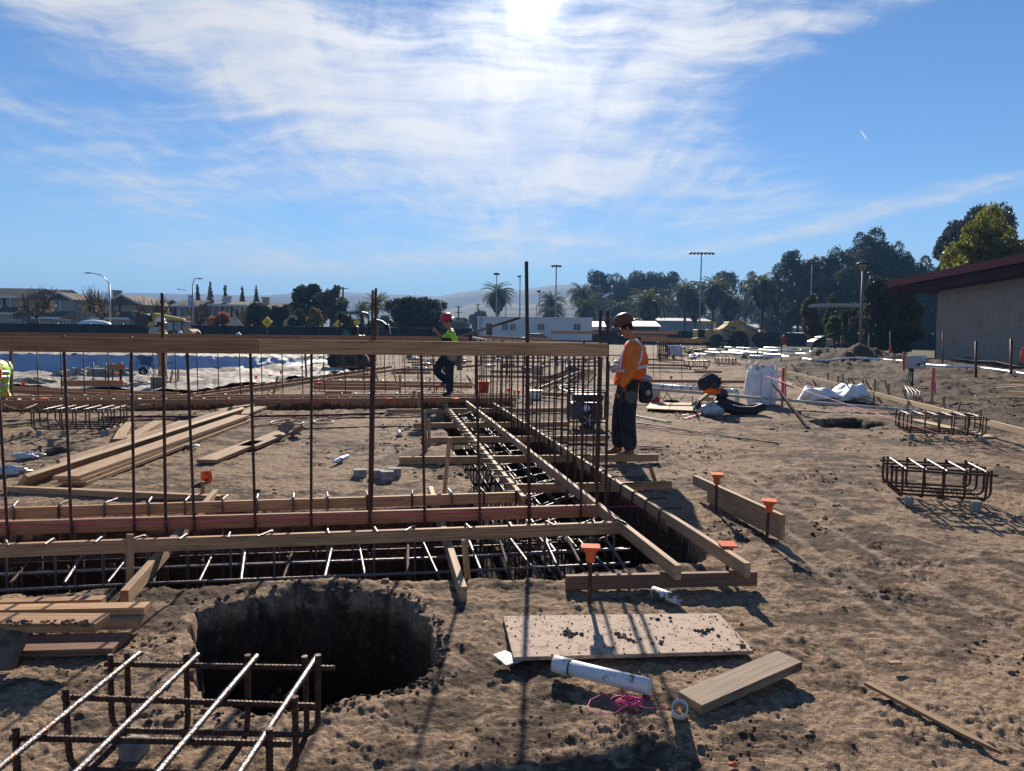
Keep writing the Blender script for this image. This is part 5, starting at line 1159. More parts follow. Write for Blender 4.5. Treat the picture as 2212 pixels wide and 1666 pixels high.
for i in range(46):
    x, y = rr.uniform(870, 1380), rr.uniform(757, 800); c = G(x, y, .08)
    crumple('debris_scrap', c, (rr.uniform(.08, .3), .2, rr.uniform(.05, .16)), 'pale scrap lying among the rebars behind the eye-level board', [WHITE, CREAM, CARD][i % 3], 'litter', i, .3, 10); COL.objects[-1]['group'] = 'scraps among the far rebars'
# cages and heaps in the right middle ground
footing_cage((10.0 * 34 / 40, 34, 0)[:2], .1, 1.0, .7, .32, 6, 3, 'far dark rebar cage behind the jacket bundle', .014, ((-.3, -.2), (.3, -.2)), 0)
footing_cage(tuple(G(1567, 790)[:2]), -.1, .95, .7, .32, 6, 3, 'far dark rebar cage left of the standing white bag', .014, ((-.3, -.2), (.3, -.2)), 0)
hp = thing('rebar_heap', G(1495, 770), 'tangled dark heap of rebar offcuts far behind the jacket', 'rebar heap')
for i in range(26):
    c = G(1495, 768) + Vector((rr.uniform(-.8, .8), rr.uniform(-.5, .5), rr.uniform(.05, .5))); v_ = Vector((rr.uniform(-1, 1), rr.uniform(-1, 1), rr.uniform(-.3, .5))).normalized() * .6
    q = MB(); q.tube([c - v_, c + Vector((0, 0, .1)), c + v_], .03, 5); part(q, 'bent_bar', RUST, hp)
pl = thing('wrapped_pallet', G(1455, 769), 'bluish plastic-wrapped pallet with a pink stripe, right of the column cage', 'pallet'); c = G(1455, 769); q = MB(); q.box(c + Vector((0, 0, .38)), (1.0, .8, .72), .1); part(q, 'wrapped_load', mat('wrap', (.5, .55, .66), .25, 0, (3, (.36, .4, .5), .4, .6), (7, .6), .7), pl, bevel=.06)
q = MB(); q.box(c + Vector((-.42, -.46, .3)), (.12, .04, .6)); part(q, 'pink_stripe', PINK, pl)
for (x0, x1, y, lab, m) in [(1532, 1546, 751, 'grey bin before the yellow earthmover', mat('bin_grey', (.12, .15, .17), .6)), (1558, 1571, 752, 'blue-grey bin before the sand pile', mat('bin_blue', (.16, .24, .32), .6))]:
    c = G((x0 + x1) / 2, y); bucket(c, (x1 - x0) * c.y / 1593 / 2, 13 * c.y / 1593 * .95, lab, m, None, .85, 'rubbish_bin')
c = G(1594, 750); mb = MB(); mb.ell(c + Vector((0, 0, -.05)), (1.25, 1.2, .95), 24, 12, .1, 5); o = mb.build('sand_pile', mat('grey_sand', (.2, .19, .185), .95, 0, (3, (.13, .12, .12), .4, .6), (6, 1)), None, loc=c); tag(o, 'grey sand pile in front of the earthmover wheels', 'sand pile')
c = G(1630, 751); bs = thing('block_pallet', c, 'stack of tan blocks on a pallet right of the sand pile', 'pallet')
for i in range(3):
    for k in range(3): q = MB(); q.box(c + Vector((-.6 + .6 * k, 0, .18 + .27 * i)), (.57, .9, .25)); part(q, 'block_row', mat('tan_block', (.3, .25, .2), .9), bs)
c = G(1543, 748); mb = MB()
for a in (-1, 0, 1): mb.tube([c + Vector((a * .45, abs(a) * .3, 0)), c + Vector((0, 0, 1.3))], .05, 6)
o = mb.build('tripod_stand', ORANGE, None, loc=c); tag(o, 'small orange-brown tripod between the two bins', 'tripod')
c = G(1860, 751); rb2 = thing('red_container', c, 'low red container with white pipes before the dark fence', 'container'); q = MB(); wd = 54 * c.y / 1593; q.box(c + Vector((0, 0, .5)), (wd, .9, 1.0)); part(q, 'container_body', mat('red_paint', (.4, .03, .03), .4), rb2, bevel=.04)
for k in (-.05, .35): q = MB(); q.tube([c + Vector((k, -.5, .3)), c + Vector((k, -.5, 1.1)), c + Vector((k + .35, -.5, 1.12))], .06, 7); part(q, 'white_pipe', WHITEP, rb2)
q = MB(); q.box(c + Vector((-.35, -.455, .75)), (.16, .01, .12)); part(q, 'label_plate', WHITE, rb2)
# ================================================================ background
def leafcloud(blobs, n, size, seed=0, flat_=.0, droop=0.0):
    """random small quads filling ellipsoid shells; blobs: (cx,cy,cz,rx,ry,rz)"""
    g = np.random.default_rng(seed); B = np.array(blobs, float); vol = (B[:, 3] * B[:, 4] * B[:, 5]) ** .67; pick = g.choice(len(B), n, p=vol / vol.sum())
    d = g.normal(size=(n, 3)); d /= np.linalg.norm(d, axis=1)[:, None]; r = g.uniform(.35, 1.0, n) ** .45 * (1 + g.normal(0, .06, n))
    c = B[pick, :3] + d * r[:, None] * B[pick, 3:6]
    a = g.normal(size=(n, 3)); a[:, 2] -= droop; a /= np.linalg.norm(a, axis=1)[:, None]; b = np.cross(a, g.normal(size=(n, 3))); b /= np.linalg.norm(b, axis=1)[:, None]
    s = size * g.uniform(.6, 1.4, (n, 1)); V = np.stack([c - a * s - b * s * .45, c + a * s - b * s * .3, c + a * s * .9 + b * s * .4, c - a * s + b * s * .35], 1).reshape(-1, 3)
    return V, np.arange(4 * n).reshape(n, 4)
def crown_blobs(w_, h, z0, n, seed, rnd=.28, dep=None):
    g = random.Random(seed); out = []
    for _ in range(n):
        a = g.random() * 6.28; r = g.random() ** .6 * .78; zz = g.random(); k = math.sqrt(max(.12, 1 - (2 * zz - 1) ** 2 * .8))
        s = g.uniform(.7, 1.3) * rnd; out.append((math.cos(a) * r * w_ / 2 * k, math.sin(a) * r * (dep or w_) / 2 * k, z0 + h * (.12 + zz * .76), w_ * s * .62, w_ * s * .62, h * s * .6))
    return out
def limbs(mb, blobs, z0, r, g, k=7):
    mb.tube([(0, 0, -.2), (g.uniform(-.1, .1), 0, z0 * .5), (g.uniform(-.2, .2), 0, z0)], [r, r * .8, r * .65], 8)
    for b in blobs[:k]:
        s = Vector((0, 0, z0 * g.uniform(.6, 1))); e = Vector(b[:3]); m = s.lerp(e, .5) + Vector((g.uniform(-.3, .3), g.uniform(-.3, .3), g.uniform(-.2, .4)))
        mb.tube([s, m, e], [r * .5, r * .32, r * .1], 6)
LEAF = {'dark': leafmat('leaf_dark', (.032, .044, .022), (.08, .09, .04), .25), 'mid': leafmat('leaf_mid', (.04, .065, .02), (.09, .11, .035), .35), 'gold': leafmat('leaf_gold', (.11, .13, .018), (.22, .20, .025), .5), 'olive': leafmat('leaf_olive', (.05, .06, .03), (.10, .10, .045), .35),
        'euc': leafmat('leaf_euc', (.045, .060, .038), (.10, .112, .07), .25), 'red': leafmat('leaf_rust', (.16, .06, .03), (.10, .09, .04), .4), 'orange': leafmat('leaf_orange', (.42, .13, .07), (.30, .10, .06), .45), 'dry': leafmat('leaf_dry', (.30, .22, .06), (.16, .11, .05), .4), 'lime': leafmat('leaf_lime', (.07, .12, .025), (.13, .19, .045), .45), 'pine': leafmat('leaf_pine', (.05, .065, .035), (.11, .11, .055), .25)}
BARK = mat('bark', (.10, .075, .055), .95, 0, (3, (.05, .04, .03), .4, .6), (8, .8))
def tree(name, x, ybase, ytop, wpx, Y, lab, leaf, seed, nb=16, nl=5000, ls=.16, crown_from=.25, cat='tree', group=None, rnd=.28, z0=0.0, trunk_r=None, nlimb=8, dep=None):
    base = P(x, 0, Y); base.z = z0; H = Zat(x, ytop, Y) - z0; w_ = wpx * Y / F; t = thing(name, base, lab, cat, group)
    bl = crown_blobs(w_, H * (1 - crown_from), H * crown_from, nb, seed, rnd, dep); g = random.Random(seed)
    V, Fc = leafcloud(bl, nl, ls, seed); npmesh('crown', V, Fc, LEAF[leaf], t)
    mb = MB(); limbs(mb, bl, H * (crown_from + .1), trunk_r or max(.12, H * .02), g, nlimb); mb.v = [v + base for v in mb.v]; part(mb, 'trunk', BARK, t); return t
# ---- hills
def ridge(pts, Y, lab, name, col, wob, seed, thick=900):
    xs = np.linspace(-700, 2900, 360); ys = np.interp(xs, [p[0] for p in pts], [p[1] for p in pts]); V = []; n = len(xs)
    x0 = np.array([P(x, 700, Y).x for x in xs]); z = np.array([Zat(x, y, Y) for x, y in zip(xs, ys)]) + (fbm(x0 / 90 + seed, x0 * 0 + 3.1, 6, .65) - .5) * wob * 1.6
    fr = (fbm(x0 / 28 + seed, x0 * 0 + 1, 3, .7) > .55) * wob * .12; z = z + fr
    for k, (dy, f) in enumerate([(-thick, -.02), (-thick * .5, .45), (-thick * .2, .82), (0, 1.0), (thick * .8, .6)]): V.append(np.stack([x0 * (1 + dy / Y), np.full(n, Y + dy), np.maximum(z * f, -5) + (fbm(x0 / 120 + seed, x0 * 0 + k * 3, 4) - .5) * 20 * (0 < k < 3)], 1))
    V = np.concatenate(V); ii, jj = np.meshgrid(np.arange(4), np.arange(n - 1), indexing='ij'); a = (ii * n + jj).ravel()
    o = npmesh(name, V, np.stack([a, a + 1, a + n + 1, a + n], 1), col, smooth=True); return tag(o, lab, None, None, 'structure')
HILLM = mat('hill_far', (.022, .032, .022), 1, 0, (.012, (.06, .055, .035), .45, .6)); HILLN = mat('hill_near', (.022, .032, .022), 1, 0, (.02, (.035, .04, .025), .4, .6))
ridge([(-700, 640), (0, 640), (120, 637), (200, 633), (330, 634), (460, 637), (556, 639), (623, 635), (744, 632), (839, 636), (941, 640), (1001, 631), (1049, 627), (1106, 629), (1205, 617), (1251, 615), (1330, 622), (1500, 640), (1800, 660), (2900, 670)], 1800, 'long blue ridge of hills', 'far_hills', HILLM, 5, 2, 450)
ridge([(-700, 700), (300, 690), (900, 690), (975, 668), (1020, 655), (1080, 652), (1130, 662), (1200, 650), (1250, 642), (1290, 645), (1400, 665), (1600, 690), (2900, 700)], 1150, 'lower nearer foothills', 'near_hills', HILLN, 4, 9, 300)
# ---- far tree belt closing the horizon
for (x, yt, w_, Y, lab, lf, s) in [(1000, 688, 90, 260, 'low hazy trees behind the parked cars, right of the round tree', 'olive', 3), (1035, 672, 60, 285, 'taller hazy tree between the utility poles', 'euc', 4), (1140, 696, 130, 270, 'low hazy shrubs behind the white trailer, left part', 'olive', 5), (1260, 690, 120, 270, 'low hazy shrubs behind the white trailer, right part', 'olive', 6), (900, 690, 140, 300, 'low hazy trees hidden behind the round tree', 'olive', 7), (760, 690, 120, 200, 'low green trees behind the mini excavator', 'mid', 8), (820, 680, 60, 190, 'bushy tree behind the mini excavator boom', 'olive', 9)]:
    tree('far_tree', x, 720, yt, w_, Y, lab, lf, s, 10, 1800, .5, .1, group='low trees along the horizon')
# ---- eucalyptus groves
GE = 'eucalyptus trees on the skyline'
for (x, yt, w_, Y, lab, s, cf, nl) in [(1298, 583, 62, 280, 'leftmost skyline eucalyptus, behind the first pair of palms', 1, .28, 3200), (1338, 580, 66, 285, 'second skyline eucalyptus from the left, tall and loose', 2, .3, 3400), (1378, 586, 56, 283, 'third skyline eucalyptus from the left', 3, .3, 3000), (1412, 581, 60, 285, 'fourth skyline eucalyptus from the left, above the broad palm', 4, .3, 3200), (1452, 585, 62, 281, 'fifth skyline eucalyptus from the left, ending the long grove', 5, .28, 3200),
                                (1530, 604, 44, 295, 'thin eucalyptus behind the tall floodlight mast', 6, .3, 2200), (1580, 584, 62, 285, 'feathery eucalyptus right of the floodlight mast', 7, .3, 3000), (1634, 584, 60, 283, 'eucalyptus behind the large lone palm', 8, .28, 3000), (1690, 590, 50, 275, 'slim eucalyptus between two palms at right', 9, .3, 2600), (1500, 620, 60, 290, 'low hazy eucalyptus filling behind the middle palms', 10, .1, 2600), (1350, 640, 110, 295, 'dark undergrowth below the long grove, left part', 11, .05, 4200), (1440, 645, 110, 295, 'dark undergrowth below the long grove, right part', 12, .05, 4200), (1600, 640, 130, 295, 'dark undergrowth behind the right palms', 13, .05, 4200)]:
    tree('eucalyptus', x, 720, yt, w_ * 1.5, Y, lab, 'euc', 100 + s, 30, int(nl * 1.35), .38, cf, group=GE, rnd=.19, nlimb=12)
for (x, yt, w_, Y, lab, s, cf, nl, lf) in [(1752, 527, 92, 165, 'big dark eucalyptus, left of the two tallest groups at right', 21, .12, 9000, 'euc'), (1800, 545, 80, 170, 'dark eucalyptus filling between the two tallest groups', 22, .1, 7000, 'euc'), (1892, 494, 100, 160, 'tallest spreading eucalyptus, behind the lamp post', 23, .25, 9000, 'euc'), (1950, 512, 96, 158, 'spreading eucalyptus just right of the lamp post', 24, .2, 8500, 'euc'), (2002, 545, 80, 155, 'lower eucalyptus sloping down toward the red roof', 25, .1, 6500, 'euc'), (2060, 552, 80, 150, 'low eucalyptus right above the eave of the red roof', 26, .1, 6000, 'euc'), (1840, 530, 90, 168, 'dark eucalyptus filling left of the tallest spreading one', 34, .05, 7000, 'euc'), (1925, 515, 90, 166, 'dark eucalyptus filling between the two spreading ones', 35, .05, 7000, 'euc'), (1850, 575, 90, 150, 'dark eucalyptus mass under the tallest one, behind the lamp', 27, .03, 7000, 'dark'), (1725, 600, 60, 175, 'small dark eucalyptus right of the lone palm', 28, .1, 4500, 'euc'),
                                   (1700, 612, 80, 180, 'low dark eucalyptus filling right of the lone palm', 31, .02, 5000, 'euc'), (1965, 600, 110, 150, 'low dark eucalyptus behind the pines', 32, .02, 7000, 'dark'), (2045, 600, 110, 140, 'low dark eucalyptus behind the corner of the block wall', 33, .02, 7000, 'dark'), (2095, 455, 90, 105, 'dark hanging eucalyptus left of the golden tree', 29, .3, 8000, 'euc'), (2165, 425, 120, 110, 'dark eucalyptus rising above the golden tree', 30, .2, 9000, 'euc')]:
    tree('eucalyptus', x, 725, yt, w_ * 1.5, Y, lab, lf, 100 + s, 42, int(nl * 1.6), .23, cf, group=GE, rnd=.17, nlimb=16)
tree('golden_tree', 2168, 730, 452, 170, 52, 'bright yellow-green tree rising behind the red roof', 'gold', 61, 34, 16000, .13, .22, rnd=.25)
tree('pine_tree', 1932, 770, 590, 135, 56, 'dark loose pine right beside the lamp post, before the building', 'pine', 62, 60, 24000, .085, .04, rnd=.13, nlimb=30)
tree('pine_tree', 1985, 770, 612, 110, 57, 'dark conifer between the lamp post and the block wall', 'pine', 63, 50, 20000, .085, .02, rnd=.14, nlimb=26)
tree('dark_shrub', 1968, 770, 695, 110, 54, 'black-green shrub at the foot of the conifers by the block wall', 'dark', 64, 18, 12000, .09, .0, cat='shrub')
tree('small_tree', 1785, 725, 638, 50, 85, 'reddish-green young tree left of the little lime tree', 'red', 65, 16, 6000, .15, .08, group='young trees before the big grove')
tree('small_tree', 1827, 725, 640, 46, 88, 'plain green young tree behind the little lime tree', 'mid', 66, 16, 6000, .15, .08, group='young trees before the big grove')
tree('small_tree', 1831, 722, 686, 42, 75, 'little lime-green tree before the young trees', 'lime', 67, 12, 4000, .12, .25, group='young trees before the big grove')
tree('small_tree', 1868, 725, 655, 60, 80, 'olive-green bushy tree left of the lamp post', 'mid', 68, 16, 6000, .14, .05, group='young trees before the big grove')
# ---- left background trees
tree('broad_tree', 668, 722, 606, 96, 112, 'large dark spreading tree, dense left side beside the bare-limbed one', 'dark', 71, 22, 8500, .2, .2, rnd=.26)
tree('broad_tree', 712, 722, 612, 86, 108, 'large open-branched tree left of the utility pole', 'olive', 72, 26, 3000, .17, .3, rnd=.17, nlimb=24, trunk_r=.35)
tree('round_tree', 908, 720, 641, 160, 100, 'big dense round-topped tree at centre left', 'dark', 73, 60, 22000, .17, .08, rnd=.24, nlimb=12)
for (x, yt, w_, lf, lab, s) in [(600, 655, 50, 'olive', 'yellow-green street tree beside the left warning sign', 1), (640, 668, 44, 'mid', 'low green street tree right of the warning sign', 2), (672, 660, 40, 'dry', 'golden-brown street tree under the large dark tree', 3), (570, 668, 50, 'dark', 'dark clipped tree behind the left warning sign', 4), (548, 660, 56, 'dark', 'dark rounded tree right of the orange bush', 5), (740, 676, 50, 'olive', 'low tree below the open-branched tree', 6)]:
    tree('street_tree', x, 715, yt, w_, 92, lab, lf, 200 + s, 14, 3800, .16, .1, group='street trees behind the dark fence')
tree('orange_bush', 470, 712, 677, 58, 86, 'bright orange-red bush before the pale house', 'orange', 81, 14, 5000, .13, .0, cat='bush')
for (x, yt, w_, lab) in [(415, 616, 22, 'first'), (443, 611, 30, 'second'), (476, 618, 22, 'third'), (514, 620, 24, 'fourth'), (545, 619, 26, 'fifth')]:
    t = thing('fir_tree', Vector((P(x, 0, 150).x, 150, 0)), '%s small pointed fir from the left behind the rooftops' % lab, 'tree', 'pointed firs behind the houses'); H = Zat(x, yt, 150); w2 = w_ * 150 / F
    bl = [(0, 0, H * f, w2 * .5 * (1 - f) * 1.2 + .12, w2 * .5 * (1 - f) * 1.2 + .12, H * .045) for f in np.linspace(.2, .98, 13)]
    V, Fc = leafcloud(bl, 1600, .22, int(x)); npmesh('crown', V, Fc, LEAF['dark'], t); mb = MB(); b = Vector(t['_o']); mb.tube([b, b + Vector((0, 0, H))], [.2, .03], 6); part(mb, 'trunk', BARK, t)
# bare pollarded street trees with few leaves
for (x, yt, w_, Y, lab, s) in [(66, 612, 80, 88, 'bare street tree with few yellow leaves at the far left', 1), (186, 612, 88, 86, 'bare street tree with few yellow leaves beside the left street lamp', 2), (321, 632, 80, 92, 'bare street tree behind the yellow excavator', 3), (424, 648, 56, 92, 'bare street tree right of the blue banner', 4), (518, 652, 54, 92, 'bare street tree right of the orange bush', 5)]:
    base = P(x, 0, Y); base.z = 0; H = Zat(x, yt, Y); w2 = w_ * Y / F; t = thing('bare_tree', base, lab, 'tree', 'bare street trees'); g = random.Random(s); mb = MB(); q = MB(); lv = []
    lean = g.uniform(-.8, .8); top = base + Vector((lean, 0, H * .38)); mb.tube([base, base.lerp(top, .5) + Vector((.1, 0, 0)), top], [.2, .17, .14], 8)
    for k in range(9):
        a = g.uniform(0, 6.28); e = top + Vector((math.cos(a) * w2 * .33, math.sin(a) * w2 * .3, H * g.uniform(.1, .26))); mb.tube([top, top.lerp(e, .5) + Vector((0, 0, .1)), e], [.11, .08, .05], 6)
        for m_ in range(12):
            st_ = top.lerp(e, g.uniform(.4, 1)); v_ = Vector((g.uniform(-.4, .4) + math.cos(a) * .25, g.uniform(-.4, .4), 1.0)).normalized() * g.uniform(.5, 1) * H * .42; mb.tube([st_, st_ + v_ * .5 + Vector((g.uniform(-.05, .05), 0, 0)), st_ + v_], [.04, .03, .018], 4, False)
        lv.append((e.x - base.x, e.y - base.y, e.z - base.z + .1, w2 * .17, w2 * .17, H * .12))
    part(mb, 'trunk', BARK, t); V, Fc = leafcloud(lv, 420 if s < 3 else 300, .11, s); npmesh('leaves', V, Fc, LEAF['dry'], t)
# ---- palms
def make_palm(seed, droopy=1.0, R_=4.0):
    """Canary palm crown: arching fronds with leaflets; returns V, F for fronds and for the skirt"""
    g = np.random.default_rng(seed); V = []; Fa = []; n = 0
    nf = 92
    for i in range(nf):
        az = g.uniform(0, 2 * math.pi); el = math.radians(85 - 130 * (i / nf) ** .8 + g.normal(0, 6)); L = R_ * g.uniform(.9, 1.08) * (1 if el > -.3 else .8)
        segs = 9; p = np.array([0, 0, 0.]); d_az = np.array([math.cos(az), math.sin(az), 0]); side = np.array([-math.sin(az), math.cos(az), 0]); e = el; pts = [p.copy()]
        for s in range(segs):
            e2 = e - (s / segs) * droopy * math.radians(55 if el > 0 else 28); st_ = (d_az * math.cos(e2) + np.array([0, 0, 1]) * math.sin(e2)) * L / segs; p = p + st_; pts.append(p.copy())
            e = e - math.radians(3.5) * droopy
        pts = np.array(pts)
        for s in range(len(pts) - 1):
            for h_ in (0, .33, .66):
                c = pts[s] * (1 - h_) + pts[s + 1] * h_; d = (pts[s + 1] - pts[s]); d /= np.linalg.norm(d) + 1e-9; f = (s + h_) / (len(pts) - 1); ll = .62 * math.sin(math.pi * (.12 + .86 * f)) ** .6 * R_ / 4
                for sg in (-1, 1):
                    tip = c + d * ll * .75 + side * sg * ll * .62 + np.array([0, 0, -ll * .32]); w_ = d * .055 * R_ / 4
                    V += [c - w_, c + w_, tip + w_ * .3, tip - w_ * .3]; Fa.append([n, n + 1, n + 2, n + 3]); n += 4
            w2 = np.array([0, 0, .03]) * R_ / 4; V += [pts[s] - w2, pts[s] + w2, pts[s + 1] + w2, pts[s + 1] - w2]; Fa.append([n, n + 1, n + 2, n + 3]); n += 4
    return np.array(V), np.array(Fa)
PALML = leafmat('palm_frond', (.06, .075, .025), (.15, .16, .05), .4); PALMD = leafmat('palm_skirt', (.07, .05, .025), (.035, .03, .018), .2)
protos = []
for s in (1, 2, 3):
    V, Fc = make_palm(s, 1.0 + .1 * s); me = npmesh('fronds', V, Fc, PALML); protos.append(me.data); bpy.data.objects.remove(me)
V, Fc = make_palm(5, .35, 4.2); me = npmesh('fronds', V, Fc, PALML); dateproto = me.data; bpy.data.objects.remove(me)
def skirtmesh(seed):
    V, Fc = leafcloud([(0, 0, -1.6, 1.9, 1.9, 1.5), (0, 0, -2.6, 1.3, 1.3, 1.6), (0, 0, -3.4, .7, .7, 1.2)], 1500, .35, seed, droop=1.6); o = npmesh('dead_skirt', V, Fc, PALMD); m = o.data; bpy.data.objects.remove(o); return m
SKM = skirtmesh(3)
tm = MB(); tm.tube([(0, 0, 0), (0, 0, .5), (0, 0, 1)], [1.0, .85, .95], 10); o = tm.build('trunk', BARK); TRM = o.data; bpy.data.objects.remove(o)
GPm = 'feathery palms on the skyline'
PALMS = [(1081, 613, 62, 'palm standing alone left of the tallest rebar, above the trailer'), (1203, 632, 54, 'palm under the double floodlight, taller and behind of two'), (1201, 654, 58, 'shorter palm in front below the double floodlight'), (1268, 614, 54, 'taller palm left behind the hard hat, before the grove'), (1281, 640, 62, 'lower palm just left of the hard hat'), (1351, 646, 56, 'palm with yellowed fronds right of the hard hat'), (1419, 625, 76, 'broad palm right of the yellowed one'), (1499, 604, 64, 'tall palm left of the floodlight mast'), (1521, 628, 64, 'lower palm at the foot of the floodlight mast'), (1561, 600, 66, 'tall palm just right of the floodlight mast'), (1597, 627, 66, 'lower palm right of the floodlight mast'), (1671, 587, 78, 'largest lone palm between the mast and the big grove'), (1745, 618, 56, 'small palm left of the big grove trees'), (1825, 591, 84, 'golden-tipped palm in front of the big grove')]
for i, (x, yt, w_, lab) in enumerate(PALMS):
    Y = 8.2 * F / w_ * (.98 if w_ < 70 else 1.0); R_ = w_ * Y / F / 8.2; top = Zat(x, yt, Y); bx = P(x, 0, Y).x; cz = top - 3.1 * R_
    t = thing('palm_tree', Vector((bx, Y, 0)), lab, 'palm tree', GPm); a = linkmesh('fronds', protos[i % 3], t, (0, 0, cz)); a.scale = (R_ * 1.45,) * 3; a.rotation_euler = (0, 0, i * 1.3)
    a = linkmesh('dead_skirt', SKM, t, (0, 0, cz)); a.scale = (R_ * 1.2,) * 3; a = linkmesh('trunk', TRM, t, (0, 0, 0)); a.scale = (.42 * R_, .42 * R_, cz)
for i, (x, yt, w_, lab) in enumerate([(781, 648, 52, 'smaller upright-fronded palm behind the mini excavator canopy'), (812, 626, 66, 'larger upright-fronded palm behind the twin tall rebars')]):
    Y = 150; R_ = w_ * Y / F / 8.2; top = Zat(x, yt, Y); bx = P(x, 0, Y).x; cz = top - 3.9 * R_
    t = thing('palm_tree', Vector((bx, Y, 0)), lab, 'palm tree', 'upright-fronded palms at centre left'); a = linkmesh('fronds', dateproto, t, (0, 0, cz)); a.scale = (R_,) * 3; a.rotation_euler = (0, 0, i * 2); a = linkmesh('trunk', TRM, t, (0, 0, 0)); a.scale = (.4, .4, cz)
# ---- fences
def fence(pts, h, lab, cloth, m, step=3.0, name='site_fence', mesh_alpha=False, tear=0.0):
    t = thing(name, Vector((pts[0][0], pts[0][1], 0)), lab, 'fence'); q = MB(); L = 0
    for (x0, y0), (x1, y1) in zip(pts[:-1], pts[1:]):
        a = Vector((x0, y0, 0)); b = Vector((x1, y1, 0)); d = (b - a); n = max(1, int(d.length / step)); nrm = Vector((-d.y, d.x, 0)).normalized()
        def cf(u, v, a=a, d=d, nrm=nrm):
            return a + d * u + Vector((0, 0, v * h)) + nrm * (.06 * math.sin(u * d.length * 1.7) * math.sin(v * 3) + .03 * math.sin(u * d.length * 5)) + Vector((0, 0, .025 * math.sin(u * d.length * 2.1) * v))
        if cloth: q.grid(cf, n * 4, 4)
        for i in range(n + 1):
            p = a + d * (i / n) + nrm * .1; pm = MB(); pm.tube([p, p + Vector((0, 0, h + .08))], .035, 6); part(pm, 'post', GREYM, t)
        rl = MB(); rl.tube([a + Vector((0, 0, h)) + nrm * .1, b + Vector((0, 0, h)) + nrm * .1], .022, 5); part(rl, 'top_rail', GREYM, t)
        if mesh_alpha:
            w2 = MB(); k = int(d.length / .5)
            for i in range(k): p = a + d * (i / k); w2.tube([p, p + Vector((.5, 0, h))], .008, 3, False); w2.tube([p + Vector((.5, 0, 0)), p + Vector((0, 0, h))], .008, 3, False)
            part(w2, 'wire_mesh', GREYM, t)
    if cloth: part(q, 'windscreen', m, t)
    return t
SCR = mat('windscreen_black', (.014, .019, .022), .8, 0, (2, (.03, .035, .035), .4, .6))
fence([(-62, 70), (-4, 73)], 1.86, 'long black-screened fence in front of the houses at left', True, SCR)
fence([(5.5, 105), (38, 104)], 1.95, 'black-screened fence behind the earthmover, centre to right', True, SCR)
fence([(38.5, 104), (58, 78)], 1.9, 'black-screened fence with torn gaps before the young trees', True, SCR)
fence([(-4, 112), (3, 113)], 1.8, 'black-screened fence behind the parked cars', True, SCR)
fence([(12, 150), (75, 150)], 3.0, 'tall grey chain-link fence behind the palms', False, GREYM, 5, 'chain_link_fence', True)
for (x, yt, lab) in [(1086, 660, 'a'), (1100, 662, 'b'), (1132, 655, 'c'), (1150, 664, 'd'), (1168, 660, 'e'), (1186, 664, 'f'), (1232, 666, 'g')]:
    b = Vector((P(x, 0, 130).x, 130, 0)); mb = MB(); mb.tube([b, Vector((b.x, 130, Zat(x, yt, 130)))], .07, 6); o = mb.build('net_post', GREYM, None, loc=b); tag(o, 'tall grey net post rising behind the white trailer', 'post', 'net posts behind the trailer')
mb = MB(); mb.tube([P(1060, 668, 130), P(1240, 668, 130)], .04, 5); mb.tube([P(1060, 680, 130), P(1240, 680, 130)], .03, 5); o = mb.build('net_rail', GREYM, None, loc=P(1060, 668, 130)); tag(o, 'thin horizontal rails joining the net posts behind the trailer', 'rail')
# ---- street lamps, floodlights, utility poles, signs
LAMP = mat('lamp_grey', (.32, .33, .34), .45, .6); LENS = mat('lamp_head', (.5, .5, .5), .4, .3)
def lamp(x, ytop, Y, arm, yarm, lab, banner=False, group='street lamps at left'):
    b = Vector((P(x, 0, Y).x, Y, 0)); zt = Zat(x, ytop, Y); t = thing('street_lamp', b, lab, 'street lamp', group); e = P(arm, yarm, Y)
    q = MB(); q.tube([b, Vector((b.x, Y, zt))], [.13, .08], 8); part(q, 'pole', LAMP, t)
    q = MB(); a = Vector((b.x, Y, zt)); s = 1 if e.x > b.x else -1; q.tube([a, a.lerp(e, .35) + Vector((0, 0, .42)), a.lerp(e, .7) + Vector((0, 0, .25)), e], .05, 6); part(q, 'arm', LAMP, t)
    q = MB(); q.ell(e + Vector((s * .3, 0, 0)), (.42, .16, .09), 10, 6); part(q, 'lamp_head', LENS, t)
    if banner: q = MB(); bc = P(412, 651, Y); q.box(bc, (.62, .03, 1.35)); bn = part(q, 'banner', mat('banner_blue', (.08, .22, .5), .6, 0, (2.2, (.5, .55, .6), .5, .55)), t)
    return t
lamp(219, 612, 82, 196, 590, 'street lamp with its arm pointing left, nearest the left side')
lamp(404, 616, 88, 426, 602, 'street lamp with a blue banner and its arm pointing right', True)
lamp(402, 640, 130, 390, 625, 'smaller far street lamp whose arm points left behind the banner')
def flood(x, yt, Y, wpx, n, lab, rows=1, r=.16):
    b = Vector((P(x, 0, Y).x, Y, 0)); zt = Zat(x, yt, Y); t = thing('floodlight_mast', b, lab, 'floodlight', 'sports floodlight masts'); q = MB(); q.tube([b, Vector((b.x, Y, zt))], [r * 1.3, r * .8], 8); part(q, 'mast', LAMP, t)
    w_ = wpx * Y / F
    if n:
        q = MB(); q.tube([Vector((b.x - w_ / 2, Y, zt)), Vector((b.x + w_ / 2, Y, zt))], .07, 6); part(q, 'crossbar', LAMP, t)
        for i in range(n): q = MB(); c = Vector((b.x - w_ / 2 + w_ * (i + .0) / max(1, n - 1), Y - .2, zt - .25)); q.ell(c, (.42, .35, .28), 8, 6); part(q, 'lamp', DKMET, t)
flood(1532, 546, 175, 48, 7, 'tall mast with a long row of floodlights above the palms')
flood(1211, 573, 170, 15, 3, 'mast with a short crossbar of floodlights above the two palms')
flood(1079, 590, 175, 6, 2, 'mast with two lights rising behind the lone left palm', r=.12)
flood(1131, 595, 165, 4, 1, 'slim mast right behind the tallest rebar', r=.12)
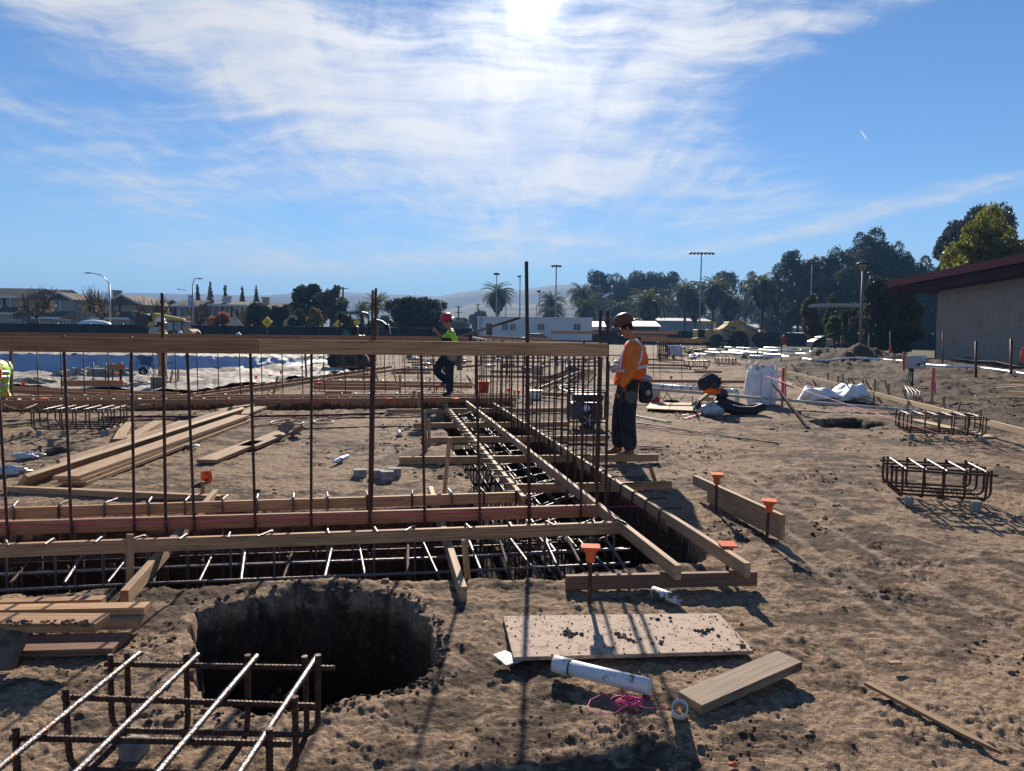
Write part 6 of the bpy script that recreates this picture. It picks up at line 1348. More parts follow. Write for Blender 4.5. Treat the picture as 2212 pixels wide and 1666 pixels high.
flood(1175, 627, 160, 5, 1, 'short single lamp mast left of the double floodlight', r=.09)
flood(1778, 566, 140, 22, 3, 'mast with a crossbar standing before the big dark eucalyptus', r=.12)
flood(1908, 588, 120, 6, 1, 'small mast right behind the round lamp post', r=.09)
def pole(x, yt, Y, wpx, lab, arms=1):
    b = Vector((P(x, 0, Y).x, Y, 0)); zt = Zat(x, yt, Y); t = thing('utility_pole', b, lab, 'utility pole', 'wooden utility poles'); q = MB(); q.tube([b, Vector((b.x, Y, zt))], .16, 7); part(q, 'pole', BARK, t)
    for k in range(arms): q = MB(); w_ = wpx * Y / F; z = zt - .3 - k * 1.3; q.beam(Vector((b.x - w_ / 2, Y - .2, z)), Vector((b.x + w_ / 2, Y - .2, z)), .14, .16); part(q, 'crossarm', BARK, t)
pole(738, 620, 140, 22, 'utility pole with one crossarm right of the open-branched tree'); pole(995, 661, 180, 14, 'utility pole with two crossarms between round tree and trailer', 2); pole(1038, 656, 210, 10, 'utility pole with two crossarms left of the lone palm', 2)
SY = mat('sign_yellow', (.85, .55, .02), .5)
def diamond(x, y, Y, s, lab, marks):
    c = P(x, y, Y); b = Vector((c.x, Y, 0)); t = thing('warning_sign', b, lab, 'road sign', 'yellow diamond road signs'); q = MB(); q.tube([b, Vector((c.x, Y + .05, c.z))], .035, 6); part(q, 'post', LAMP, t)
    q = MB(); q.box(c, (s, .02, s), m=Matrix.Rotation(R(45), 3, 'Y')); pl_ = part(q, 'sign_plate', SY, t)
    q = MB()
    for (a, b_, a2, b2) in marks: q.beam(c + Vector((a * s, -.02, b_ * s)), c + Vector((a2 * s, -.02, b2 * s)), .012, .1 * s)
    part(q, 'sign_symbol', BLACK, t)
diamond(577, 696, 72, .78, 'yellow diamond sign with a black T-shaped junction mark, leftmost', [(-.25, 0, .05, 0), (.08, -.28, .08, .28)])
diamond(731, 701, 74, .62, 'bright yellow diamond sign with a walking figure, left of the excavator canopy', [(0, .25, 0, .18), (0, .1, 0, -.05), (0, -.05, .1, -.25), (0, -.05, -.1, -.25), (-.12, .02, .12, .1)])
diamond(771, 697, 90, .62, 'yellowish diamond sign behind the canopy of the mini excavator', [(0, .25, 0, .18), (0, .1, 0, -.25)])
# round lamp post at right
b = Vector((P(1893, 0, 50).x, 50, 0)); t = thing('lamp_post', b, 'tall brown lamp post with a conical lantern before the pine trees', 'lamp post'); zt = Zat(1893, 586, 50)
q = MB(); q.tube([b, Vector((b.x - .05, 50, zt))], [.11, .075], 12); part(q, 'pole', mat('lamp_brown', (.20, .15, .12), .6), t)
q = MB(); c = Vector((b.x - .05, 50, zt)); q.lathe([(.08, 0), (.16, .06), (.30, .42), (.30, .44)], c, 14); part(q, 'lantern', mat('lantern_glass', (.35, .28, .2), .4), t)
q = MB()
for k in range(10): a = k * .628; q.tube([c + Vector((math.cos(a) * .15, math.sin(a) * .15, .05)), c + Vector((math.cos(a) * .31, math.sin(a) * .31, .44))], .015, 4)
q.lathe([(.31, .42), (.33, .44), (.42, .45), (.41, .52), (.25, .58), (0, .6)], c, 16); part(q, 'lantern_cap', mat('lamp_dark', (.04, .035, .035), .5), t)
# ================================================================ people
SKIN = mat('skin', (.42, .22, .14), .5, 0, (20, (.36, .17, .11), .4, .6)); DENIM = mat('dark_trousers', (.014, .017, .026), .85, 0, (7, (.03, .034, .045), .4, .65), (16, .5)); BOOT = mat('boot_brown', (.14, .07, .05), .7)
SLEEVE = mat('orange_sleeve', (.85, .22, .03), .75, 0, (5, (.6, .15, .02), .4, .65), (14, .3)); LIME = mat('lime_shirt', (.50, .85, .04), .7, 0, (5, (.38, .65, .04), .4, .6), (14, .3)); REFL = mat('reflective', (.62, .63, .64), .35, .2); GLOVE = mat('glove_dark', (.03, .03, .035), .8); LEATH = mat('pouch_black', (.02, .02, .022), .7, 0, (14, (.06, .055, .05), .5, .65)); TAN = mat('tan_trousers', (.34, .23, .13), .85, 0, (6, (.22, .15, .09), .4, .6))
def skin_mesh(name, J, edges, rad, m, parent, sub=2, M=None, root='pelvis'):
    names = [n for n in J if any(n in e for e in edges)]; idx = {n: i for i, n in enumerate(names)}
    me = bpy.data.meshes.new(name); me.from_pydata([Vector(J[n]) for n in names], [(idx[a], idx[b]) for a, b in edges], []); o = bpy.data.objects.new(name, me); COL.objects.link(o)
    md = o.modifiers.new('skin', 'SKIN'); md.use_smooth_shade = True; md.branch_smoothing = .6
    for i, n in enumerate(names):
        r = rad[n]; r = r if isinstance(r, tuple) else (r, r); me.skin_vertices[0].data[i].radius = r; me.skin_vertices[0].data[i].use_root = (n == root)
    ms = o.modifiers.new('sub', 'SUBSURF'); ms.levels = ms.render_levels = sub
    dg = bpy.context.evaluated_depsgraph_get(); me2 = bpy.data.meshes.new_from_object(o.evaluated_get(dg)); bpy.data.objects.remove(o); me2.name = name
    me2.materials.clear(); me2.materials.append(m); me2.polygons.foreach_set('use_smooth', [True] * len(me2.polygons))
    return linkmesh(name, me2, parent, (0, 0, 0))
def hat(parent, c, r, tilt, m, name='hard_hat', brim=.045, full=True, az=0.0):
    """dome with ridge and brim; tilt = rotation matrix"""
    q = MB(); q.lathe([(r * 1.04, 0), (r * 1.03, r * .25), (r * .97, r * .55), (r * .8, r * .88), (r * .5, r * 1.07), (r * .2, r * 1.14), (0, r * 1.15)], c, 26, tilt, 1.12, 1.0)
    q.lathe([(r * 1.03, .012), (r + brim + (.015 if full else 0), -.004), (r + brim + .003, -.012), (r * 1.0, .0)], c, 26, tilt, 1.14, 1.0)
    if not full: q.ell(c + tilt @ Vector((r * 1.05, 0, -.005)), (brim * 1.5, r * .7, .008), 14, 6, 0, 0, tilt)
    o = q.build(name, m, None); o.parent = parent; return o
def strip(target, pts, w_, m, parent, name='reflective_stripe', off=.006):
    me = target.data; bv = BVHTree.FromPolygons([v.co for v in me.vertices], [p.vertices[:] for p in me.polygons]); q = MB(); P_ = []
    fine = []
    for i in range(len(pts) - 1):
        for k in range(6): fine.append(Vector(pts[i]).lerp(Vector(pts[i + 1]), k / 6))
    fine.append(Vector(pts[-1]))
    for p in fine:
        loc, nrm, _, _ = bv.find_nearest(p); P_.append((loc, nrm))
    b = 0
    for i, (l, n_) in enumerate(P_):
        d = (P_[min(i + 1, len(P_) - 1)][0] - P_[max(i - 1, 0)][0]).normalized(); s = d.cross(n_).normalized()
        for k in (-1, 0, 1):
            a, nn, _, _ = bv.find_nearest(l + s * w_ / 2 * k); q.v.append(a + nn * off)
    for i in range(len(P_) - 1):
        for k in (0, 1): a = i * 3 + k; q.face((a, a + 3, a + 4, a + 1), None, True)
    o = q.build(name, m, None); o.parent = parent; md = o.modifiers.new('s', 'SOLIDIFY'); md.thickness = .003; return o
def hand(J, E, Rd, wr, d, side, thumb, s=1.0, tag_=''):
    """palm and five curled fingers; d = direction of hand, side = across the palm, thumb = curl direction"""
    d = Vector(d).normalized(); side = Vector(side).normalized(); cu = Vector(thumb).normalized(); w0 = Vector(J[wr])
    J['pm' + tag_] = w0 + d * .055 * s; Rd['pm' + tag_] = (.034 * s, .022 * s); E.append((wr, 'pm' + tag_)); J['pk' + tag_] = w0 + d * .09 * s; Rd['pk' + tag_] = (.030 * s, .016 * s); E.append(('pm' + tag_, 'pk' + tag_))
    for i, (o_, L) in enumerate([(-.030, .062), (-.010, .07), (.010, .066), (.030, .05)]):
        a = 'f%d%s' % (i, tag_); base = w0 + d * .092 * s + side * o_ * s; J[a + 'a'] = base; J[a + 'b'] = base + (d * .8 + cu * .35) * L * .55 * s; J[a + 'c'] = J[a + 'b'] + (d * .45 + cu * .8) * L * .5 * s
        Rd[a + 'a'] = .0095 * s; Rd[a + 'b'] = .0085 * s; Rd[a + 'c'] = .0075 * s; E += [('pm' + tag_, a + 'a'), (a + 'a', a + 'b'), (a + 'b', a + 'c')]
    J['t1' + tag_] = w0 + d * .04 * s - side * .038 * s + cu * .01; J['t2' + tag_] = J['t1' + tag_] + (d * .8 + cu * .5 - side * .3) * .035 * s; Rd['t1' + tag_] = .012 * s; Rd['t2' + tag_] = .009 * s; E += [('pm' + tag_, 't1' + tag_), ('t1' + tag_, 't2' + tag_)]
def face(J, E, Rd, hc, fw, up):
    """nose, chin, ears as branches of the head joint; fw = facing direction"""
    hc = Vector(hc); fw = Vector(fw).normalized(); up = Vector(up).normalized(); sd = fw.cross(up)
    J['head'] = hc; Rd['head'] = (.082, .092); J['skull'] = hc + up * .075 - fw * .012; Rd['skull'] = (.074, .082); J['jaw'] = hc - up * .075 + fw * .03; Rd['jaw'] = (.055, .05); J['chin'] = hc - up * .11 + fw * .05; Rd['chin'] = (.03, .028)
    E += [('head', 'skull'), ('head', 'jaw'), ('jaw', 'chin')]
def facebits(parent, hc, fw, up, glasses=True, hair=(.05, .035, .025)):
    hc = Vector(hc); fw = Vector(fw).normalized(); up = Vector(up).normalized(); sd = fw.cross(up).normalized(); rot = Matrix((fw, sd, up)).transposed()
    q = MB(); q.prism([hc + fw * .088 + up * .02 + sd * .006, hc + fw * .122 - up * .03, hc + fw * .085 - up * .04 + sd * .016, hc + fw * .085 - up * .04 - sd * .016], up * .004); q.ell(hc + fw * .104 - up * .03, (.018, .015, .013), 8, 6, 0, 0, rot); o = q.build('nose', SKIN, None); o.parent = parent
    q = MB(); q.ell(hc + fw * .078 - up * .066, (.014, .026, .007), 10, 6, 0, 0, rot); o = q.build('mouth', mat('lips', (.30, .11, .09), .5), None); o.parent = parent
    for s in (-1, 1):
        q = MB(); q.ell(hc + sd * s * .084 - up * .0 - fw * .008, (.018, .009, .03), 10, 7, 0, 0, rot); o = q.build('ear', SKIN, None); o.parent = parent
        q = MB(); q.ell(hc + sd * s * .034 + fw * .084 + up * .012, (.007, .014, .008), 8, 6, 0, 0, rot); o = q.build('eye', mat('eye_white', (.6, .58, .55), .3), None); o.parent = parent
    if glasses:
        q = MB(); 
        for s in (-1, 1): q.ell(hc + sd * s * .036 + fw * .098 + up * .014, (.008, .033, .021), 12, 7, 0, 0, rot); q.beam(hc + sd * s * .068 + fw * .09 + up * .018, hc + sd * s * .09 - fw * .01 + up * .014, .004, .008)
        q.beam(hc - sd * .02 + fw * .1 + up * .02, hc + sd * .02 + fw * .1 + up * .02, .005, .008); o = q.build('sunglasses', mat('shades', (.01, .01, .012), .15), None); o.parent = parent
    q = MB(); q.ell(hc - fw * .03 + up * .022, (.078, .083, .075), 16, 9, .05, 3, rot); o = q.build('hair', mat('hair_dark', hair, .8), None); o.parent = parent
# ---- the standing worker in the orange vest (side view, facing left); local frame: x right, y away, z up
Yw = 9.38; ow = Vector((P(1349, 990, Yw).x, Yw, 0)); w1 = empty('person', ow, 'worker in orange vest and brown hard hat standing with head bowed beside the trench', 'person')
J = {}; E = []; Rd = {}
def add(n, x, y, z, r, frm=None): J[n] = Vector((x, y, z)); Rd[n] = r; (E.append((frm, n)) if frm else None)
add('pelvis', .02, 0, .97, (.125, .15)); add('waist', .045, 0, 1.10, (.125, .15), 'pelvis'); add('chest', .09, 0, 1.32, (.15, .16), 'waist'); add('upper', .085, 0, 1.455, (.12, .15), 'chest'); add('neck0', .075, 0, 1.54, (.062, .065), 'upper'); add('neck1', .035, 0, 1.60, (.055, .058), 'neck0')
hc = Vector((-.025, .0, 1.655)); fw = Vector((-.90, -.10, -.42)); up = Vector((-.42, 0, .90)); up = (up - fw.normalized() * up.dot(fw.normalized()))
face(J, E, Rd, hc, fw, up); E.append(('neck1', 'head'))
# near (viewer side) arm hangs in front, far arm bent behind
add('shN', .055, -.20, 1.455, .068, 'upper'); add('elN', .03, -.265, 1.19, .048, 'shN'); add('foN', -.03, -.26, 1.05, .042, 'elN'); add('wrN', -.105, -.235, .925, .028, 'foN')
add('shF', .10, .20, 1.455, .068, 'upper'); add('elF', .285, .27, 1.24, .048, 'shF'); add('foF', .22, .22, 1.12, .040, 'elF'); add('wrF', .14, .16, 1.03, .028, 'foF')
hand(J, E, Rd, 'wrN', (-.35, -.02, -.93), (-.9, .2, .3), (.2, .95, 0), 1.0, 'N'); hand(J, E, Rd, 'wrF', (-.75, -.3, -.55), (.4, .2, .8), (0, -.9, 0), 1.0, 'F')
add('hipN', .01, -.10, .90, .098, 'pelvis'); add('kneeN', .005, -.115, .50, .068, 'hipN'); add('ankN', .055, -.12, .10, .045, 'kneeN'); add('toeN', -.10, -.125, .035, .035, 'ankN')
add('hipF', .0, .10, .90, .098, 'pelvis'); add('kneeF', -.055, .12, .50, .068, 'hipF'); add('ankF', -.065, .13, .10, .045, 'kneeF'); add('toeF', -.21, .135, .035, .035, 'ankF')
body = skin_mesh('body', J, E, Rd, SKIN, w1, 2)
def sub_skin(name, chain, radii, m, parent, root, extra=None):
    ex_ = extra or {}; JJ = {n: (ex_[n] if n in ex_ else J[n]) for e in chain for n in e}; return skin_mesh(name, JJ, chain, radii, m, parent, 2, root=root)
sh = sub_skin('shirt', [('pelvis', 'waist'), ('waist', 'chest'), ('chest', 'upper'), ('upper', 'neck0'), ('upper', 'shN'), ('shN', 'elN'), ('elN', 'foN'), ('foN', 'wrN'), ('upper', 'shF'), ('shF', 'elF'), ('elF', 'foF'), ('foF', 'wrF')],
              {'pelvis': (.13, .155), 'waist': (.155, .18), 'chest': (.185, .19), 'upper': (.145, .17), 'neck0': (.07, .07), 'shN': .096, 'elN': .076, 'foN': .064, 'wrN': .044, 'shF': .096, 'elF': .066, 'foF': .054, 'wrF': .040}, SLEEVE, w1, 'waist')
ve = skin_mesh('safety_vest', {'a': Vector((.035, 0, 1.0)), 'b': Vector((.05, 0, 1.12)), 'c': Vector((.10, 0, 1.33)), 'd': Vector((.09, 0, 1.47)), 'e': Vector((.085, 0, 1.545)), 's': Vector((.06, -.15, 1.47)), 's2': Vector((.10, .15, 1.47))}, [('a', 'b'), ('b', 'c'), ('c', 'd'), ('d', 'e'), ('d', 's'), ('d', 's2')],
               {'a': (.175, .19), 'b': (.19, .20), 'c': (.215, .212), 'd': (.175, .17), 'e': (.08, .08), 's': (.09, .075), 's2': (.09, .075)}, ORV, w1, 2, root='b')
strip(ve, [(-.15, -.12, 1.14), (-.05, -.2, 1.14), (.06, -.22, 1.155), (.18, -.16, 1.18), (.25, -.02, 1.19), (.2, .15, 1.18)], .042, REFL, w1)
strip(ve, [(-.06, -.14, 1.50), (.03, -.14, 1.56), (.12, -.15, 1.50), (.17, -.17, 1.38), (.15, -.2, 1.26), (.10, -.22, 1.17)], .034, REFL, w1)
strip(ve, [(-.12, -.1, 1.44), (-.14, -.12, 1.3), (-.14, -.13, 1.16)], .034, REFL, w1)
for pts in ([(.20, -.12, 1.50), (.215, -.06, 1.50)], [(.22, -.12, 1.46), (.23, -.05, 1.46)], [(.235, -.12, 1.42), (.24, -.05, 1.42)], [(.25, -.10, 1.37), (.25, -.04, 1.37)], [(.21, -.12, 1.49), (.235, -.12, 1.41)]): strip(ve, pts, .010, BLACK, w1, 'vest_print', .003)
tr = sub_skin('trousers', [('pelvis', 'hipN'), ('hipN', 'kneeN'), ('kneeN', 'cuN'), ('pelvis', 'hipF'), ('hipF', 'kneeF'), ('kneeF', 'cuF'), ('pelvis', 'wt')], {'pelvis': (.165, .17), 'hipN': .14, 'kneeN': .112, 'cuN': .10, 'hipF': .14, 'kneeF': .112, 'cuF': .10, 'wt': (.14, .16)}, DENIM, w1, 'pelvis', {'cuN': Vector((.055, -.12, .09)), 'cuF': Vector((-.06, .13, .09)), 'wt': Vector((.03, 0, 1.04))})
for s, a, t_ in (('N', 'ankN', 'toeN'), ('F', 'ankF', 'toeF')):
    A = J[a]; B = J[t_]; skin_mesh('boot', {'h': A + Vector((.03, 0, -.055)), 'a': A + Vector((0, 0, -.01)), 'm': A.lerp(B, .5) + Vector((0, 0, -.01)), 't': B + Vector((-.03, 0, 0)), 'u': A + Vector((0, 0, .06))}, [('u', 'a'), ('a', 'h'), ('a', 'm'), ('m', 't')], {'h': .045, 'a': .055, 'm': (.05, .045), 't': (.045, .036), 'u': .055}, BOOT, w1, 2, root='a')
facebits(w1, hc, fw, up)
til = Matrix((Vector(fw).normalized(), Vector(fw).normalized().cross(up.normalized()), up.normalized())).transposed()
HATB = mat('hat_brown', (.20, .075, .04), .38, 0, (9, (.09, .04, .028), .5, .65), None, .15)
til2 = Matrix.Rotation(R(-22), 3, 'Y') @ Matrix.Identity(3)
hat(w1, hc + Vector((-.02, 0, .065)), .118, til2, HATB, brim=.05)
q = MB(); q.tube([hc + Vector((math.cos(a) * .105 + .01, math.sin(a) * .1, .045 - .05 * math.cos(a))) for a in np.linspace(-2.2, 2.2, 16)], .012, 6); o = q.build('hat_band', BLACK, None); o.parent = w1
# tool belt: pouches, tape reel, pale glove
q = MB(); q.tube([Vector((math.cos(a) * .165 + .04, math.sin(a) * .185, 1.0)) for a in np.linspace(0, 6.28, 30)], .028, 6, False); o = q.build('tool_belt', LEATH, None); o.parent = w1
q = MB(); q.prism([Vector(v) for v in ((.14, -.20, 1.0), (.30, -.20, .98), (.31, -.20, .80), (.26, -.20, .72), (.15, -.20, .73))], (0, .14, 0)); o = q.build('tool_pouch', LEATH, None); o.parent = w1; md = o.modifiers.new('b', 'BEVEL'); md.width = .02; md.segments = 2
q = MB(); q.lathe([(.030, 0), (.034, .002), (.034, .003), (0, .003)], (.245, -.201, .86), 16, Matrix.Rotation(R(90), 3, 'X')); o = q.build('pouch_emblem', mat('emblem_pale', (.35, .35, .34), .6), None); o.parent = w1
q = MB(); q.prism([Vector(v) for v in ((-.02, -.22, 1.0), (.12, -.22, 1.0), (.12, -.22, .80), (.06, -.22, .76), (-.01, -.22, .80))], (0, .1, 0)); o = q.build('tool_pouch', LEATH, None); o.parent = w1; md = o.modifiers.new('b', 'BEVEL'); md.width = .02; md.segments = 2
q = MB(); q.lathe([(.078, -.035), (.082, -.03), (.082, .03), (.078, .035), (.03, .037), (.02, .03), (0, .03)], (.02, -.30, .81), 26, Matrix.Rotation(R(90), 3, 'X')); o = q.build('wire_reel', mat('reel_dark', (.09, .085, .08), .5, .3), None); o.parent = w1
q = MB(); q.ell((.235, -.12, 1.03), (.075, .06, .045), 16, 9, .15, 5); o = q.build('rolled_gloves', mat('gloves_pale', (.45, .40, .42), .8, 0, (12, (.3, .25, .27), .4, .6)), None); o.parent = w1
q = MB(); q.beam((-.10, -.27, .93), (-.085, -.275, .76), .012, .02); q.beam((-.085, -.275, .76), (-.055, -.275, .74), .012, .02); o = q.build('pliers', DKMET, None); o.parent = w1
g_ = skin_mesh('glove', {'a': J['wrN'] + Vector((.012, 0, .03)), 'b': J['wrN'], 'c': J['pmN'], 'd': J['pkN']}, [('a', 'b'), ('b', 'c'), ('c', 'd')], {'a': .036, 'b': .036, 'c': (.042, .03), 'd': (.038, .026)}, GLOVE, w1, 2, root='b')
# ---- generic worker
def worker(px, py, Y, lab, joints, hatm, shirtm, pantm, fwd=(-1, 0, 0), z0=0.0, s=1.0, vest=None, arms=True, glasses=False, hat_full=False, sleeve_to='el', bootm=BOOT):
    global J, E, Rd
    o = Vector((P(px, py, Y).x, Y, z0)); t = empty('person', o, lab, 'person'); J = {}; E = []; Rd = {}
    base = dict(pelvis=(0, 0, .95), waist=(0, 0, 1.08), chest=(0, 0, 1.28), upper=(0, 0, 1.42), neck0=(0, 0, 1.5), neck1=(-.01, 0, 1.56), hc=(-.03, 0, 1.64), shN=(0, -.19, 1.42), elN=(.0, -.25, 1.15), wrN=(-.06, -.25, .92), shF=(0, .19, 1.42), elF=(.0, .25, 1.15), wrF=(-.06, .25, .92), hipN=(0, -.10, .88), kneeN=(-.01, -.11, .49), ankN=(.03, -.12, .09), hipF=(0, .10, .88), kneeF=(-.01, .11, .49), ankF=(.03, .12, .09))
    base.update(joints); r0 = dict(pelvis=(.12, .15), waist=(.115, .14), chest=(.13, .16), upper=(.10, .14), neck0=.06, neck1=.052, shN=.062, elN=.044, wrN=.028, shF=.062, elF=.044, wrF=.028, hipN=.095, kneeN=.062, ankN=.042, hipF=.095, kneeF=.062, ankF=.042)
    for k, v in base.items():
        if k != 'hc': J[k] = Vector(v) * s; Rd[k] = r0[k] if not isinstance(r0[k], tuple) else r0[k]
    E += [('pelvis', 'waist'), ('waist', 'chest'), ('chest', 'upper'), ('upper', 'neck0'), ('neck0', 'neck1'), ('upper', 'shN'), ('shN', 'elN'), ('elN', 'wrN'), ('upper', 'shF'), ('shF', 'elF'), ('elF', 'wrF'), ('pelvis', 'hipN'), ('hipN', 'kneeN'), ('kneeN', 'ankN'), ('pelvis', 'hipF'), ('hipF', 'kneeF'), ('kneeF', 'ankF')]
    hc_ = Vector(base['hc']) * s; f_ = Vector(fwd).normalized(); u_ = Vector((0, 0, 1)); u_ = (u_ - f_ * u_.dot(f_)).normalized(); face(J, E, Rd, hc_, f_, u_); E.append(('neck1', 'head'))
    fx = Vector((f_.x, f_.y, 0)).normalized()
    for k in 'NF':
        J['toe' + k] = J['ank' + k] + fx * .15 + Vector((0, 0, -.055)); Rd['toe' + k] = .033; E.append(('ank' + k, 'toe' + k))
        d = (J['wr' + k] - J['el' + k]).normalized(); hand(J, E, Rd, 'wr' + k, d, d.cross(Vector((0, 1, 0))), (0, 1 if k == 'N' else -1, 0), 1, k)
    skin_mesh('body', J, E, Rd, SKIN, t, 1)
    ch = [('pelvis', 'waist'), ('waist', 'chest'), ('chest', 'upper'), ('upper', 'neck0'), ('upper', 'shN'), ('shN', 'elN'), ('upper', 'shF'), ('shF', 'elF')]; rr_ = {'pelvis': (.13, .16), 'waist': (.13, .155), 'chest': (.15, .17), 'upper': (.115, .15), 'neck0': .068, 'shN': .08, 'elN': .06, 'shF': .08, 'elF': .06}
    if sleeve_to == 'wr': ch += [('elN', 'wrN'), ('elF', 'wrF')]; rr_.update(wrN=.038, wrF=.038)
    sh_ = sub_skin('shirt', ch, rr_, shirtm, t, 'waist')
    ex = {'cN': J['ankN'] + Vector((0, 0, .0)), 'cF': J['ankF'] + Vector((0, 0, .0)), 'wt': J['pelvis'].lerp(J['waist'], .6)}
    sub_skin('trousers', [('pelvis', 'hipN'), ('hipN', 'kneeN'), ('kneeN', 'cN'), ('pelvis', 'hipF'), ('hipF', 'kneeF'), ('kneeF', 'cF'), ('pelvis', 'wt')], {'pelvis': (.14, .16), 'hipN': .13, 'kneeN': .1, 'cN': .085, 'hipF': .13, 'kneeF': .1, 'cF': .085, 'wt': (.13, .155)}, pantm, t, 'pelvis', ex)
    for k in 'NF':
        A = J['ank' + k]; B = J['toe' + k]; skin_mesh('boot', {'a': A, 'm': A.lerp(B, .5), 't': B + fx * .02, 'h': A - fx * .035 + Vector((0, 0, -.045)), 'u': A + Vector((0, 0, .05))}, [('u', 'a'), ('a', 'h'), ('a', 'm'), ('m', 't')], {'a': .052, 'm': .048, 't': .04, 'h': .042, 'u': .05}, bootm, t, 1, root='a')
    facebits(t, hc_, f_, u_, glasses); R3_ = Matrix((f_, u_.cross(f_), u_)).transposed(); hat(t, hc_ + u_ * .06, .115, R3_, hatm, brim=.035, full=hat_full)
    if vest: 
        for zz in vest: 
            c_ = J['waist'].lerp(J['chest'], zz); strip(sh_, [c_ + Vector((-.25, -.02, 0)), c_ + Vector((-.15, -.2, 0)), c_ + Vector((.02, -.25, 0)), c_ + Vector((.17, -.18, 0)), c_ + Vector((.25, 0, 0))], .05, REFL, t)
    return t, sh_
HATR = mat('hat_red', (.55, .035, .05), .35); HATW = mat('hat_white', (.65, .68, .7), .35)
# bent worker: standing leg planted at (970,880), other knee raised to the left, trunk upright
w2, _ = worker(968, 880, 15.55, 'worker in red hard hat and lime shirt standing on one leg with a knee raised', dict(pelvis=(.02, 0, .98), waist=(.03, 0, 1.08), chest=(.05, 0, 1.25), upper=(.06, 0, 1.38), neck0=(.04, 0, 1.46), neck1=(.01, 0, 1.52), hc=(-.03, 0, 1.60), shN=(.08, -.19, 1.38), elN=(.20, -.24, 1.14), wrN=(.0, -.28, 1.02), shF=(.02, .19, 1.38), elF=(-.13, .2, 1.22), wrF=(-.25, .04, 1.37),
          hipN=(.03, -.10, .92), kneeN=(.03, -.12, .50), ankN=(.04, -.10, .12), hipF=(-.02, .10, .92), kneeF=(-.30, .14, .56), ankF=(-.02, .12, .34)), HATR, LIME, DENIM, (-.8, -.45, -.28), z0=.19, glasses=False, bootm=JACK)
q = MB(); q.lathe([(.075, -.03), (.08, -.025), (.08, .025), (.075, .03), (.03, .032), (0, .03)], (.12, -.24, .86), 22, Matrix.Rotation(R(90), 3, 'X')); o = q.build('wire_reel', mat('reel_pale', (.25, .22, .18), .6), None); o.parent = w2
q = MB(); q.prism([Vector(v) for v in ((.12, -.14, .98), (.30, -.14, .95), (.27, -.14, .62), (.14, -.14, .70))], (0, .12, 0)); o = q.build('tool_pouch', mat('pouch_tan', (.16, .11, .08), .8), None); o.parent = w2
q = MB(); q.tube([Vector((math.cos(a) * .16 + .02, math.sin(a) * .18, .98)) for a in np.linspace(0, 6.28, 24)], .026, 6, False); o = q.build('tool_belt', LEATH, None); o.parent = w2
ch_ = skin_mesh('dark_bib', {'a': Vector((.03, 0, .99)), 'b': Vector((.035, 0, 1.10)), 'c': Vector((.04, 0, 1.22))}, [('a', 'b'), ('b', 'c')], {'a': (.16, .17), 'b': (.155, .168), 'c': (.15, .165)}, DENIM, w2, 1, root='b')
# worker cut by the left edge, crouching with back to the viewer
VL = mat('vest_lime', (.45, .75, .05), .7, 0, (5, (.33, .58, .05), .4, .6), (12, .3))
w3, s3 = worker(-2, 868, 12.6, 'crouching worker in lime and orange vest cut off by the left edge', dict(pelvis=(-.02, 0, .42), waist=(0, 0, .56), chest=(.06, 0, .80), upper=(.08, 0, .95), neck0=(-.08, 0, 1.0), neck1=(-.17, 0, 1.0), hc=(-.28, 0, .99), shN=(.12, -.19, .94), elN=(.16, -.26, .66), wrN=(.0, -.3, .48), shF=(.06, .19, .94), elF=(-.1, .26, .70), wrF=(-.25, .2, .5),
          hipN=(0, -.12, .40), kneeN=(-.34, -.16, .50), ankN=(-.16, -.14, .09), hipF=(0, .12, .40), kneeF=(-.3, .16, .46), ankF=(-.12, .14, .09)), HATW, VL, mat('dusty_trousers', (.16, .10, .08), .85), (-.9, .2, -.4), sleeve_to='el')
for zz in (.0, .55, 1.0):
    c_ = Vector((.0, 0, .56)).lerp(Vector((.06, 0, .80)), zz); strip(s3, [c_ + Vector((-.2, -.1, 0)), c_ + Vector((-.1, -.24, .0)), c_ + Vector((.04, -.26, .01)), c_ + Vector((.2, -.15, .02)), c_ + Vector((.24, .05, .02))], .055, REFL, w3)
strip(s3, [(.0, -.1, .40), (.12, -.2, .42), (.2, -.05, .42), (.2, .1, .42)], .14, SLEEVE, w3, 'orange_hem')
q = MB(); sl_ = skin_mesh('orange_sleeve', {'a': Vector((.13, -.2, .93)), 'b': Vector((.165, -.26, .66)), 'c': Vector((.01, -.3, .49))}, [('a', 'b'), ('b', 'c')], {'a': .088, 'b': .072, 'c': .05}, SLEEVE, w3, 1, root='b')
# tan-trousered worker by the wheelbarrow, upper body hidden behind the board, head above it
w4, _ = worker(352, 826, 20.3, 'tan-trousered worker standing on the far sheeting by the blue wheelbarrow', dict(ankN=(.12, -.12, .09), kneeN=(.06, -.12, .49), ankF=(-.12, .12, .09), kneeF=(-.07, .12, .49), elN=(.12, -.24, 1.12), wrN=(.16, -.26, .95), elF=(-.16, .22, 1.12), wrF=(-.2, .2, .95)), HATW, VL, TAN, (.3, .9, -.1), z0=.05, vest=(.2, .9), bootm=mat('boot_dusty', (.2, .15, .1), .8))
GWK = 'workers far back by the excavator'
for (x, Y, lab, hm_, sm, z0_) in [(390, 46, 'far worker with white hard hat stooping below the excavator cab', HATW, VL, -.42), (429, 47, 'far worker with dark hat bending right of the excavator', HATB, JACK, -.42), (516, 44, 'far stooping worker with pale blue hard hat and lime vest', mat('hat_blue', (.35, .6, .65), .35), VL, -.45)]:
    t_, _s = worker(x, 720, Y, lab, {}, hm_, sm, DENIM, (-.3, -.9, -.2), z0=z0_)
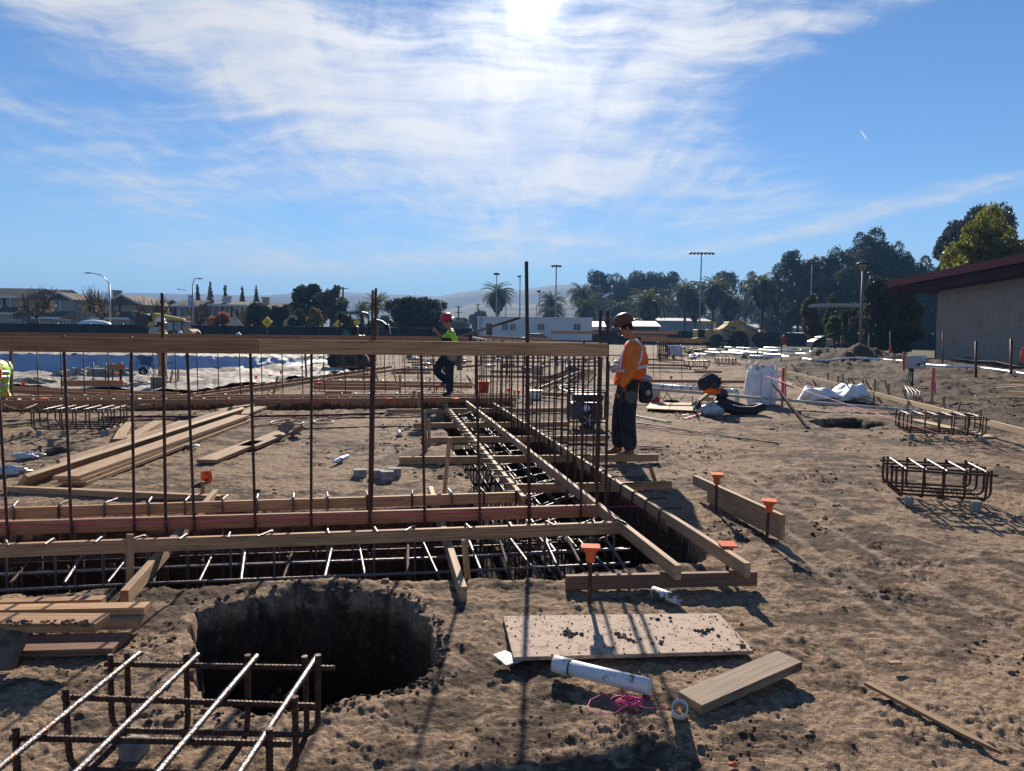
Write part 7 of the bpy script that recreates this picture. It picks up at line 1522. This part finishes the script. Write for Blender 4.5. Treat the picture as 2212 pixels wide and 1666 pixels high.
# ================================================================ buildings
def mroof(name, c): return mat(name, c, .9, 0, (.8, (c[0] * .6, c[1] * .6, c[2] * .6), .4, .6))
ROOF = mroof('roof_brown', (.10, .075, .06)); TRIM = mat('trim_white', (.55, .55, .53), .6); WIN = GLASS
SHUT = mat('shutter_dark', (.05, .055, .07), .6)
def window(t, cx, cz, Y, w_, h, shutters=False, mull=True):
    q = MB(); q.box((cx, Y - .04, cz), (w_ + .36, .06, h + .36)); f = part(q, 'window', TRIM, t)
    q = MB(); q.box((cx, Y - .085, cz), (w_, .02, h)); pn = q.build('pane', WIN, None); pn.data.transform(Matrix.Translation(-Vector(t['_o']))); pn.parent = f
    if mull:
        q = MB(); q.box((cx, Y - .105, cz), (.06, .02, h)); m_ = q.build('muntin', TRIM, None); m_.data.transform(Matrix.Translation(-Vector(t['_o']))); m_.parent = f
    if shutters:
        for s in (-1, 1): q = MB(); q.box((cx + s * (w_ / 2 + .32), Y - .05, cz), (.38, .05, h + .1)); part(q, 'shutter', SHUT, t)
def gable(q, x0, x1, y0, y1, ze, zr, along='x', ov=.45):
    """closed gable roof solid"""
    th_ = .16
    if along == 'x':
        ym = (y0 + y1) / 2; P_ = [(x0 - ov, y0 - ov, ze), (x0 - ov, y1 + ov, ze), (x0 - ov, ym, zr)]; off = (x1 - x0 + 2 * ov, 0, 0)
    else:
        xm = (x0 + x1) / 2; P_ = [(x0 - ov, y0 - ov, ze), (xm, y0 - ov, zr), (x1 + ov, y0 - ov, ze)]; off = (0, y1 - y0 + 2 * ov, 0)
    q.prism([Vector(p) for p in P_], off)
def house(x0, x1, yr, ye, Y, lab, wall, wins, garage=None, along='x', porch=None, chim=None, dep=9, side=None, low=None):
    a = P(x0, 0, Y).x; b = P(x1, 0, Y).x; zr = Zat((x0 + x1) / 2, yr, Y); ze = Zat((x0 + x1) / 2, ye, Y); t = thing('house', Vector(((a + b) / 2, Y, 0)), lab, 'house', 'two-storey houses across the road')
    q = MB(); q.box(((a + b) / 2, Y + dep / 2, ze / 2), (b - a, dep, ze)); 
    if along == 'y': q.prism([Vector((a, Y + .01, ze)), Vector(((a + b) / 2, Y + .01, zr - .2)), Vector((b, Y + .01, ze))], (0, .3, 0))
    part(q, 'wall', wall, t)
    q = MB(); gable(q, a, b, Y, Y + dep, ze, zr, along); rf = part(q, 'roof', ROOF, t)
    if along == 'y':
        q = MB(); xm = (a + b) / 2
        for (p, s) in ((Vector((a - .45, Y - .48, ze - .05)), 1), (Vector((b + .45, Y - .48, ze - .05)), -1)): q.beam(p, Vector((xm, Y - .48, zr - .05)), .06, .28)
        part(q, 'bargeboard', TRIM, t)
    else: q = MB(); q.beam(Vector((a - .45, Y - .5, ze)), Vector((b + .45, Y - .5, ze)), .1, .25); part(q, 'gutter', TRIM, t)
    for (wx, wy, ww, wh, sh) in wins: window(t, P(wx, wy, Y).x, Zat(wx, wy, Y), Y, ww, wh, sh)
    if low:
        for (lx0, lx1, ly0) in low:
            c0, c1 = P(lx0, 0, Y).x, P(lx1, 0, Y).x; zl = Zat((lx0 + lx1) / 2, ly0, Y); q = MB(); q.box(((c0 + c1) / 2, Y - 1.6, zl / 2 - .3), (c1 - c0, 3.2, zl - .6)); part(q, 'front_wing', wall, t)
            q = MB(); q.prism([Vector((c0 - .3, Y - 3.6, zl - .75)), Vector((c0 - .3, Y - .0, zl + .35)), Vector((c0 - .3, Y - .0, zl - .75))], (c1 - c0 + .6, 0, 0)); part(q, 'porch_roof', ROOF, t)
            q = MB(); q.beam(Vector((c0 - .3, Y - 3.65, zl - .72)), Vector((c1 + .3, Y - 3.65, zl - .72)), .08, .3); part(q, 'fascia', TRIM, t)
    if garage:
        for (gx0, gx1, gy) in garage:
            c0, c1 = P(gx0, 0, Y - 3.2).x, P(gx1, 0, Y - 3.2).x; zg = Zat((gx0 + gx1) / 2, gy, Y - 3.2); q = MB(); q.box(((c0 + c1) / 2, Y - 3.24, zg / 2), (c1 - c0, .08, zg)); g_ = part(q, 'garage_door', mat('garage_cream', (.45, .43, .38), .7), t)
            q = MB()
            for k in range(5): q.box((c0 + (c1 - c0) * (k + .5) / 5, Y - 3.29, zg - .3), ((c1 - c0) / 5 * .75, .02, .28))
            pn = q.build('garage_panes', WIN, None); pn.data.transform(Matrix.Translation(-Vector(t['_o']))); pn.parent = g_
    if chim: cx = P(chim[0], 0, Y + 3).x; zc = Zat(chim[0], chim[1], Y + 3); q = MB(); q.box((cx, Y + 3, (zc + ze) / 2), (.9, .9, zc - ze)); q.box((cx, Y + 3, zc + .1), (1.1, 1.1, .2)); c_ = q.build('chimney', wall, None); c_.data.transform(Matrix.Translation(-Vector(t['_o']))); c_.parent = rf
    return t
HB = mat('stucco_beige', (.36, .30, .23), .9, 0, (.5, (.3, .25, .19), .4, .6)); HG = mat('stucco_grey', (.27, .265, .25), .9); HT = mat('stucco_tan', (.33, .27, .2), .9); HP = mat('stucco_pale', (.48, .47, .44), .9)
house(-70, 30, 619, 642, 112, 'beige house with a long dark roof at the far left edge', HB, [(6, 652, 1.2, 1.3, False), (14, 652, 1.0, 1.2, False)], [(-6, 24, 690)], 'x', low=[(-14, 34, 668)])
house(22, 92, 622, 644, 116, 'tan house with a broad roof behind the first bare tree', HB, [(50, 655, 1.3, 1.3, False)], None, 'x')
house(84, 136, 631, 647, 108, 'grey gabled house with a cream garage, left of the left lamp', HG, [(99, 655, 1.3, 1.9, True), (112, 657, 2.2, 1.9, False)], [(90, 130, 690)], 'y', chim=(126, 632), low=[(84, 138, 677)])
house(132, 178, 642, 654, 118, 'small grey gabled house behind the second bare tree', HG, [(141, 663, 1.0, 1.6, False)], None, 'y', low=[(140, 180, 680)])
house(208, 288, 636, 658, 106, 'tan house with shuttered upstairs window, right of the left lamp', HT, [(239, 665, 1.9, 2.0, True)], [(228, 262, 692)], 'y', chim=(236, 630), low=[(212, 286, 678)])
house(262, 326, 645, 662, 122, 'brown-roofed house behind the cab of the yellow excavator', HB, [(300, 670, 1.2, 1.4, False)], None, 'x')
house(358, 410, 646, 662, 112, 'pale grey house left of the blue banner lamp', HG, [(374, 672, 1.2, 1.5, False), (399, 672, 1.3, 1.5, False)], None, 'x')
house(446, 522, 649, 660, 108, 'whitish house with black shutters behind the orange bush', HP, [(459, 672, 1.0, 1.7, True), (475, 672, 1.1, 1.7, True), (488, 672, 1.0, 1.7, True)], None, 'x', chim=(480, 643))
house(512, 606, 652, 668, 120, 'dark-roofed house behind the dark rounded trees', HT, [(560, 680, 1.2, 1.4, False)], None, 'x', chim=(566, 645))
# trailer
def lettering(name, body, size, m, t, loc, rot, ext=.01):
    cu = bpy.data.curves.new(name, 'FONT'); cu.body = body; cu.size = size; cu.extrude = ext; cu.align_x = 'CENTER'; o = bpy.data.objects.new(name, cu); COL.objects.link(o); bpy.context.view_layer.update()
    me = bpy.data.meshes.new_from_object(o.evaluated_get(bpy.context.evaluated_depsgraph_get())); bpy.data.objects.remove(o); me.materials.clear(); me.materials.append(m)
    o = linkmesh(name, me, t, Vector(loc) - Vector(t['_o'])); o.rotation_euler = rot; return o
def trailer():
    Y = 100; a, b = P(1037, 0, Y).x, P(1293, 0, Y).x; zt = Zat(1165, 687, Y); zb = .55; t = thing('site_trailer', Vector(((a + b) / 2, Y, 0)), 'long white site office trailer at centre', 'trailer')
    TW = mat('trailer_white', (.55, .57, .60), .45, .2)
    q = MB(); q.box(((a + b) / 2, Y + 1.6, (zt + zb) / 2), (b - a, 3.2, zt - zb)); n = int((b - a) / .35)
    for i in range(n): q.box((a + (i + .5) * (b - a) / n, Y - .012, (zt + zb) / 2), (.1, .03, zt - zb - .1))
    part(q, 'wall', TW, t)
    q = MB(); q.box(((a + b) / 2, Y + 1.6, zt + .06), (b - a + .2, 3.4, .12)); part(q, 'roof', WHITE, t)
    q = MB(); q.box(((a + b) / 2, Y + .3, .28), (b - a, .1, .5)); part(q, 'skirting', DKMET, t)
    for (x0, x1, y0, y1, k) in [(1057, 1070, 699, 728, 'd'), (1092, 1106, 699, 714, 'w'), (1171, 1187, 699, 714, 'w'), (1209, 1220, 700, 728, 'e'), (1251, 1267, 699, 714, 'w'), (1110, 1122, 700, 714, 'w')]:
        c0, c1 = P(x0, 0, Y).x, P(x1, 0, Y).x; z1, z0 = Zat(x0, y0, Y), max(Zat(x0, y1, Y), .6); q = MB()
        if k == 'w': window(t, (c0 + c1) / 2, (z0 + z1) / 2, Y, c1 - c0 - .12, z1 - z0 - .1)
        else: q.box(((c0 + c1) / 2, Y - .05, (z0 + z1) / 2), (c1 - c0, .05, z1 - z0)); part(q, 'door', DKMET if k == 'd' else TW, t)
    lettering('company_lettering', 'WILLSCOT', .62, mat('logo_blue', (.02, .04, .25), .5), t, (P(1045, 0, Y).x - .2, Y - .06, Zat(1045, 706, Y)), (R(90), R(90), 0))
trailer()
# low building behind palms, right of the hard hat; and a grey block
def shed(x0, x1, yt, Y, lab, wall, roof, dep=8, zb=0, rf=.5):
    a, b = P(x0, 0, Y).x, P(x1, 0, Y).x; zt = Zat((x0 + x1) / 2, yt, Y); t = thing('low_building', Vector(((a + b) / 2, Y, 0)), lab, 'building'); q = MB(); q.box(((a + b) / 2, Y + dep / 2, (zt - rf + zb) / 2), (b - a, dep, zt - rf - zb)); part(q, 'wall', wall, t)
    q = MB(); q.prism([Vector((a - .3, Y - .6, zt - rf)), Vector((a - .3, Y + dep / 2, zt + rf)), Vector((a - .3, Y + dep + .6, zt - rf))], (b - a + .6, 0, 0)); part(q, 'roof', roof, t)
shed(1360, 1442, 699, 135, 'low building with a pale metal roof right of the hard hat', mat('shed_dark', (.06, .065, .07), .8), mat('roof_pale', (.5, .52, .53), .5, .3), 10)
shed(1283, 1320, 700, 140, 'little white roof between the trailer and the hard hat', WHITE, WHITE, 6)
shed(1440, 1560, 690, 220, 'hazy grey building behind the palm trunks', mat('hazy_grey', (.25, .26, .28), .8), mat('hazy_roof', (.3, .31, .33), .8), 20)
shed(1660, 1860, 706, 200, 'pale low building glimpsed between trunks and the fence', mat('hazy_pale', (.5, .5, .5), .8), mat('hazy_roof', (.3, .31, .33), .8), 14)
0 and shed(1100, 1210, 668, 330, 'grey flat block far behind the trailer', mat('hazy_grey', (.25, .26, .28), .8), mat('hazy_roof', (.3, .31, .33), .8), 20)
t = thing('canopy_roof', P(1840, 0, 70) * 0 + Vector((P(1830, 0, 70).x, 70, 0)), 'flat pale canopy roof jutting out left of the lamp post', 'canopy'); a, b = P(1806, 0, 70).x, P(1868, 0, 70).x; z = Zat(1840, 659, 70); q = MB(); q.box(((a + b) / 2 + 1.2, 72, z), (b - a + 2, 4, .28)); part(q, 'roof_slab', mat('canopy_pale', (.3, .3, .3), .7), t)
for xx in (b + .8,): q = MB(); q.tube([(xx, 72, 0), (xx, 72, z)], .06, 6); part(q, 'column', DKMET, t)
# ---- the block-walled building with the red roof
WALLM = bpy.data.materials.new('block_wall'); WALLM.use_nodes = True; T2 = NT(WALLM.node_tree); o_ = T2.new('ShaderNodeOutputMaterial'); b_ = T2.new('ShaderNodeBsdfPrincipled'); T2.l.new(b_.outputs[0], o_.inputs[0])
uvn = T2.new('ShaderNodeTexCoord').outputs['UV']; br = T2.new('ShaderNodeTexBrick'); T2.l.new(uvn, br.inputs['Vector']); br.inputs['Scale'].default_value = 1.0; br.inputs['Brick Width'].default_value = .40; br.inputs['Row Height'].default_value = .2; br.inputs['Mortar Size'].default_value = .016; br.offset = 0
br.inputs['Color1'].default_value = (.47, .37, .29, 1); br.inputs['Color2'].default_value = (.40, .31, .245, 1); br.inputs['Mortar'].default_value = (.29, .23, .185, 1)
wv_ = T2.new('ShaderNodeTexWave', wave_type='BANDS', bands_direction='X'); T2.l.new(uvn, wv_.inputs['Vector']); wv_.inputs['Scale'].default_value = 3.2; wv_.inputs['Distortion'].default_value = .6; wv_.inputs['Detail'].default_value = 3
c_ = T2.mix(T2.math('MULTIPLY', T2.ramp(wv_.outputs[1], .3, .8), .4), br.outputs[0], (.31, .245, .195)); st_ = T2.noise(uvn, .6, 5, .6); c_ = T2.mix(T2.math('MULTIPLY', T2.ramp(st_, .5, .68), .55), c_, (.24, .19, .155)); T2.l.new(c_, b_.inputs['Base Color']); b_.inputs['Roughness'].default_value = .95
bp_ = T2.new('ShaderNodeBump'); bp_.inputs['Strength'].default_value = .8; bp_.inputs['Distance'].default_value = .03; T2.l.new(wv_.outputs[1], bp_.inputs['Height']); T2.l.new(bp_.outputs[0], b_.inputs['Normal'])
RED = mat('roof_red', (.14, .035, .032), .7, 0, (1.5, (.09, .026, .024), .4, .6)); REDL = mat('roof_red_lip', (.20, .05, .042), .7)
wl0 = Vector((28.6, 50, 0)); dW = Vector((.151, -.989, 0)).normalized(); nW = Vector((-.989, -.151, 0)).normalized(); Lw = 24
HTW = 4.5; bld = thing('school_building', wl0, 'low grey block-walled building with an overhanging dark red roof at right', 'building')
q = MB(); a = wl0 - nW * 5; 
q.box(wl0 + dW * Lw / 2 - nW * 6 + Vector((0, 0, HTW / 2)), (Lw, 12, HTW), math.atan2(dW.y, dW.x)); part(q, 'block_wall', WALLM, bld)
# pale gable infill and sloping roof rising to the right
sl = math.tan(R(3.7))
def rp(s, d, z): return wl0 + dW * s + nW * d + Vector((0, 0, z))
e0z = 5.12
q = MB(); q.prism([rp(0.1, -.05, HTW - .01), rp(Lw, -.05, HTW - .01), rp(Lw, -.05, e0z + (Lw + 2.3) * sl), rp(.1, -.05, e0z + 2.4 * sl)], nW * -.3); part(q, 'gable_infill', mat('infill_cream', (.32, .29, .25), .9), bld)
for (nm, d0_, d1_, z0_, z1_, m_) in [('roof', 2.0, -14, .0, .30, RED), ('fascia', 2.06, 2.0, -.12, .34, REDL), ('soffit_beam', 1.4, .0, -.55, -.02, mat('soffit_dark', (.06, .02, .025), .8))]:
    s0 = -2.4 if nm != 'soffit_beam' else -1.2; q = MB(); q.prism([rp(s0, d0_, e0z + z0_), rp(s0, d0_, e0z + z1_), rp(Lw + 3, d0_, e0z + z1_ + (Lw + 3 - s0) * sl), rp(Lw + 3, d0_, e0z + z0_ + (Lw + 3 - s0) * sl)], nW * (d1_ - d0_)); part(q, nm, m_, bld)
q = MB(); q.prism([rp(-2.4, 1.9, e0z - .5), rp(-2.4, 1.9, e0z + .3), rp(-2.46, 1.9, e0z + .3), rp(-2.46, 1.9, e0z - .5)], nW * -15); part(q, 'eave_board', RED, bld)
crumple('sandbag', G(2080, 776, .2), (.8, .3, .16), 'pale long sandbag at the foot of the block wall', CREAM, 'sandbag', 3, .1)
# ================================================================ vehicles and machines
CYL = mat('machine_yellow', (.62, .42, .08), .6, 0, (1.6, (.38, .26, .10), .45, .65)); CYD = mat('machine_yellow_dusty', (.50, .36, .16), .85, 0, (1.6, (.30, .22, .12), .45, .65), (4, .4)); TYRE = mat('tyre', (.035, .03, .028), .9, 0, (3, (.09, .07, .055), .45, .6))
def wheel(t, c, r, w_, ax=None, rim=GREYM, name='wheel'):
    m = Matrix.Rotation(R(90), 3, 'X') if ax is None else ax; q = MB(); q.lathe([(r * .55, -w_ / 2), (r * .93, -w_ / 2), (r, -w_ * .32), (r, w_ * .32), (r * .93, w_ / 2), (r * .55, w_ / 2)], c, 26, m); wl = part(q, name, TYRE, t)
    q = MB(); q.lathe([(0, -w_ * .42), (r * .3, -w_ * .45), (r * .56, -w_ * .38), (r * .56, w_ * .38), (0, w_ * .42)], c, 18, m); h = q.build('rim', rim, None); h.data.transform(Matrix.Translation(-Vector(t['_o']))); h.parent = wl
# earthmover (wheel scraper) at D 1500-1665
def scraper():
    Y = 92; X = lambda px: P(px, 720, Y).x; Z = lambda py: Zat(1580, py, Y); t = thing('earthmover', Vector((X(1585), Y, 0)), 'big dusty yellow wheeled earthmover before the far fence', 'earthmover')
    def outl(pts, y0, d, m, nm, bev=.06): q = MB(); q.prism([Vector((X(a), y0, max(Z(b), .05))) for a, b in pts], (0, d, 0)); return part(q, nm, m, t, bevel=bev)
    outl([(1500, 741), (1500, 733), (1530, 728), (1560, 727), (1560, 739)], Y - .5, 3, CYD, 'draft_frame')
    outl([(1503, 730), (1503, 713), (1520, 713), (1521, 730)], Y - .8, 2.4, CYL, 'engine_cover')
    q = MB(); q.box((X(1511.5), Y - .84, Z(721.5)), (.8, .06, .85)); part(q, 'radiator_grille', BLACK, t)
    outl([(1521, 732), (1521, 714), (1532, 712), (1541, 717), (1556, 719), (1556, 733)], Y - .7, 2.4, CYD, 'engine_body')
    outl([(1556, 735), (1553, 712), (1562, 709), (1572, 701), (1604, 700), (1606, 712), (1612, 735)], Y, 2.6, CYD, 'gooseneck')
    outl([(1572, 702), (1575, 695), (1608, 694), (1612, 700), (1600, 703)], Y + .2, 2.2, CYL, 'hood')
    outl([(1607, 737), (1603, 712), (1612, 708), (1633, 711), (1640, 716), (1652, 718), (1652, 742), (1625, 742)], Y - .2, 3.0, CYD, 'bowl')
    outl([(1583, 716), (1589, 708), (1606, 708), (1604, 715)], Y - .9, 1.0, CYL, 'fender'); outl([(1632, 729), (1639, 713), (1651, 714), (1652, 728)], Y - .6, .9, CYL, 'rear_fender')
    q = MB()
    for (a, b_) in ((1521, 1548), (1586, 1612)):
        zc = Z(697 if a < 1550 else 694.5); q.box(((X(a) + X(b_)) / 2, Y + .6, zc), (X(b_) - X(a), 1.8, .12))
    part(q, 'canopy', CYL, t)
    q = MB()
    for a in (1523, 1546, 1588, 1610): q.tube([(X(a), Y - .1, Z(697)), (X(a), Y - .1, Z(716))], .06, 5); q.tube([(X(a), Y + 1.3, Z(697)), (X(a), Y + 1.3, Z(716))], .06, 5)
    part(q, 'canopy_post', CYD, t)
    for (a, r) in ((1594, .98), (1640, .98), (1545, .8)): wheel(t, (X(a), Y - .75, r), r, .75, rim=CYD); wheel(t, (X(a), Y + 2.6, r), r, .75, rim=CYD)
    q = MB()
    for (a, b_, a2, b2) in ((1560, 712, 1592, 724), (1566, 722, 1584, 732), (1606, 704, 1632, 716), (1574, 706, 1600, 712)): q.tube([(X(a), Y - .3, Z(b_)), (X(a2), Y - .5, Z(b2))], .07, 6)
    part(q, 'hydraulic_ram', DKMET, t)
scraper()
# yellow excavator seen from behind at left
def excavator():
    Y = 60; X = lambda px: P(px, 700, Y).x; Z = lambda py: Zat(350, py, Y); t = thing('excavator', Vector((X(350), Y, 0)), 'yellow excavator with a raised dark bucket arm, behind the left boards', 'excavator')
    def outl(pts, y0, d, m, nm, bev=.03): q = MB(); q.prism([Vector((X(a), y0, max(Z(b), .02))) for a, b in pts], (0, d, 0)); return part(q, nm, m, t, bevel=bev)
    outl([(297, 707), (298, 682), (312, 678), (326, 680), (329, 695), (322, 707)], Y - .5, 1.3, DKMET, 'bucket')
    b = outl([(325, 679), (331, 676), (396, 688), (397, 694), (360, 691), (342, 697), (330, 696)], Y, .55, CYL, 'boom')
    outl([(308, 712), (313, 698), (322, 696), (324, 712)], Y - .1, .4, DKMET, 'stick')
    outl([(357, 718), (357, 696), (361, 693), (395, 693), (397, 718)], Y - .2, 1.7, DKMET, 'cab_frame'); 
    for (a, b_) in ((360, 376), (379, 394)): q = MB(); q.box(((X(a) + X(b_)) / 2, Y - .23, Z(705)), (X(b_) - X(a), .03, .72)); part(q, 'cab_window', mat('cab_glass', (.25, .32, .30), .15, 0, (2, (.08, .1, .1), .4, .6), None, .8), t)
    outl([(322, 722), (324, 712), (334, 707), (356, 706), (358, 722)], Y - .3, 2.0, mat('counterweight_pale', (.42, .40, .36), .5), 'counterweight', .08)
    outl([(397, 722), (397, 710), (410, 710), (416, 716), (416, 722)], Y - .2, 1.8, CYD, 'engine_body', .08)
    for s in (-.6, 1.6):
        q = MB(); pts = [Vector((X(a), Y + s, z)) for a, z in ((300, .35), (312, .8), (396, .8), (410, .35), (396, .05), (312, .05))]; q.prism(pts, (0, .5, 0)); part(q, 'track', TYRE, t, bevel=.08)
    lettering('boom_lettering', 'CAT', .42, WHITE, t, (X(352), Y - .05, Z(694)), (R(90), R(8), 0))
excavator()
# mini excavator with canopy at centre left
def mini():
    Y = 30; X = lambda px: P(px, 720, Y).x; Z = lambda py: Zat(780, py, Y); t = thing('mini_excavator', Vector((X(770), Y, 0)), 'compact excavator with an open dark canopy, at centre left', 'excavator')
    GT = mat('canopy_teal', (.05, .12, .11), .4)
    q = MB(); q.prism([Vector((X(a), Y - .1, Z(b))) for a, b in ((731, 676), (731, 673), (783, 673), (786, 677), (784, 679), (734, 679))], (0, 1.2, 0)); part(q, 'canopy_roof', GT, t, bevel=.02)
    for (a, a2, dy) in ((733, 737, 0), (780, 781, 0), (745, 748, 1.0), (771, 778, 1.0)): q = MB(); q.tube([(X(a), Y + dy, Z(677)), (X(a2), Y + dy, Z(724))], .035, 6); part(q, 'canopy_post', BLK, t)
    q = MB(); q.tube(bent([Vector((X(784), Y, Z(676))), Vector((X(795), Y, Z(678))), Vector((X(798), Y, Z(724)))], .12), .035, 6); part(q, 'canopy_post', BLK, t)
    q = MB(); q.prism([Vector((X(a), Y, Z(b))) for a, b in ((733, 762), (734, 722), (742, 714), (754, 716), (760, 724), (778, 724), (780, 762))], (0, 1.1, 0)); part(q, 'engine_body', mat('machine_green', (.03, .12, .08), .4), t, bevel=.05)
    q = MB(); q.box((X(758), Y + .4, Z(718)), (.42, .4, .5)); part(q, 'seat', BLACK, t, bevel=.05)
    q = MB(); q.prism([Vector((X(a), Y + .3, Z(b))) for a, b in ((800, 735), (799, 698), (806, 688), (822, 692), (838, 706), (836, 716), (822, 702), (812, 700), (812, 735))], (0, .3, 0)); part(q, 'boom', DKMET, t, bevel=.02)
    q = MB(); q.prism([Vector((X(a), Y + .3, Z(b))) for a, b in ((826, 700), (836, 700), (840, 722), (824, 724))], (0, .35, 0)); part(q, 'bucket', DKMET, t, bevel=.02)
    for s in (-.45, .95):
        q = MB(); n = 18; r = .32; x0, x1 = X(712) + r, X(800) - r; pts = []
        for k in range(n): a = math.pi / 2 + math.pi * k / (n - 1); pts.append(Vector((x0 + math.cos(a) * r, Y + s, r + .02 + math.sin(a) * r)))
        for k in range(n): a = -math.pi / 2 + math.pi * k / (n - 1); pts.append(Vector((x1 + math.cos(a) * r, Y + s, r + .02 + math.sin(a) * r)))
        q.prism(pts, (0, .36, 0)); part(q, 'track', TYRE, t, bevel=.03)
mini()
def loader():
    Y = 62; X = lambda px: P(px, 735, Y).x; Z = lambda py: Zat(1775, py, Y); t = thing('compact_loader', Vector((X(1775), Y, 0)), 'small dark green loader between pipes and red container', 'loader'); GM_ = mat('machine_green', (.03, .12, .08), .4)
    for (pts, m, nm) in [(((1755, 751), (1757, 738), (1768, 732), (1776, 733), (1776, 751)), DKMET, 'bucket'), (((1772, 748), (1773, 728), (1783, 725), (1786, 730), (1784, 748)), GM_, 'cab'), (((1784, 750), (1784, 733), (1800, 732), (1802, 750)), CYD, 'engine_body')]:
        q = MB(); q.prism([Vector((X(a), Y, Z(b))) for a, b in pts], (0, 1.4, 0)); part(q, nm, m, t, bevel=.05)
    for a in (1778, 1796): wheel(t, (X(a), Y - .15, .38), .38, .3)
loader()
# cars
def car(px, Y, L, H, lab, paint, kind='sedan', side=True, wpx=None, lights=False, z0=0):
    x = P(px, 0, Y).x; t = thing('parked_car', Vector((x, Y, z0)), lab, 'car', 'cars parked before the round tree and trailer')
    if side:
        prof = {'sedan': [(-.5, .22), (-.5, .5), (-.44, .62), (-.26, .68), (-.14, .98), (.16, 1.0), (.3, .7), (.46, .6), (.5, .45), (.5, .22)], 'truck': [(-.5, .28), (-.5, .62), (-.12, .64), (-.1, .98), (.14, 1.0), (.24, .68), (.46, .62), (.5, .5), (.5, .28)]}[kind]
        q = MB(); q.prism([Vector((x + a * L, Y, z0 + b * H)) for a, b in prof], (0, 1.75, 0)); part(q, 'body', paint, t, bevel=.06)
        q = MB(); q.prism([Vector((x + a * L, Y - .012, z0 + b * H)) for a, b in ((-.2, .7), (-.12, .92), (.14, .94), (.24, .7))], (0, 1.774, 0)); part(q, 'side_window', GLASS, t)
        for s in (-.32, .32): wheel(t, (x + s * L, Y - .02, z0 + .33), .33, .24); wheel(t, (x + s * L, Y + 1.7, z0 + .33), .33, .24)
    else:
        w_ = 1.85; q = MB(); q.prism([Vector((x + a * w_, Y, z0 + b * H)) for a, b in ((-.5, .18), (-.5, .58), (-.47, .64), (-.38, .97), (-.3, 1.0), (.3, 1.0), (.38, .97), (.47, .64), (.5, .58), (.5, .18))], (0, 4.2, 0)); part(q, 'body', paint, t, bevel=.07)
        q = MB(); q.prism([Vector((x + a * w_, Y - .012, z0 + b * H)) for a, b in ((-.42, .66), (-.34, .93), (.34, .93), (.42, .66))], (0, .05, 0)); part(q, 'windscreen', GLASS, t)
        q = MB(); q.box((x, Y - .02, z0 + .42 * H), (w_ * .55, .03, .2)); part(q, 'grille', BLACK, t)
        for s in (-1, 1): q = MB(); q.box((x + s * w_ * .38, Y - .025, z0 + .48 * H), (.3, .04, .13)); part(q, 'headlight', mat('headlight', (.8, .8, .8), .1, .3), t); wheel(t, (x + s * .78, Y + .7, z0 + .33), .34, .22, Matrix.Rotation(R(90), 3, 'Y'))
CW = mat('car_white', (.6, .61, .63), .25, .1, None, None, .6); CG = mat('car_grey', (.22, .23, .24), .25, .4, None, None, .6); CB = mat('car_black', (.02, .022, .025), .2, .2, None, None, .7)
car(858, 84, 5.2, 1.85, 'white car at the left end of the parked row, behind the excavator', CW, 'truck'); car(879, 82, 4, 1.75, 'silver pickup facing forward with gleaming lights', CG, side=False); car(902, 84, 4, 1.6, 'white car facing forward between the silver pickup and the round tree', CW, side=False); car(925, 90, 4.4, 1.5, 'grey car parked side-on under the round tree', CG)
car(946, 86, 4, 1.5, 'dark car facing forward just left of the red hard hat', CG, side=False); car(965, 88, 4.4, 1.5, 'silver car hidden behind the red hard hat', CW); car(996, 86, 5.4, 1.8, 'white pickup parked right of the red hard hat', CW, 'truck'); car(1022, 84, 4, 1.7, 'dark car facing forward left of the trailer corner', CB, side=False)
car(1167, 88, 4.6, 1.45, 'black hatchback parked side-on before the white trailer', CB)
car(120, 78, 5, 1.6, 'white boat-like car roof behind the fence at left', CW, z0=.25)
t = thing('covered_boat', Vector((P(183, 0, 78).x, 78, 0)), 'white covered boat showing above the fence at left', 'boat'); x = P(183, 0, 78).x; z = Zat(183, 700, 78)
q = MB(); q.ell((x, 78, z - .1), (1.75, 1.1, .55), 20, 10, .05, 2); part(q, 'boat_cover', mat('boat_white', (.6, .64, .7), .4), t); q = MB(); q.ell((x, 78, z - .45), (1.9, 1.1, .5), 20, 10); part(q, 'hull', mat('hull_dark', (.06, .08, .12), .3), t)
q = MB(); q.box((x, 78, z - 1.35), (2.2, .8, .9)); part(q, 'boat_trailer', GREYM, t)
t = thing('parked_camper', Vector((P(230, 0, 80).x, 80, 0)), 'low white camper roof behind the fence right of the boat', 'camper'); x = P(210, 0, 80).x; q = MB(); q.box((x, 81, .95), (7.0, 2, 1.65)); part(q, 'camper_body', CW, t, bevel=.15)
for k in (-2.2, 2.2): wheel(t, (x + k, 80, .35), .35, .25)
# ================================================================ air
mb = MB(); mb.box((0, 0, 64), (5600, 5600, 146)); hzb = mb.build('haze', BARK, None, loc=(0, 0, 64)); hm = bpy.data.materials.new('haze_air'); hm.use_nodes = True; t_ = NT(hm.node_tree); ho = t_.new('ShaderNodeOutputMaterial'); pv = t_.new('ShaderNodeVolumePrincipled')
pv.inputs['Color'].default_value = (.26, .54, 1, 1); pv.inputs['Density'].default_value = .00036; pv.inputs['Anisotropy'].default_value = 0.0; t_.l.new(pv.outputs[0], ho.inputs['Volume']); hzb.data.materials[0] = hm; tag(hzb, 'thin pale haze over the whole place', None, None, 'stuff'); hm.cycles.homogeneous_volume = True
